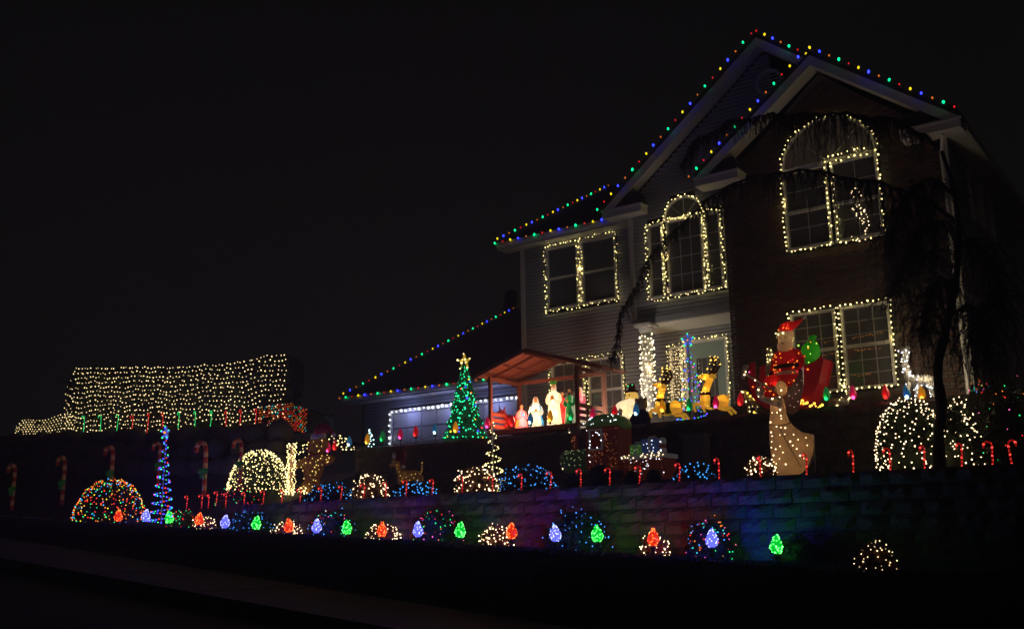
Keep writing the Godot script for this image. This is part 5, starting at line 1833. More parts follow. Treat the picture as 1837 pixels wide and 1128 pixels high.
func reindeer(c: Vector3, s: float, kind: float, label: String) -> void:
	# body centred at c, head towards -x
	var o := thing("reindeer", label, "reindeer figure", c - Vector3(0, 0.5, 0))
	var P := func(x: float, y: float, z: float) -> Vector3: return c + Vector3(x, y, z) * s
	var near := kind > 0.5
	var spine := [P.call(-0.4, 0.63, 0), P.call(-0.31, 0.635, 0), P.call(-0.2, 0.62, 0), P.call(-0.11, 0.58, 0), P.call(-0.15, 0.47, 0), P.call(-0.21, 0.36, 0), P.call(-0.25, 0.22, 0), P.call(-0.24, 0.06, 0), P.call(-0.1, -0.02, 0), P.call(0.06, -0.02, 0), P.call(0.2, 0.03, 0), P.call(0.31, 0.05, 0)]
	var fat := [0.028, 0.048, 0.078, 0.085, 0.08, 0.085, 0.1, 0.14, 0.145, 0.14, 0.15, 0.07]
	if not near:
		spine = [P.call(-0.42, 0.63, 0), P.call(-0.35, 0.62, 0), P.call(-0.27, 0.59, 0), P.call(-0.19, 0.56, 0), P.call(-0.21, 0.46, 0), P.call(-0.25, 0.36, 0), P.call(-0.27, 0.22, 0), P.call(-0.26, 0.07, 0), P.call(-0.12, -0.02, 0), P.call(0.02, -0.02, 0), P.call(0.15, 0.05, 0), P.call(0.26, 0.06, 0)]
	var st := begin(true)
	var dense := spline(spine, 4)
	var rr := []
	for k in 45:
		var f: float = k / 4.0
		var i := mini(int(f), 10)
		rr.append(lerpf(fat[i], fat[i + 1], smoothstep(0.0, 1.0, f - i)) * s)
	tube(st, dense, rr, 14, 0.85)
	# legs folded in a leap, each with its knee and hock
	for z in [-0.08, 0.08]:
		tube(st, curve([P.call(-0.24, -0.02, z), P.call(-0.38 - z, 0.0, z), P.call(-0.45 - z, -0.04, z), P.call(-0.4 - z, -0.18, z)], 8), [0.085, 0.07, 0.055, 0.045, 0.038, 0.034, 0.03, 0.028, 0.03], 8)
		tube(st, curve([P.call(0.18, 0.0, z), P.call(0.16, -0.17, z), P.call(0.32 + z, -0.16, z), P.call(0.44 + z, -0.3, z)], 8), [0.12, 0.1, 0.08, 0.06, 0.045, 0.038, 0.033, 0.03, 0.03], 8)
	tube(st, [P.call(0.29, 0.08, 0), P.call(0.36, 0.15, 0)], [0.05, 0.012], 7)
	done("lit_body", st, M.deer_gold, o)
	var ears := [[P.call(-0.1, 0.62, 0.06), P.call(0.0, 0.61, 0.12), P.call(0.13, 0.56, 0.13)], [P.call(-0.12, 0.63, -0.06), P.call(-0.06, 0.68, -0.13), P.call(0.0, 0.7, -0.16)]]
	if not near:
		ears = [[P.call(-0.17, 0.6, 0.06), P.call(-0.08, 0.54, 0.12), P.call(0.0, 0.5, 0.13)]]
	for e in ears:
		st = begin(true)
		tube(st, curve(e, 6), [0.022, 0.042, 0.054, 0.056, 0.046, 0.03, 0.006], 8, 0.5)
		done("ear", st, M.deer_gold, o)
	var beads := []
	for z in [-0.05, 0.05]:
		st = begin(true)
		var p := curve([P.call(-0.09, 0.66, z), P.call(0.03, 0.74, z * 1.8), P.call(0.12, 0.88, z * 2.2), P.call(0.09, 1.06, z * 1.6)], 12)
		if not near:
			p = curve([P.call(-0.17, 0.62, z), P.call(-0.05, 0.68, z * 1.8), P.call(0.03, 0.8, z * 2.4), P.call(0.0, 0.98, z * 1.8)], 12)
		var pr := []
		for k in 13:
			pr.append(lerpf(0.034, 0.016, k / 12.0) * (1.0 if near else 1.25))
		tube(st, p, pr, 7)
		for k in [3, 6, 8, 10]:
			var tip: Vector3 = p[k] + Vector3(-0.12, 0.05 + 0.004 * k, z * 0.3) * s
			tube(st, curve([p[k], p[k].lerp(tip, 0.6) + Vector3(0, -0.015, 0), tip], 4), [0.024, 0.026, 0.024, 0.018, 0.01], 6)
			beads.append(tip)
			beads.append(p[k])
		beads.append(p[12])
		done("antler", st, M.antler, o)
	lights(o, beads, ["deer_bead"], 0.03)
	st = begin(true)
	loft(st, P.call(-0.245, 0.23, 0) if near else P.call(-0.265, 0.23, 0), [[-0.035, 0.13, 0.115], [0.0, 0.135, 0.12], [0.03, 0.12, 0.105]], 14)
	done("collar", st, M.red_cloth, o)
	st = begin(true)
	loft(st, P.call(-0.02, 0.0, 0), [[-0.12, 0.12, 0.14], [0.04, 0.12, 0.135], [0.125, 0.1, 0.08], [0.14, 0.05, 0.04]], 12)
	done("saddle", st, M.green_cloth, o)
	st = begin(true)
	ball(st, P.call(-0.25, 0.655, 0.066) if near else P.call(-0.3, 0.62, 0.058), Vector3(0.016, 0.018, 0.012), 6, 4)
	ball(st, P.call(-0.42, 0.64, 0) if near else P.call(-0.44, 0.635, 0), Vector3(0.022, 0.02, 0.022), 6, 4)
	done("eye_and_nose", st, M.dark, o)
	var pts := []
	for k in 26:
		var q: Vector3 = dense[4 + rng.randi() % 38]
		pts.append(q + Vector3(rng.randf_range(-0.06, 0.06), rng.randf_range(-0.1, 0.06), 0.1) * s)
	lights(o, pts, ["deer_bead"], 0.017)
	for q in [P.call(-0.2, 0.6, 0), P.call(-0.23, 0.33, 0), P.call(-0.22, 0.05, 0), P.call(0.18, 0.02, 0)]:
		lamp(o, q, Color(1, 0.85, 0.5), 0.017, 0.03)


# ---------- stable and figures ----------

func statue(label: String, foot: Vector3, tall: float, turn: float, robe: String, cloak: String, hair: String, opts := {}) -> Node3D:
	var o := thing(opts.get("called", "lit_figurine"), label, "figurine", foot)
	var s := tall / 1.6
	if opts.has("kneel"):
		s = tall / 1.2
	var b := Basis(Vector3.UP, turn)
	var L := func(x: float, y: float, z: float) -> Vector3: return foot + b * (Vector3(x, y, z) * s)
	var rings := [[0.0, 0.27, 0.22], [0.12, 0.26, 0.2], [0.55, 0.21, 0.17], [0.9, 0.18, 0.14], [1.1, 0.21, 0.14], [1.22, 0.19, 0.12], [1.29, 0.1, 0.08], [1.36, 0.06, 0.06]]
	var neck := 1.36
	if opts.has("kneel"):
		rings = [[0.0, 0.3, 0.32], [0.12, 0.3, 0.32], [0.35, 0.24, 0.24], [0.6, 0.18, 0.14], [0.75, 0.2, 0.14], [0.85, 0.18, 0.12], [0.92, 0.1, 0.08], [0.98, 0.06, 0.06]]
		neck = 0.98
	var scaled := []
	var wide := []
	for r in rings:
		scaled.append([r[0] * s, r[1] * s, r[2] * s])
		wide.append([r[0] * s, (r[1] + 0.025) * s, (r[2] + 0.03) * s])
	var st := begin(true)
	loft(st, foot, scaled, 16, turn)
	var sh := neck - 0.16
	for k in [-1.0, 1.0]:
		tube(st, curve([L.call(k * 0.18, sh, 0), L.call(k * 0.25, sh - 0.22, 0.03), L.call(k * 0.2, sh - 0.36, 0.14), L.call(k * 0.05, sh - 0.22, 0.22)], 8), [0.06 * s, 0.07 * s, 0.07 * s, 0.075 * s, 0.075 * s, 0.07 * s, 0.065 * s, 0.06 * s, 0.05 * s], 8)
	done("robe", st, M[robe], o)
	if cloak:
		st = begin(true)
		wide.remove_at(wide.size() - 1)
		loft(st, foot, wide, 14, turn, 0.75, TAU - 0.75)
		done("cloak", st, M[cloak], o)
	lamp(o, L.call(0, neck * 0.3, 0.02), Color(1, 0.9, 0.75), 0.12 * s * s, 0.03)
	lamp(o, L.call(0, neck * 0.72, 0.0), Color(1, 0.9, 0.75), 0.08 * s * s, 0.03)
	# hands folded or holding a gift
	st = begin(true)
	for k in [-1.0, 1.0]:
		ball(st, L.call(k * 0.025, sh - 0.19, 0.25), Vector3(0.032, 0.055, 0.035) * s, 8, 5)
		for q in 4:
			tube(st, [L.call(k * 0.02, sh - 0.17 + 0.01 * q, 0.26), L.call(k * 0.012, sh - 0.11 + 0.014 * q, 0.275 - 0.012 * q)], 0.009 * s, 5)
		tube(st, [L.call(k * 0.035, sh - 0.19, 0.265), L.call(k * 0.02, sh - 0.14, 0.29)], 0.01 * s, 5)
	done("hands", st, M.lit_skin, o)
	# head with a face
	var hc: Vector3 = L.call(0, neck + 0.12, 0.02)
	st = begin(true)
	ball(st, hc, Vector3(0.085, 0.115, 0.1) * s, 12, 9, b)
	tube(st, [L.call(0, neck - 0.02, 0), L.call(0, neck + 0.05, 0.01)], 0.05 * s, 8)
	ball(st, L.call(0, neck + 0.11, 0.115), Vector3(0.015, 0.028, 0.022) * s, 6, 5, b)
	for k in [-1.0, 1.0]:
		ball(st, L.call(k * 0.086, neck + 0.11, 0.01), Vector3(0.012, 0.03, 0.02) * s, 6, 5, b)
	done("head", st, M.lit_skin, o)
	st = begin(true)
	for k in [-1.0, 1.0]:
		ball(st, L.call(k * 0.034, neck + 0.135, 0.103), Vector3(0.014, 0.009, 0.008) * s, 6, 4, b)
		tube(st, [L.call(k * 0.016, neck + 0.16, 0.105), L.call(k * 0.052, neck + 0.158, 0.092)], 0.005 * s, 4)
	tube(st, [L.call(-0.02, neck + 0.065, 0.105), L.call(0.02, neck + 0.065, 0.105)], 0.006 * s, 4)
	done("face", st, M.lit_brown, o)
	if opts.has("hood"):
		st = begin(true)
		loft(st, L.call(0, 0, -0.01), [[(neck - 0.12) * s, 0.2 * s, 0.15 * s], [(neck + 0.0) * s, 0.13 * s, 0.12 * s], [(neck + 0.12) * s, 0.112 * s, 0.125 * s], [(neck + 0.21) * s, 0.085 * s, 0.1 * s], [(neck + 0.255) * s, 0.02 * s, 0.03 * s]], 14, turn, 0.75, TAU - 0.75)
		done("hood", st, M[opts.hood], o)
	else:
		st = begin(true)
		loft(st, L.call(0, 0, -0.01), [[(neck - 0.03) * s, 0.1 * s, 0.1 * s], [(neck + 0.1) * s, 0.1 * s, 0.115 * s], [(neck + 0.19) * s, 0.085 * s, 0.105 * s], [(neck + 0.245) * s, 0.02 * s, 0.03 * s]], 12, turn, 0.85, TAU - 0.85)
		done("hair", st, M[hair], o)
	if opts.has("beard"):
		st = begin(true)
		ball(st, L.call(0, neck + 0.03, 0.08), Vector3(0.07, 0.085, 0.05) * s, 10, 6, b)
		done("beard", st, M[hair], o)
	if opts.has("crown"):
		st = begin()
		var at: Vector3 = L.call(0, 0, 0.0)
		loft(st, at, [[(neck + 0.2) * s, 0.1 * s, 0.11 * s], [(neck + 0.3) * s, 0.115 * s, 0.125 * s]], 14, turn)
		for k in 7:
			var a := TAU * k / 7.0
			var p := at + Vector3(sin(a) * 0.11 * s, (neck + 0.29) * s, cos(a) * 0.12 * s)
			loft(st, p, [[0, 0.035 * s, 0.02 * s], [0.09 * s, 0.004, 0.004]], 5, a)
		done("crown", st, M[opts.crown], o)
	if opts.has("gift"):
		st = begin(true)
		loft(st, L.call(0, sh - 0.24, 0.3), [[0, 0.07 * s, 0.06 * s], [0.08 * s, 0.09 * s, 0.07 * s], [0.11 * s, 0.06 * s, 0.05 * s], [0.17 * s, 0.02 * s, 0.02 * s]], 10)
		done("gift", st, M[opts.gift], o)
	return o


func make_nativity() -> void:
	var x0 := -16.3
	var x1 := -13.6
	var z0 := -22.0
	var z1 := -23.35
	var y := 4.6
	var o := thing("stable", "open wooden stable with a low gabled plank roof sheltering glowing figures", "stable", Vector3(-14.95, 4.45, -22.7))
	for x in [x0, x1]:
		beam("post", o, Vector3(x, 4.45, z0), Vector3(x, 6.02, z0), 0.085, 0.085, M.wood)
		beam("post", o, Vector3(x, 4.45, z1), Vector3(x, 6.02, z1), 0.1, 0.1, M.wood)
		beam("side_beam", o, Vector3(x, 5.97, z0 + 0.02), Vector3(x, 5.97, z1 - 0.02), 0.05, 0.1, M.wood)
		for k in 3:
			beam("rail", o, Vector3(x, 4.72 + k * 0.16, z0 - 0.03), Vector3(x, 4.72 + k * 0.16, z1 + 0.03), 0.03, 0.1, M.wood)
	beam("back_beam", o, Vector3(x0, 6.0, z1 - 0.01), Vector3(x1, 6.0, z1 - 0.01), 0.05, 0.1, M.wood)
	for k in 11:
		bar("floor_plank", o, Vector3(x0 + 0.12 + k * 0.246, y - 0.03, (z0 + z1) * 0.5), Vector3(0.238, 0.035, 1.45), M.wood)
	beam("floor_edge", o, Vector3(x0 - 0.05, y - 0.09, z0 + 0.08), Vector3(x1 + 0.05, y - 0.09, z0 + 0.08), 0.03, 0.12, M.wood)
	# roof: planks from eave to ridge on rafters
	var rid := Vector3(-15.0, 6.53, 0)
	var el := Vector3(-16.72, 5.98, 0)
	var er := Vector3(-13.1, 5.96, 0)
	for e in [el, er]:
		var d: Vector3 = (rid - e)
		for k in 9:
			var z := -21.78 - k * 0.212 - 0.1
			beam("roof_plank", o, e + Vector3(0, 0.075, z), e + d + Vector3(0, 0.075, z), 0.205, 0.018, M.wood)
		for k in 4:
			var z := -21.8 - k * 0.6
			beam("rafter", o, e + Vector3(0, 0.025, z), e + d + Vector3(0, 0.025, z), 0.045, 0.07, M.wood)
		beam("purlin", o, e + d * 0.5 + Vector3(0, 0.035, -21.77), e + d * 0.5 + Vector3(0, 0.035, -23.7), 0.045, 0.04, M.wood)
	beam("ridge_beam", o, Vector3(-15.0, 6.49, -21.76), Vector3(-15.0, 6.49, -23.7), 0.045, 0.09, M.wood)
	lamp(o, Vector3(-15.3, 4.95, -22.15), Color(1.0, 0.68, 0.5), 1.5, 0.12)
	lamp(o, Vector3(-15.95, 4.8, -22.3), Color(1.0, 0.36, 0.16), 0.5, 0.1)
	# figures
	statue("kneeling glowing woman with a white hood and bright blue cloak in the stable", Vector3(-15.089, 4.652, -22.35), 0.74, 0.6, "lit_white", "lit_blue", "lit_white", {"kneel": true, "hood": "lit_white"})
	statue("tall glowing king with a green topped crown, holding a gift in the stable", Vector3(-14.553, 4.614, -22.4), 1.1, 0.35, "lit_white", "lit_white", "lit_cream", {"crown": "crown_green", "beard": true, "gift": "lit_gold"})
	statue("glowing bearded man with a green skirt and cream cloak at the stable's right post", Vector3(-14, 4.59, -22.3), 0.92, 0.0, "lit_green", "lit_cream", "lit_brown", {"beard": true})
	statue("dark haired glowing figure in red, between the king and the man in green", Vector3(-14.49, 4.663, -22.7), 0.86, 0.7, "lit_red", "lit_white", "lit_brown", {})
	statue("small kneeling glowing figure in pink and blue with a dark cap, left in the stable", Vector3(-15.652, 4.65, -22.5), 0.62, 0.9, "lit_pink", "lit_gold", "lit_brown", {"kneel": true, "gift": "lit_blue"})
	statue("glowing white winged figure partly behind the stable's right front post", Vector3(-14.132, 4.688, -23), 0.95, 0.0, "lit_pink", "lit_white", "lit_cream", {"hood": "lit_white"})
	# lying animals and the manger
	var m := Vector3(-16.081, 4.704, -22.75)
	var an := thing("lying_donkey_figurine", "dark red lying animal figure at the left end of the stable", "figurine", m)
	var st := begin(true)
	tube(st, curve([m + Vector3(0.34, 0.12, 0), m + Vector3(0.1, 0.2, 0), m + Vector3(-0.16, 0.2, 0), m + Vector3(-0.28, 0.36, 0.04), m + Vector3(-0.34, 0.45, 0.1), m + Vector3(-0.38, 0.38, 0.24)], 14), [0.04, 0.12, 0.15, 0.16, 0.16, 0.155, 0.15, 0.13, 0.1, 0.085, 0.085, 0.09, 0.075, 0.06, 0.035], 10)
	for k in [-1.0, 1.0]:
		tube(st, [m + Vector3(-0.33 + k * 0.06, 0.48, 0.08), m + Vector3(-0.33 + k * 0.1, 0.62, 0.05)], [0.03, 0.008], 6)
		tube(st, [m + Vector3(-0.12, 0.08, k * 0.12), m + Vector3(-0.34, 0.04, k * 0.13), m + Vector3(-0.2, 0.03, k * 0.17)], [0.05, 0.035, 0.03], 6)
	done("body", st, M.red_clay, an)
	m = Vector3(-15.733, 4.685, -22.85)
	var cr := thing("manger", "small straw filled manger between the kneeling figures", "manger", m)
	for k in 4:
		beam("slat", cr, m + Vector3(-0.26, 0.1 + k * 0.045, 0.1 + k * 0.03), m + Vector3(0.26, 0.1 + k * 0.045, 0.1 + k * 0.03), 0.02, 0.04, M.wood)
		beam("slat", cr, m + Vector3(-0.26, 0.1 + k * 0.045, -0.1 - k * 0.03), m + Vector3(0.26, 0.1 + k * 0.045, -0.1 - k * 0.03), 0.02, 0.04, M.wood)
	for k in [-1.0, 1.0]:
		beam("leg", cr, m + Vector3(k * 0.22, 0.0, 0.16), m + Vector3(k * 0.22, 0.26, -0.2), 0.03, 0.03, M.wood)
		beam("leg", cr, m + Vector3(k * 0.22, 0.0, -0.16), m + Vector3(k * 0.22, 0.26, 0.2), 0.03, 0.03, M.wood)
	var w := []
	for k in 160:
		w.append(Transform3D(any_turn(), m + Vector3(rng.randf_range(-0.24, 0.24), rng.randf_range(0.16, 0.24), rng.randf_range(-0.14, 0.14))))
	scatter("straw", leaf_mesh(0.05), w, M.straw, cr)
	m = Vector3(-13.794, 4.51, -22.55)
	an = thing("lying_sheep_figurine", "small pale lying sheep figure behind the stable's right rails", "figurine", m)
	st = begin(true)
	ball(st, m + Vector3(0, 0.12, 0), Vector3(0.2, 0.12, 0.12), 12, 7)
	ball(st, m + Vector3(-0.2, 0.2, 0.04), Vector3(0.09, 0.07, 0.06), 9, 6)
	for k in [-1.0, 1.0]:
		ball(st, m + Vector3(-0.17, 0.23, 0.04 + k * 0.07), Vector3(0.03, 0.018, 0.035), 6, 4)
		tube(st, [m + Vector3(-0.08, 0.06, k * 0.1), m + Vector3(-0.24, 0.03, k * 0.1)], [0.03, 0.022], 6)
	done("lit_body", st, M.lit_cream, an)


# ---------- sleigh, red suited figure, angel, gingerbread, dog ----------

func make_sleigh() -> void:
	var z := -22.1
	var o := thing("sleigh", "dark red mesh sleigh with scattered red lights, curled at the back", "sleigh", Vector3(-8.099, 4.348, -22.1))
	var side := [Vector3(-8.99, 5.08, -22.1), Vector3(-8.92, 5.517, -22.1), Vector3(-8.798, 5.542, -22.1), Vector3(-8.807, 5.061, -22.1), Vector3(-8.689, 4.873, -22.1), Vector3(-7.872, 4.843, -22.1), Vector3(-7.684, 5.316, -22.1), Vector3(-7.454, 5.388, -22.1), Vector3(-7.298, 5.493, -22.1), Vector3(-7.243, 5.413, -22.1), Vector3(-7.395, 4.917, -22.1), Vector3(-7.622, 4.55, -22.1), Vector3(-7.905, 4.429, -22.1), Vector3(-8.602, 4.466, -22.1), Vector3(-8.884, 4.716, -22.1)]
	for s in [-0.3, 0.3]:
		var st := begin()
		var p := []
		for q in side:
			p.append(q + Vector3(0, 0, s))
		slab(st, p, 0.03)
		done("side_panel", st, M.sleigh_red, o)
		st = begin(true)
		tube(st, curve([Vector3(-9.039, 4.768, -22.1), Vector3(-8.899, 4.504, -22.1), Vector3(-8.418, 4.339, -22.1), Vector3(-7.791, 4.298, -22.1), Vector3(-7.415, 4.374, -22.1)], 10).map(func(q): return q + Vector3(0, -0.04, s)), 0.02, 6)
		done("runner", st, M.steel, o)
	var st := begin()
	var back := [Vector3(-7.277, 5.454, -22.1), Vector3(-7.431, 4.921, -22.1), Vector3(-7.644, 4.576, -22.1), Vector3(-7.903, 4.453, -22.1)]
	for k in 3:
		quad(st, back[k] + Vector3(0, 0, -0.29), back[k] + Vector3(0, 0, 0.29), back[k + 1] + Vector3(0, 0, 0.29), back[k + 1] + Vector3(0, 0, -0.29), back[k] + Vector3(-2, 0, 0))
	done("seat_back", st, M.sleigh_red, o)
	var pts := []
	for q in [[1448, 680], [1462, 676], [1441, 688], [1456, 697], [1470, 664], [1447, 698], [1440, 712], [1435, 720], [1475, 655], [1380, 718], [1362, 700], [1357, 672], [1400, 725], [1452, 715], [1466, 700]]:
		pts.append(Vector3(side[0].x + (q[0] - 1352) / 82.0, side[0].y - (q[1] - 690) / 80.0 + (q[0] - 1352) / 82.0 * 0.2, z + 0.34))
	lights(o, pts, ["orange", "red", "orange", "pink"], 0.024)
	# the seated figure
	var S := Vector3(-8.127, 4.98, -22)
	var f := thing("red_suited_figure", "plump white bearded figure in a red suit and cap, seated in the sleigh", "figurine", S)
	var L := func(x: float, y: float, d: float) -> Vector3: return S + Vector3(x, y, d)
	st = begin(true)
	loft(st, S, [[0.0, 0.27, 0.2], [0.12, 0.31, 0.24], [0.3, 0.3, 0.24], [0.45, 0.29, 0.21], [0.66, 0.25, 0.17], [0.78, 0.21, 0.14], [0.83, 0.1, 0.09]], 18)
	# arms with the hands resting towards the reins, thighs and shins
	for k in [-1.0, 1.0]:
		tube(st, curve([L.call(k * 0.19, 0.73, 0), L.call(k * 0.31, 0.5, -0.02), L.call(k * 0.33, 0.3, 0.1)], 6), [0.09, 0.1, 0.095, 0.085, 0.075, 0.065, 0.06], 9)
		tube(st, curve([L.call(k * 0.13, 0.08, 0.05), L.call(k * 0.16 - 0.2, 0.1, 0.22), L.call(k * 0.16 - 0.3, -0.28, 0.24)], 7), [0.14, 0.14, 0.13, 0.12, 0.11, 0.1, 0.09, 0.085], 10)
	done("lit_suit", st, M.suit_red, f)
	st = begin(true)
	loft(st, S, [[0.35, 0.297, 0.235], [0.36, 0.315, 0.25], [0.43, 0.31, 0.24], [0.44, 0.29, 0.22]], 18)
	done("belt", st, M.dark, f)
	st = begin(true)
	loft(st, S, [[0.2, 0.308, 0.243], [0.21, 0.335, 0.265], [0.27, 0.335, 0.265], [0.28, 0.3, 0.24]], 18)
	done("coat_trim", st, M.beard_white, f)
	st = begin(true)
	for k in [-1.0, 1.0]:
		var h: Vector3 = L.call(k * 0.34, 0.26, 0.12)
		ball(st, h, Vector3(0.06, 0.05, 0.06), 8, 6)
		for q in 4:
			tube(st, [h + Vector3(-0.03 + q * 0.02, 0.0, 0.04), h + Vector3(-0.035 + q * 0.022, -0.03, 0.075), h + Vector3(-0.03 + q * 0.02, -0.055, 0.06)], 0.012, 5)
		tube(st, [h + Vector3(-k * 0.04, 0.01, 0.03), h + Vector3(-k * 0.05, -0.01, 0.07)], 0.013, 5)
		ball(st, L.call(k * 0.16 - 0.33, -0.32, 0.28), Vector3(0.09, 0.06, 0.13), 8, 6)
	done("gloves_and_boots", st, M.dark, f)
	var hc: Vector3 = L.call(0.0, 0.98, 0.02)
	st = begin(true)
	ball(st, hc, Vector3(0.16, 0.18, 0.16), 14, 10)
	ball(st, hc + Vector3(-0.01, -0.0, 0.165), Vector3(0.032, 0.03, 0.03), 8, 5)
	done("lit_face", st, M.beard_white, f)
	st = begin(true)
	ball(st, hc + Vector3(0, -0.14, 0.06), Vector3(0.18, 0.16, 0.13), 12, 8)
	ball(st, hc + Vector3(-0.05, -0.05, 0.16), Vector3(0.06, 0.025, 0.03), 8, 5, Basis(Vector3(0, 0, 1), 0.3))
	ball(st, hc + Vector3(0.05, -0.05, 0.16), Vector3(0.06, 0.025, 0.03), 8, 5, Basis(Vector3(0, 0, 1), -0.3))
	done("beard", st, M.beard_white, f)
	st = begin(true)
	for k in [-1.0, 1.0]:
		tube(st, [hc + Vector3(k * 0.03, 0.045, 0.155), hc + Vector3(k * 0.06, 0.06, 0.15), hc + Vector3(k * 0.09, 0.045, 0.135)], 0.009, 5)
	ball(st, hc + Vector3(0, -0.09, 0.185), Vector3(0.03, 0.022, 0.02), 7, 5)
	done("eyes_and_mouth", st, M.lit_brown, f)
	st = begin(true)
	loft(st, hc, [[0.06, 0.17, 0.17], [0.08, 0.195, 0.19], [0.17, 0.195, 0.19], [0.2, 0.16, 0.16]], 16)
	done("cap_band", st, M.fur_cream, f)
	st = begin(true)
	tube(st, curve([hc + Vector3(0.0, 0.18, 0), hc + Vector3(0.06, 0.3, 0), hc + Vector3(0.22, 0.32, 0.02), hc + Vector3(0.42, 0.42, 0.03)], 9), [0.17, 0.165, 0.15, 0.125, 0.1, 0.085, 0.07, 0.055, 0.04, 0.03], 12)
	done("lit_cap", st, M.suit_red, f)
	st = begin(true)
	ball(st, hc + Vector3(0.46, 0.46, 0.03), Vector3(0.05, 0.05, 0.05), 8, 6)
	done("cap_pompom", st, M.grey_fur, f)
	lights(f, [hc + Vector3(-0.08, 0.12, 0.2), hc + Vector3(0.03, 0.14, 0.2), hc + Vector3(-0.15, 0.16, 0.16)], ["fur_spark"], 0.03)
	pts = []
	for k in 34:
		var a := rng.randf_range(-1.4, 1.4)
		pts.append(L.call(sin(a) * 0.3, rng.randf_range(-0.0, 0.75), cos(a) * 0.25 + 0.03))
	for k in 8:
		pts.append(hc + Vector3(rng.randf_range(-0.1, 0.15), rng.randf_range(0.22, 0.34), 0.16))
	for k in 10:
		pts.append(L.call(rng.randf_range(-0.45, -0.05), rng.randf_range(-0.25, 0.1), 0.38))
	lights(f, pts, ["orange", "red", "orange"], 0.017)
	for q in [L.call(0, 0.16, 0), L.call(0, 0.55, 0), L.call(-0.25, 0.05, 0.22)]:
		lamp(f, q, Color(1, 0.8, 0.7), 0.009, 0.04)
	lamp(f, hc, Color(1, 0.85, 0.65), 0.008, 0.03)
	lamp(f, hc + Vector3(0.08, 0.27, 0), Color(1, 0.8, 0.7), 0.008, 0.03)
	# green sack behind him
	var g := Vector3(-7.684, 5.741, -22.3)
	var k2 := thing("green_sack", "green glowing gift sack leaning behind the red suited figure", "sack", g - Vector3(0, 0.45, 0))
	st = begin(true)
	loft(st, g - Vector3(0, 0.42, 0), [[0.02, 0.05, 0.05], [0.1, 0.12, 0.12], [0.32, 0.23, 0.18, -0.02], [0.5, 0.2, 0.16], [0.6, 0.11, 0.1, 0.03], [0.64, 0.06, 0.06, 0.04], [0.72, 0.1, 0.09, 0.07], [0.75, 0.03, 0.03, 0.07]], 12)
	done("lit_sack", st, M.sack_green, k2)
	lamp(k2, g - Vector3(0, 0.1, 0), Color(0.9, 1, 0.7), 0.0035, 0.04)
	lights(k2, [g + Vector3(-0.2, 0.1, 0.2), g + Vector3(0.02, 0.05, 0.22), g + Vector3(0.2, 0.1, 0.18), g + Vector3(0.06, -0.12, 0.22), g + Vector3(0.0, -0.3, 0.2)], ["yellow_green"], 0.026)
	# yellow flowers of light at the sleigh's foot
	var fl := Vector3(-7.636, 4.415, -21.7)
	var y := thing("yellow_light_cluster", "cluster of chunky yellow lights at the foot of the sleigh", "string lights", fl)
	pts = []
	for k in 14:
		pts.append(fl + Vector3(-0.22 + k * 0.045, 0.16 - 0.015 * k + rng.randf_range(-0.08, 0.06), rng.randf_range(-0.05, 0.05)))
	lights(y, pts, ["amber"], 0.034)
	wire(y, pts, 0.006)


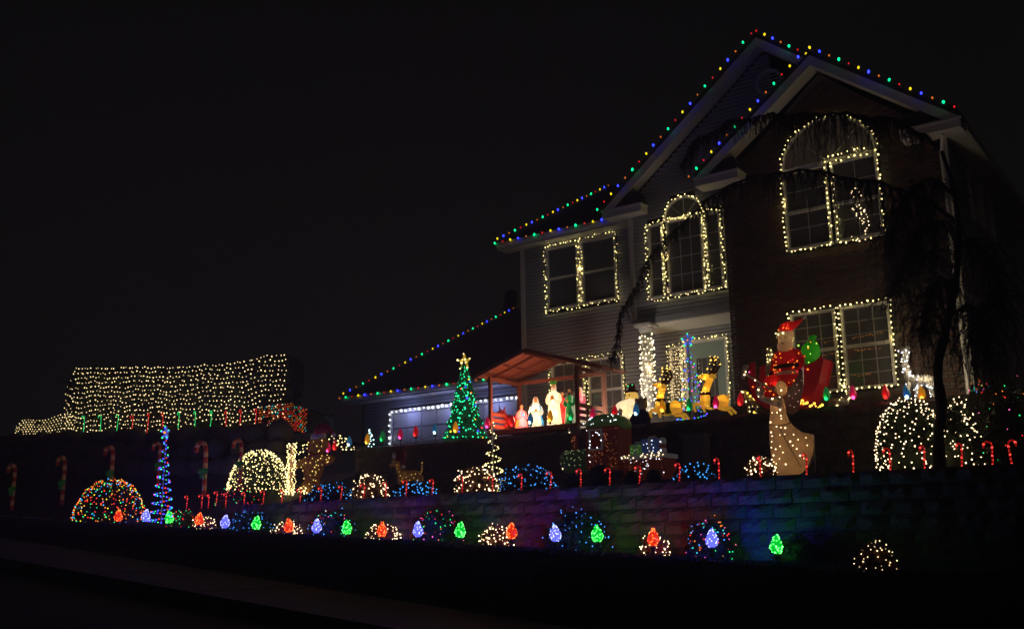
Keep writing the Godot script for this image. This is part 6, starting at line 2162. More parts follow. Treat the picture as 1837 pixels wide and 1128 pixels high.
func make_angel() -> void:
	var z := -19.0
	var o := thing("angel", "life-size angel of lit gauze blowing a horn, on the lower wall's terrace", "light figure", Vector3(-7.052, 2.824, -19))
	# skirt and torso, a rounded gauze body: rows of [left pixel edge, right edge]
	var rows := [[Vector3(-7.419, 2.854, -19), Vector3(-6.923, 2.828, -19)], [Vector3(-7.45, 3.022, -19), Vector3(-6.777, 2.933, -19)], [Vector3(-7.468, 3.233, -19), Vector3(-6.662, 3.182, -19)], [Vector3(-7.48, 3.444, -19), Vector3(-6.624, 3.385, -19)], [Vector3(-7.476, 3.571, -19), Vector3(-6.614, 3.508, -19)], [Vector3(-7.472, 3.623, -19), Vector3(-6.832, 3.576, -19)], [Vector3(-7.464, 3.729, -19), Vector3(-6.974, 3.691, -19)], [Vector3(-7.456, 3.845, -19), Vector3(-7.073, 3.814, -19)], [Vector3(-7.433, 4.003, -19), Vector3(-7.115, 3.976, -19)], [Vector3(-7.422, 4.152, -19), Vector3(-7.125, 4.125, -19)], [Vector3(-7.381, 4.255, -19), Vector3(-7.139, 4.233, -19)], [Vector3(-7.31, 4.313, -19), Vector3(-7.167, 4.299, -19)]]
	var st := begin(true)
	var rings := []
	for r in rows:
		var c: Vector3 = (r[0] + r[1]) * 0.5
		rings.append([c.y, (r[1].x - r[0].x) * 0.5, minf(0.2, (r[1].x - r[0].x) * 0.32), c.x, z])
	loft(st, Vector3.ZERO, rings, 20)
	done("gauze_gown", st, M.angel_net, o)
	st = begin(true)
	ball(st, Vector3(-7.177, 4.46, -19), Vector3(0.11, 0.15, 0.12), 14, 9)
	ball(st, Vector3(-7.252, 4.428, -18.93), Vector3(0.04, 0.04, 0.04), 7, 5)
	tube(st, [Vector3(-7.198, 4.334, -19), Vector3(-7.238, 4.242, -19)], 0.06, 8)
	done("head", st, M.angel_net, o)
	# arms raised to the horn
	st = begin(true)
	tube(st, curve([Vector3(-7.203, 4.186, -18.9), Vector3(-7.353, 4.242, -18.9), Vector3(-7.551, 4.293, -18.9), Vector3(-7.62, 4.429, -18.9), Vector3(-7.579, 4.522, -18.9)], 10), [0.07, 0.065, 0.06, 0.055, 0.05, 0.05, 0.048, 0.045, 0.045, 0.045, 0.04], 8)
	tube(st, curve([Vector3(-7.124, 4.126, -18.8), Vector3(-7.274, 4.182, -18.8), Vector3(-7.467, 4.264, -18.8), Vector3(-7.504, 4.374, -18.8), Vector3(-7.453, 4.455, -18.8)], 10), [0.07, 0.065, 0.06, 0.055, 0.05, 0.05, 0.048, 0.045, 0.045, 0.045, 0.04], 8)
	for q in 4:
		tube(st, [Vector3(-7.561, 4.493, -18.85), Vector3(-7.534, 4.554, -18.85), Vector3(-7.488, 4.571, -18.85)].map(func(p): return p + Vector3(q * 0.018, 0.0, q * 0.014)), 0.012, 5)
	tube(st, [Vector3(-7.561, 4.482, -18.85), Vector3(-7.602, 4.54, -18.85), Vector3(-7.577, 4.58, -18.85)], 0.012, 5)
	done("arms", st, M.angel_net, o)
	st = begin(true)
	tube(st, [Vector3(-7.309, 4.425, -18.85), Vector3(-7.456, 4.546, -18.85), Vector3(-7.617, 4.649, -18.85)], [0.016, 0.018, 0.022], 8)
	loft(st, Vector3(-7.844, 4.826, -18.85), [[-0.12, 0.04, 0.05, -0.03], [0.14, 0.055, 0.06, 0.05]], 10)
	tube(st, [Vector3(-7.617, 4.649, -18.85), Vector3(-7.823, 4.802, -18.85)], [0.02, 0.03], 8)
	done("horn", st, M.angel_net, o)
	# wing behind
	st = begin()
	slab(st, [Vector3(-7.214, 4.083, -19.25), Vector3(-7.22, 4.298, -19.25), Vector3(-7.045, 4.551, -19.25), Vector3(-6.873, 4.77, -19.25), Vector3(-6.811, 4.871, -19.25), Vector3(-6.827, 4.529, -19.25), Vector3(-6.917, 4.216, -19.25), Vector3(-6.975, 4.03, -19.25), Vector3(-7.111, 3.977, -19.25)], 0.05)
	done("wing", st, M.angel_wing, o)
	# frame wires
	wire(o, [Vector3(-7.362, 3.766, -18.78), Vector3(-7.168, 3.74, -18.78), Vector3(-6.938, 3.774, -18.78)], 0.008, "frame_wire", "steel")
	wire(o, [Vector3(-7.195, 3.739, -18.74), Vector3(-7.066, 3.449, -18.74), Vector3(-6.926, 3.183, -18.74), Vector3(-6.808, 2.941, -18.74)], 0.008, "frame_wire", "steel")
	wire(o, [Vector3(-6.613, 3.518, -19), Vector3(-6.641, 3.18, -19), Vector3(-6.754, 2.952, -19), Vector3(-6.922, 2.838, -19)], 0.009, "frame_wire", "white_cable")
	wire(o, [Vector3(-6.613, 3.518, -19), Vector3(-6.645, 2.864, -19)], 0.008, "frame_wire", "white_cable")
	var pts := []
	for r in [[1397, 741], [1388, 741], [1404, 747], [1405, 752], [1385, 758], [1396, 766], [1404, 768], [1412, 769], [1386, 776], [1402, 781], [1411, 780], [1427, 781], [1421, 793], [1435, 790], [1449, 787], [1450, 800], [1387, 793], [1385, 803], [1393, 806], [1401, 801], [1431, 806], [1437, 818], [1443, 823], [1389, 817], [1400, 823], [1406, 812], [1394, 832], [1411, 833], [1424, 800], [1388, 783]]:
		pts.append(r)
	var spark := []
	var lo: Vector3 = Vector3(-7.441, 2.845, -18.78)
	var hi: Vector3 = Vector3(-6.503, 3.913, -18.78)
	var px: Vector3 = (Vector3(-6.593, 2.8, -18.78) - lo) / 80.0
	var py: Vector3 = (Vector3(-7.357, 3.987, -18.78) - lo) / 110.0
	for r in pts:
		spark.append(lo + px * (r[0] - 1381.0) + py * (851.0 - r[1]) + Vector3(0, 0, 0.06 if r[1] < 800 else 0.02))
	lights(o, spark, ["soft"], 0.016)
	lights(o, [Vector3(-7.546, 4.451, -18.78), Vector3(-7.555, 4.323, -18.78), Vector3(-7.467, 4.304, -18.78), Vector3(-7.282, 4.255, -18.78), Vector3(-7.6, 4.639, -18.78), Vector3(-7.393, 4.553, -18.78), Vector3(-7.807, 4.769, -18.78), Vector3(-7.78, 4.821, -18.78), Vector3(-7.138, 4.273, -18.78), Vector3(-7.096, 4.396, -18.78), Vector3(-7.222, 4.175, -18.78), Vector3(-7.146, 4.031, -18.78)], ["soft"], 0.02)
	lights(o, [Vector3(-7.046, 4.287, -19.2), Vector3(-7.109, 4.336, -19.2), Vector3(-6.904, 4.424, -19.2), Vector3(-6.846, 4.61, -19.2), Vector3(-6.939, 4.534, -19.2), Vector3(-6.974, 4.366, -19.2), Vector3(-6.942, 4.214, -19.2), Vector3(-7.027, 4.115, -19.2), Vector3(-7.101, 4.153, -19.2)], ["pink_dim"], 0.012)
	for q in [Vector3(-7.177, 4.46, -19), Vector3(-7.269, 4.117, -19), Vector3(-7.249, 3.797, -19), Vector3(-7.164, 3.475, -19), Vector3(-6.85, 3.349, -19), Vector3(-7.246, 3.114, -19), Vector3(-7.004, 3.028, -19)]:
		lamp(o, q, Color(1, 0.86, 0.68), 0.027, 0.03)


func make_gingerbread() -> void:
	var z := -19.7
	var o := thing("gingerbread_figure", "lit gingerbread man with a red and white cap, beside the white lit post", "light figure", Vector3(-20.719, 3.064, -19.7))
	var body := [Vector3(-20.932, 3.102, -19.7), Vector3(-20.873, 3.217, -19.7), Vector3(-20.712, 3.445, -19.7), Vector3(-20.763, 3.669, -19.7), Vector3(-20.81, 3.776, -19.7), Vector3(-21.001, 3.756, -19.7), Vector3(-21.048, 3.849, -19.7), Vector3(-20.945, 3.962, -19.7), Vector3(-20.713, 4.022, -19.7), Vector3(-20.546, 4.086, -19.7), Vector3(-20.636, 4.24, -19.7), Vector3(-20.6, 4.402, -19.7), Vector3(-20.478, 4.528, -19.7), Vector3(-20.226, 4.539, -19.7), Vector3(-20.077, 4.454, -19.7), Vector3(-20.072, 4.292, -19.7), Vector3(-20.192, 4.152, -19.7), Vector3(-20.252, 4.082, -19.7), Vector3(-20.084, 4.028, -19.7), Vector3(-19.878, 4.044, -19.7), Vector3(-19.794, 3.981, -19.7), Vector3(-19.852, 3.853, -19.7), Vector3(-20.035, 3.79, -19.7), Vector3(-20.18, 3.799, -19.7), Vector3(-20.256, 3.598, -19.7), Vector3(-20.354, 3.428, -19.7), Vector3(-20.39, 3.254, -19.7), Vector3(-20.385, 3.108, -19.7), Vector3(-20.593, 3.088, -19.7), Vector3(-20.701, 3.166, -19.7), Vector3(-20.804, 3.082, -19.7)]
	var st := begin()
	slab(st, body, 0.22)
	done("lit_body", st, M.ginger, o)
	st = begin()
	loft(st, Vector3(-20.33, 4.517, -19.7), [[-0.03, 0.24, 0.14], [0.03, 0.26, 0.16], [0.12, 0.23, 0.15], [0.15, 0.18, 0.12]], 16)
	done("cap_band", st, M.grey_fur, o)
	st = begin(true)
	tube(st, curve([Vector3(-20.334, 4.636, -19.7), Vector3(-20.15, 4.771, -19.7), Vector3(-19.94, 4.71, -19.7), Vector3(-19.793, 4.611, -19.7)], 8), [0.17, 0.175, 0.17, 0.15, 0.13, 0.1, 0.08, 0.06, 0.05], 12)
	done("cap", st, M.red_clay, o)
	st = begin(true)
	ball(st, Vector3(-19.731, 4.574, -19.66), Vector3(0.06, 0.06, 0.06), 8, 6)
	done("cap_pompom", st, M.grey_fur, o)
	st = begin(true)
	tube(st, [Vector3(-20.507, 4.135, -19.58), Vector3(-20.378, 4.054, -19.58), Vector3(-20.172, 4.114, -19.58)], 0.035, 6)
	tube(st, [Vector3(-20.463, 4.088, -19.58), Vector3(-20.605, 3.935, -19.58)], 0.03, 6)
	done("scarf", st, M.red_clay, o)
	st = begin(true)
	for q in [Vector3(-20.389, 4.351, -19.6), Vector3(-20.159, 4.364, -19.6), Vector3(-20.281, 4.255, -19.6)]:
		ball(st, q, Vector3(0.03, 0.03, 0.02), 7, 5)
	done("eyes_and_nose", st, M.dark, o)
	var pts := []
	for i in body.size():
		pts.append(body[i] * 0.9 + (body[(i + 1) % body.size()] * 0.1) + Vector3(0, 0, 0.12))
	pts.append_array([Vector3(-20.397, 3.98, -19.56), Vector3(-20.268, 3.884, -19.56), Vector3(-20.476, 3.867, -19.56), Vector3(-20.304, 3.74, -19.56), Vector3(-20.186, 3.923, -19.56), Vector3(-20.384, 3.642, -19.56), Vector3(-20.464, 3.544, -19.56), Vector3(-20.276, 3.534, -19.56), Vector3(-20.136, 3.672, -19.56), Vector3(-20.25, 3.388, -19.56), Vector3(-20.084, 3.961, -19.56), Vector3(-19.877, 3.919, -19.56), Vector3(-19.775, 3.942, -19.56), Vector3(-19.813, 3.857, -19.56), Vector3(-20.241, 4.294, -19.56), Vector3(-20.037, 4.397, -19.56), Vector3(-20.371, 4.421, -19.56), Vector3(-20.153, 4.17, -19.56), Vector3(-20.645, 3.877, -19.56), Vector3(-20.75, 3.839, -19.56), Vector3(-20.259, 3.621, -19.56), Vector3(-20.244, 3.795, -19.56), Vector3(-20.706, 3.263, -19.56), Vector3(-20.497, 3.312, -19.56)])
	lights(o, pts, ["amber_soft"], 0.02)
	for q in [Vector3(-20.387, 4.358, -19.7), Vector3(-20.499, 3.95, -19.7), Vector3(-20.572, 3.659, -19.7), Vector3(-20.56, 3.32, -19.7), Vector3(-19.998, 3.935, -19.7), Vector3(-20.793, 3.893, -19.7)]:
		lamp(o, q, Color(1, 0.8, 0.5), 0.003, 0.02)
	# dog of wire mesh with a red cap
	var d := Vector3(-17.139, 3.146, -19.7)
	o = thing("dog_figure", "small standing dog of brown mesh lights wearing a red cap", "light figure", d)
	st = begin(true)
	tube(st, curve([Vector3(-16.797, 3.32, -19.7), Vector3(-16.923, 3.353, -19.7), Vector3(-17.195, 3.367, -19.7), Vector3(-17.415, 3.392, -19.7)], 8), [0.1, 0.125, 0.13, 0.125, 0.12, 0.12, 0.125, 0.13, 0.09], 10)
	tube(st, curve([Vector3(-17.397, 3.405, -19.7), Vector3(-17.49, 3.534, -19.7), Vector3(-17.548, 3.676, -19.7)], 5), [0.09, 0.075, 0.065, 0.065, 0.07, 0.07], 9)
	ball(st, Vector3(-17.567, 3.703, -19.68), Vector3(0.1, 0.1, 0.09), 10, 7)
	tube(st, [Vector3(-17.586, 3.676, -19.66), Vector3(-17.725, 3.642, -19.66)], [0.06, 0.04], 8)
	for q in [-0.08, 0.08]:
		tube(st, [Vector3(-17.359, 3.335, -19.7), Vector3(-17.376, 3.157, -19.7)].map(func(p): return p + Vector3(0, 0, q)), [0.06, 0.035], 7)
		tube(st, [Vector3(-16.833, 3.322, -19.7), Vector3(-16.779, 3.224, -19.7), Vector3(-16.814, 3.131, -19.7)].map(func(p): return p + Vector3(0, 0, q)), [0.075, 0.05, 0.035], 7)
		tube(st, [Vector3(-17.549, 3.787, -19.7), Vector3(-17.492, 3.672, -19.7)].map(func(p): return p + Vector3(0, 0, q)), [0.02, 0.04], 6)
	tube(st, curve([Vector3(-16.779, 3.346, -19.7), Vector3(-16.709, 3.491, -19.7), Vector3(-16.727, 3.655, -19.7)], 5), [0.035, 0.03, 0.028, 0.025, 0.022, 0.018], 7)
	done("mesh_body", st, M.ginger_dim, o)
	st = begin(true)
	tube(st, curve([Vector3(-17.53, 3.758, -19.7), Vector3(-17.458, 3.948, -19.7), Vector3(-17.328, 3.939, -19.7), Vector3(-17.344, 3.609, -19.7)], 8), [0.1, 0.11, 0.11, 0.1, 0.09, 0.085, 0.08, 0.07, 0.05], 10)
	done("cap", st, M.red_dim, o)
	st = begin(true)
	ball(st, Vector3(-17.534, 3.878, -19.62), Vector3(0.07, 0.09, 0.07), 8, 6)
	ball(st, Vector3(-17.255, 3.586, -19.62), Vector3(0.05, 0.05, 0.05), 8, 6)
	done("cap_trim", st, M.grey_fur, o)
	pts = [Vector3(-16.59, 3.64, -19.56), Vector3(-16.59, 3.559, -19.56), Vector3(-16.59, 3.491, -19.56), Vector3(-16.607, 3.425, -19.56), Vector3(-17.218, 3.294, -19.56), Vector3(-16.982, 3.242, -19.56), Vector3(-16.731, 3.229, -19.56), Vector3(-16.856, 3.29, -19.56), Vector3(-17.109, 3.316, -19.56), Vector3(-17.329, 3.464, -19.56), Vector3(-17.385, 3.549, -19.56), Vector3(-17.404, 3.632, -19.56), Vector3(-16.929, 3.374, -19.56), Vector3(-17.146, 3.413, -19.56), Vector3(-16.803, 3.381, -19.56), Vector3(-17.036, 3.244, -19.56), Vector3(-17.291, 3.366, -19.56), Vector3(-16.66, 3.374, -19.56), Vector3(-17.254, 3.241, -19.56), Vector3(-16.695, 3.161, -19.56)]
	lights(o, pts, ["ginger_bead"], 0.017)


# ---------- train ----------

func make_train() -> void:
	var z := -19.7
	var o := thing("train_engine", "lit mesh toy engine with green boiler, red cab and green roof", "light figure", Vector3(-11.872, 2.793, -19.7))
	var bc := Vector3(-12.25, 3.418, -19.7)
	# boiler: a barrel along x with a rounded nose at the left
	var st := begin(true)
	var prof := [[-0.32, 0.02], [-0.31, 0.16], [-0.26, 0.22], [-0.16, 0.245], [0.34, 0.245], [0.36, 0.2]]
	var p := []
	var r := []
	for q in prof:
		p.append(bc + Vector3(q[0], q[0] * 0.03, 0))
		r.append(q[1])
	tube(st, p, r, 18)
	done("boiler", st, M.train_green, o)
	st = begin(true)
	var rim := ring(bc + Vector3(-0.27, 0, 0), Vector3(0, 0.23, 0), Vector3(0, 0, 0.23), 20)
	rim.append(rim[0])
	tube(st, rim, 0.018, 6)
	done("boiler_rim", st, M.tinsel_core, o)
	st = begin(true)
	var sk := Vector3(-12.269, 3.701, -19.7)
	loft(st, sk, [[-0.02, 0.075, 0.075], [0.3, 0.06, 0.06], [0.31, 0.1, 0.1], [0.36, 0.125, 0.125], [0.43, 0.125, 0.125], [0.48, 0.08, 0.08]], 14)
	done("smokestack", st, M.train_red, o)
	st = begin(true)
	loft(st, sk, [[0.32, 0.11, 0.11], [0.37, 0.14, 0.14], [0.44, 0.14, 0.14], [0.49, 0.09, 0.09]], 14)
	done("stack_cap", st, M.tinsel_core, o)
	# cab with a real window opening: posts, sill, back wall
	st = begin()
	var a := Vector3(-11.831, 3.211, -19.45)
	var w := 0.8
	box(st, a + Vector3(w * 0.5, 0.2, -0.3), Vector3(w, 0.44, 0.6))
	box(st, a + Vector3(0.05, 0.66, -0.3), Vector3(0.1, 0.48, 0.6))
	box(st, a + Vector3(0.6, 0.66, -0.3), Vector3(0.4, 0.48, 0.6))
	box(st, a + Vector3(0.25, 0.86, -0.3), Vector3(0.3, 0.08, 0.6))
	box(st, a + Vector3(0.25, 0.66, -0.57), Vector3(0.3, 0.32, 0.06))
	done("cab", st, M.train_red, o)
	st = begin()
	for q in [[0.1, 0.63, 0.03, 0.46], [0.4, 0.63, 0.03, 0.46]]:
		box(st, a + Vector3(q[0], q[1], 0.01), Vector3(q[2], q[3], 0.03))
	for q in [0.42, 0.84]:
		box(st, a + Vector3(0.25, q, 0.012), Vector3(0.33, 0.03, 0.03))
	done("window_trim", st, M.gift_white, o)
	st = begin(true)
	tube(st, curve([a + Vector3(-0.08, 0.88, -0.3), a + Vector3(0.1, 1.02, -0.3), a + Vector3(0.4, 1.07, -0.3), a + Vector3(0.7, 1.02, -0.3), a + Vector3(0.9, 0.86, -0.3)], 12), [0.04, 0.1, 0.12, 0.13, 0.13, 0.13, 0.13, 0.13, 0.13, 0.13, 0.12, 0.09, 0.04], 10, 2.9)
	done("cab_roof", st, M.train_roof, o)
	for q in [[1024, 876, 0.17], [1083, 863, 0.27]]:
		var c := Vector3(a.x + (q[0] - 1053) / 81.5, 2.76 + q[2], -19.38)
		st = begin(true)
		tube(st, [c + Vector3(0, 0, -0.04), c + Vector3(0, 0, 0.04)], q[2], 18)
		var wheel := done("wheel", st, M.dark, o)
		st = begin(true)
		var rr := ring(c + Vector3(0, 0, 0.045), Vector3(q[2] * 0.92, 0, 0), Vector3(0, q[2] * 0.92, 0), 18)
		rr.append(rr[0])
		tube(st, rr, 0.012, 5)
		for k in 6:
			var an := PI * k / 6.0
			tube(st, [c + Vector3(cos(an), sin(an), 0) * q[2] * 0.9 + Vector3(0, 0, 0.045), c - Vector3(cos(an), sin(an), 0) * q[2] * 0.9 + Vector3(0, 0, 0.045)], 0.008, 4)
		done("spokes", st, M.steel, wheel)
	st = begin()
	var cow := Vector3(-12.423, 2.714, -19.5)
	for k in 5:
		tube(st, [cow + Vector3(0.16, 0.2, 0.1 - k * 0.1), cow + Vector3(-0.08 + absf(k - 2.0) * 0.06, 0.0, 0.1 - k * 0.1)], 0.014, 5)
	done("cowcatcher", st, M.tinsel_core, o)
	var pts := []
	var whites := []
	for k in 40:
		var an := rng.randf_range(-0.5, 2.0)
		pts.append(bc + Vector3(rng.randf_range(-0.26, 0.3), sin(an) * 0.25, cos(an) * 0.25))
	lights(o, pts, ["train_bead"], 0.011)
	lights(o, [bc + Vector3(-0.3, 0.05, 0.15), bc + Vector3(-0.25, -0.15, 0.18), cow + Vector3(0.02, 0.06, 0.12), sk + Vector3(-0.06, 0.36, 0.13)], ["soft"], 0.018)
	pts = []
	for k in 70:
		pts.append(a + Vector3(rng.randf_range(0.02, 0.8), rng.randf_range(0.0, 0.42), 0.015))
	for k in 26:
		pts.append(a + Vector3(rng.randf_range(0.44, 0.8), rng.randf_range(0.44, 0.86), 0.015))
	for k in 16:
		pts.append(sk + Vector3(rng.randf_range(-0.05, 0.05), rng.randf_range(0.02, 0.3), 0.07))
	lights(o, pts, ["train_red_bead"], 0.011)
	for k in 9:
		whites.append(a + Vector3([0.12, 0.2, 0.28, 0.32, 0.36, 0.12, 0.4, 0.1, 0.3][k], [0.6, 0.72, 0.78, 0.76, 0.72, 0.52, 0.6, 0.46, 0.45][k], 0.04))
	for k in 16:
		whites.append(a + Vector3(rng.randf_range(-0.02, 0.86), 1.06 + rng.randf_range(-0.12, 0.1), 0.06))
	whites.append_array([a + Vector3(0.08, 0.3, 0.03), a + Vector3(0.1, 0.16, 0.03), a + Vector3(0.04, 0.84, 0.03)])
	lights(o, whites, ["cool"], 0.014)
	# tender with gifts
	var t := Vector3(-10.923, 2.859, -19.45)
	var d := thing("train_tender", "lit red mesh wagon loaded with wrapped gifts, behind the toy engine", "light figure", t)
	st = begin()
	box(st, t + Vector3(0.46, 0.3, -0.3), Vector3(0.96, 0.42, 0.56))
	done("wagon_box", st, M.train_red, d)
	st = begin()
	box(st, t + Vector3(0.46, 0.55, -0.3), Vector3(1.04, 0.09, 0.62))
	done("wagon_rim", st, M.gift_white, d)
	for q in [0.2, 0.72]:
		var c := t + Vector3(q, 0.1, 0.02)
		st = begin(true)
		tube(st, [c + Vector3(0, 0, -0.03), c + Vector3(0, 0, 0.03)], 0.17, 16)
		done("wheel", st, M.dark, d)
	pts = []
	for k in 70:
		pts.append(t + Vector3(rng.randf_range(0.0, 0.94), rng.randf_range(0.1, 0.52), 0.0))
	lights(d, pts, ["train_red_bead", "train_red_bead", "cool"], 0.011)
	pts = []
	for k in 26:
		pts.append(t + Vector3(rng.randf_range(-0.04, 0.96), rng.randf_range(0.52, 0.62), 0.025))
	lights(d, pts, ["soft"], 0.013)
	var gift := func(label: String, at: Vector3, s: Vector3, m: String, ribbon: String) -> void:
		var g := thing("gift_box", label, "gift", at)
		var q := begin()
		box(q, at + Vector3(0, s.y * 0.5, 0), s)
		done("carton", q, M[m], g)
		q = begin()
		box(q, at + Vector3(0, s.y * 0.5, 0), Vector3(s.x * 0.14, s.y + 0.012, s.z + 0.012))
		box(q, at + Vector3(0, s.y * 0.5, 0), Vector3(s.x + 0.01, s.y + 0.01, s.z * 0.14))
		done("ribbon", q, M[ribbon], g)
		q = begin(true)
		for k in [-1.0, 1.0]:
			var loop := []
			for i in 9:
				var an := TAU * i / 8.0
				loop.append(at + Vector3(k * (0.05 - 0.05 * cos(an)), s.y + 0.03 + 0.035 * sin(an), 0.02 * k))
			tube(q, loop, 0.011, 5)
		done("bow", q, M[ribbon], g)
		var b := []
		for k in 9:
			b.append(at + Vector3(rng.randf_range(-0.45, 0.45) * s.x, rng.randf_range(0.05, 0.95) * s.y, s.z * 0.5 + 0.01))
		lights(g, b, ["train_bead" if m == "gift_green" else "cool"], 0.01)
	gift.call("green wrapped gift box at the left of the toy wagon's load", t + Vector3(0.22, 0.6, -0.28), Vector3(0.28, 0.22, 0.26), "gift_green", "gift_white")
	gift.call("large blue wrapped gift box in the middle of the toy wagon", t + Vector3(0.56, 0.6, -0.3), Vector3(0.36, 0.32, 0.34), "gift_blue", "gift_white")
	var c := t + Vector3(0.84, 0.6, -0.2)
	var sn := thing("striped_ball_stack", "small red and white round toy at the right end of the wagon", "toy", c)
	st = begin(true)
	ball(st, c + Vector3(0, 0.25, 0), Vector3(0.085, 0.085, 0.085), 10, 7)
	ball(st, c + Vector3(0, 0.06, 0), Vector3(0.085, 0.075, 0.085), 10, 7)
	done("balls", st, M.gift_white, sn)
	st = begin(true)
	ball(st, c + Vector3(0, 0.155, 0), Vector3(0.087, 0.05, 0.087), 10, 7)
	done("red_band", st, M.train_red, sn)
	lights(sn, [c + Vector3(0.0, 0.24, 0.09), c + Vector3(0.0, 0.06, 0.09)], ["cool"], 0.018)


# ---------- weeping cedar ----------

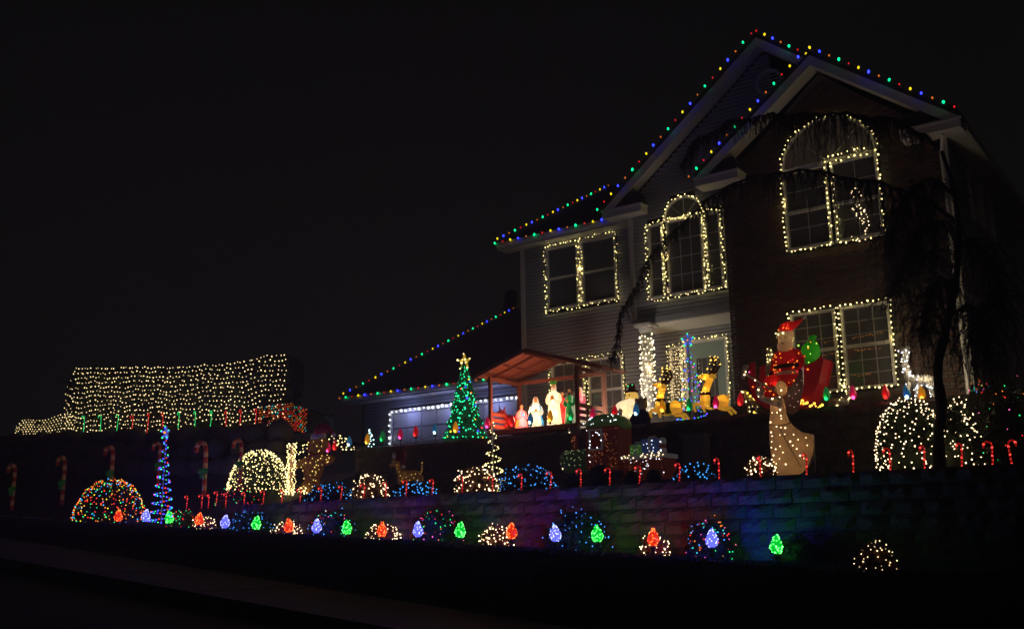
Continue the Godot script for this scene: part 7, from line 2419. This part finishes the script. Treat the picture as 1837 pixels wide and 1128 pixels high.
func make_cedar() -> void:
	var foot := Vector3(-4.509, 2.762, -19.25)
	foot.y = 2.7
	var o := thing("weeping_cedar", "dark weeping cedar whose long branches hang across the brick front", "tree", foot)
	var trunk := curve([foot, Vector3(-4.526, 3.316, -19.4), Vector3(-4.456, 3.924, -19.6), Vector3(-4.484, 4.648, -19.7), Vector3(-4.281, 5.361, -19.8), Vector3(-4.054, 6.311, -20), Vector3(-3.948, 7.175, -20.1), Vector3(-3.956, 8.083, -20.2), Vector3(-4.138, 8.953, -20.4)], 18)
	var tr := []
	for k in 19:
		tr.append(lerpf(0.11, 0.035, k / 18.0) * (1.0 + 0.12 * sin(k * 2.1)))
	var st := begin(true)
	tube(st, trunk, tr, 10)
	done("trunk", st, M.bark, o)
	var limbs := [
		[[Vector3(-4.184, 9.01, -20.4), Vector3(-4.606, 9.534, -20.4), Vector3(-5.222, 9.932, -20.4), Vector3(-6.104, 10.263, -20.4), Vector3(-7.045, 10.487, -20.4), Vector3(-7.784, 10.657, -20.4), Vector3(-8.634, 10.643, -20.4), Vector3(-9.285, 10.409, -20.4), Vector3(-9.609, 10.06, -20.4)], 0.04],
		[[Vector3(-4.024, 7.483, -20.4), Vector3(-4.537, 8.082, -20.4), Vector3(-5.143, 8.42, -20.4), Vector3(-5.561, 8.653, -20.4), Vector3(-6.441, 9.032, -20.4), Vector3(-7.142, 9.229, -20.4), Vector3(-8.008, 9.3, -20.4), Vector3(-8.797, 9.141, -20.4), Vector3(-9.492, 8.743, -20.4), Vector3(-10.211, 8.256, -20.4), Vector3(-10.81, 7.629, -20.4), Vector3(-11.249, 6.886, -20.4), Vector3(-11.526, 6.221, -20.4), Vector3(-11.676, 5.8, -20.4)], 0.05],
		[[Vector3(-3.95, 6.935, -20), Vector3(-3.655, 6.967, -20), Vector3(-3.382, 6.41, -20), Vector3(-3.334, 5.573, -20)], 0.04],
		[[Vector3(-4.152, 6.604, -20.3), Vector3(-4.617, 7.016, -20.3), Vector3(-4.963, 6.877, -20.3), Vector3(-5.256, 6.234, -20.3)], 0.04],
		[[Vector3(-4.027, 8.069, -20.5), Vector3(-4.421, 8.451, -20.5), Vector3(-4.837, 8.3, -20.5), Vector3(-5.171, 7.734, -20.5), Vector3(-5.33, 7.19, -20.5)], 0.04],
		[[Vector3(-4.032, 6.018, -19.6), Vector3(-4.22, 6.257, -19.6), Vector3(-4.463, 5.98, -19.6), Vector3(-4.66, 5.275, -19.6)], 0.03],
		[[Vector3(-4.125, 7.401, -20.9), Vector3(-4.382, 7.724, -20.9), Vector3(-4.825, 7.534, -20.9), Vector3(-5.102, 6.893, -20.9)], 0.03],
		[[Vector3(-4.087, 5.646, -19.8), Vector3(-3.841, 5.714, -19.8), Vector3(-3.68, 5.28, -19.8), Vector3(-3.66, 4.77, -19.8)], 0.03],
	]
	var tuft := begin()
	for k in 9:
		var d := Basis.from_euler(Vector3(k * 1.7, k * 2.3, 0)) * Vector3(0, 1, 0)
		var s := d.cross(Vector3(0.3, 0.2, 1)).normalized() * 0.0045
		tri(tuft, -s, s, d * 0.042, Vector3(0, 0, -1))
	tuft.generate_normals()
	var tm := tuft.commit()
	var w := []
	var twigs := begin(true)
	for i in limbs.size():
		var pts := curve(limbs[i][0], 60)
		for k in range(3, 61):
			pts[k] += Vector3(0, 0.035 * sin(k * 0.7 + i) + 0.02 * sin(k * 1.9), 0.06 * sin(k * 0.6 + i))
		var rr := []
		for k in 61:
			rr.append(lerpf(limbs[i][1], 0.005, pow(k / 60.0, 0.7)))
		st = begin(true)
		tube(st, pts, rr, 7)
		done("branch", st, M.bark, o)
		for k in range(4, 61):
			var t := k / 60.0
			for q in (8 if i < 2 else 3):
				var hang := rng.randf()
				hang *= hang if i > 1 else pow(hang, 0.6)
				if i == 0:
					hang = 0.14 + hang * (1.1 if t > 0.2 and t < 0.62 else 0.4)
				elif i == 1:
					hang = 0.15 + hang * (1.5 if t < 0.3 else (0.85 if t < 0.6 else 0.34))
				else:
					hang = 0.3 + hang * [0, 0, 1.5, 0.8, 1.5, 1.4, 1.3, 1.2][i]
				# a twig that leaves the branch sideways and then hangs, thinning to its tip
				var out := Vector3(rng.randf_range(-1, 1), rng.randf_range(-0.1, 0.25), rng.randf_range(-1, 1)).normalized() * (rng.randf_range(0.02, 0.16) if i < 2 else rng.randf_range(0.05, 0.75))
				var n := maxi(3, int(hang / 0.09))
				var p := [pts[k]]
				var pr := [0.008]
				for j in range(1, n + 1):
					var u := float(j) / n
					p.append(pts[k] + out * (1.0 - exp(-3.0 * u)) + Vector3(0.02 * sin(j * 1.3 + k), -hang * pow(u, 1.3), 0.02 * cos(j * 1.7 + q)))
					pr.append(lerpf(0.007, 0.002, u))
				tube(twigs, p, pr, 3)
				for j in range(0, n):
					for f in 3:
						var at: Vector3 = (p[j] as Vector3).lerp(p[j + 1], f / 3.0)
						w.append(Transform3D(any_turn(0.6, 1.25) * Basis.from_scale(Vector3.ONE * lerpf(1.15, 0.6, float(j) / n)), at))
				# short side twigs
				if hang > 0.35 and rng.randf() < 0.6:
					var j := rng.randi_range(1, n - 1)
					var tip: Vector3 = p[j] + Vector3(rng.randf_range(-0.1, 0.1), -rng.randf_range(0.08, 0.22), rng.randf_range(-0.1, 0.1))
					tube(twigs, [p[j], tip], [0.004, 0.0015], 3)
					for f in 5:
						w.append(Transform3D(any_turn(0.6, 1.1), (p[j] as Vector3).lerp(tip, f / 4.0)))
	var tw := done("twigs", twigs, M.bark, o)
	tw.set_meta("kind", "stuff")
	scatter("needles", tm, w, M.needle, o)
	# needles along the two long limbs themselves
	# dark conifers far behind the garage
	for c in [[Vector3(-34, 4.0, -48), 12.0, "tall dark conifer far behind the garage roof"], [Vector3(-46, 4.0, -52), 9.0, "dark conifer far behind the left end of the hedge"], [Vector3(-27, 4.0, -56), 15.0, "tallest dark conifer far behind the house's left corner"]]:
		conifer(c[0], c[1], c[2])


func conifer(foot: Vector3, tall: float, label: String) -> void:
	var o := thing("conifer", label, "tree", foot)
	var st := begin(true)
	tube(st, [foot - Vector3(0, 1, 0), foot + Vector3(0, tall * 0.5, 0), foot + Vector3(0, tall, 0)], [0.25, 0.15, 0.02], 8)
	done("trunk", st, M.bark, o)
	var w := []
	for k in 2600:
		var u := pow(rng.randf(), 1.5)
		var a := rng.randf() * TAU
		var r := tall * 0.22 * (1.0 - u) * (0.55 + 0.45 * sin(u * 40.0 + a * 2.0)) * sqrt(rng.randf()) + 0.05
		w.append(Transform3D(any_turn(0.7, 1.4), foot + Vector3(cos(a) * r, tall * (0.08 + 0.92 * u) - r * 0.3, sin(a) * r)))
	scatter("crown", leaf_mesh(0.3), w, M.needle, o)
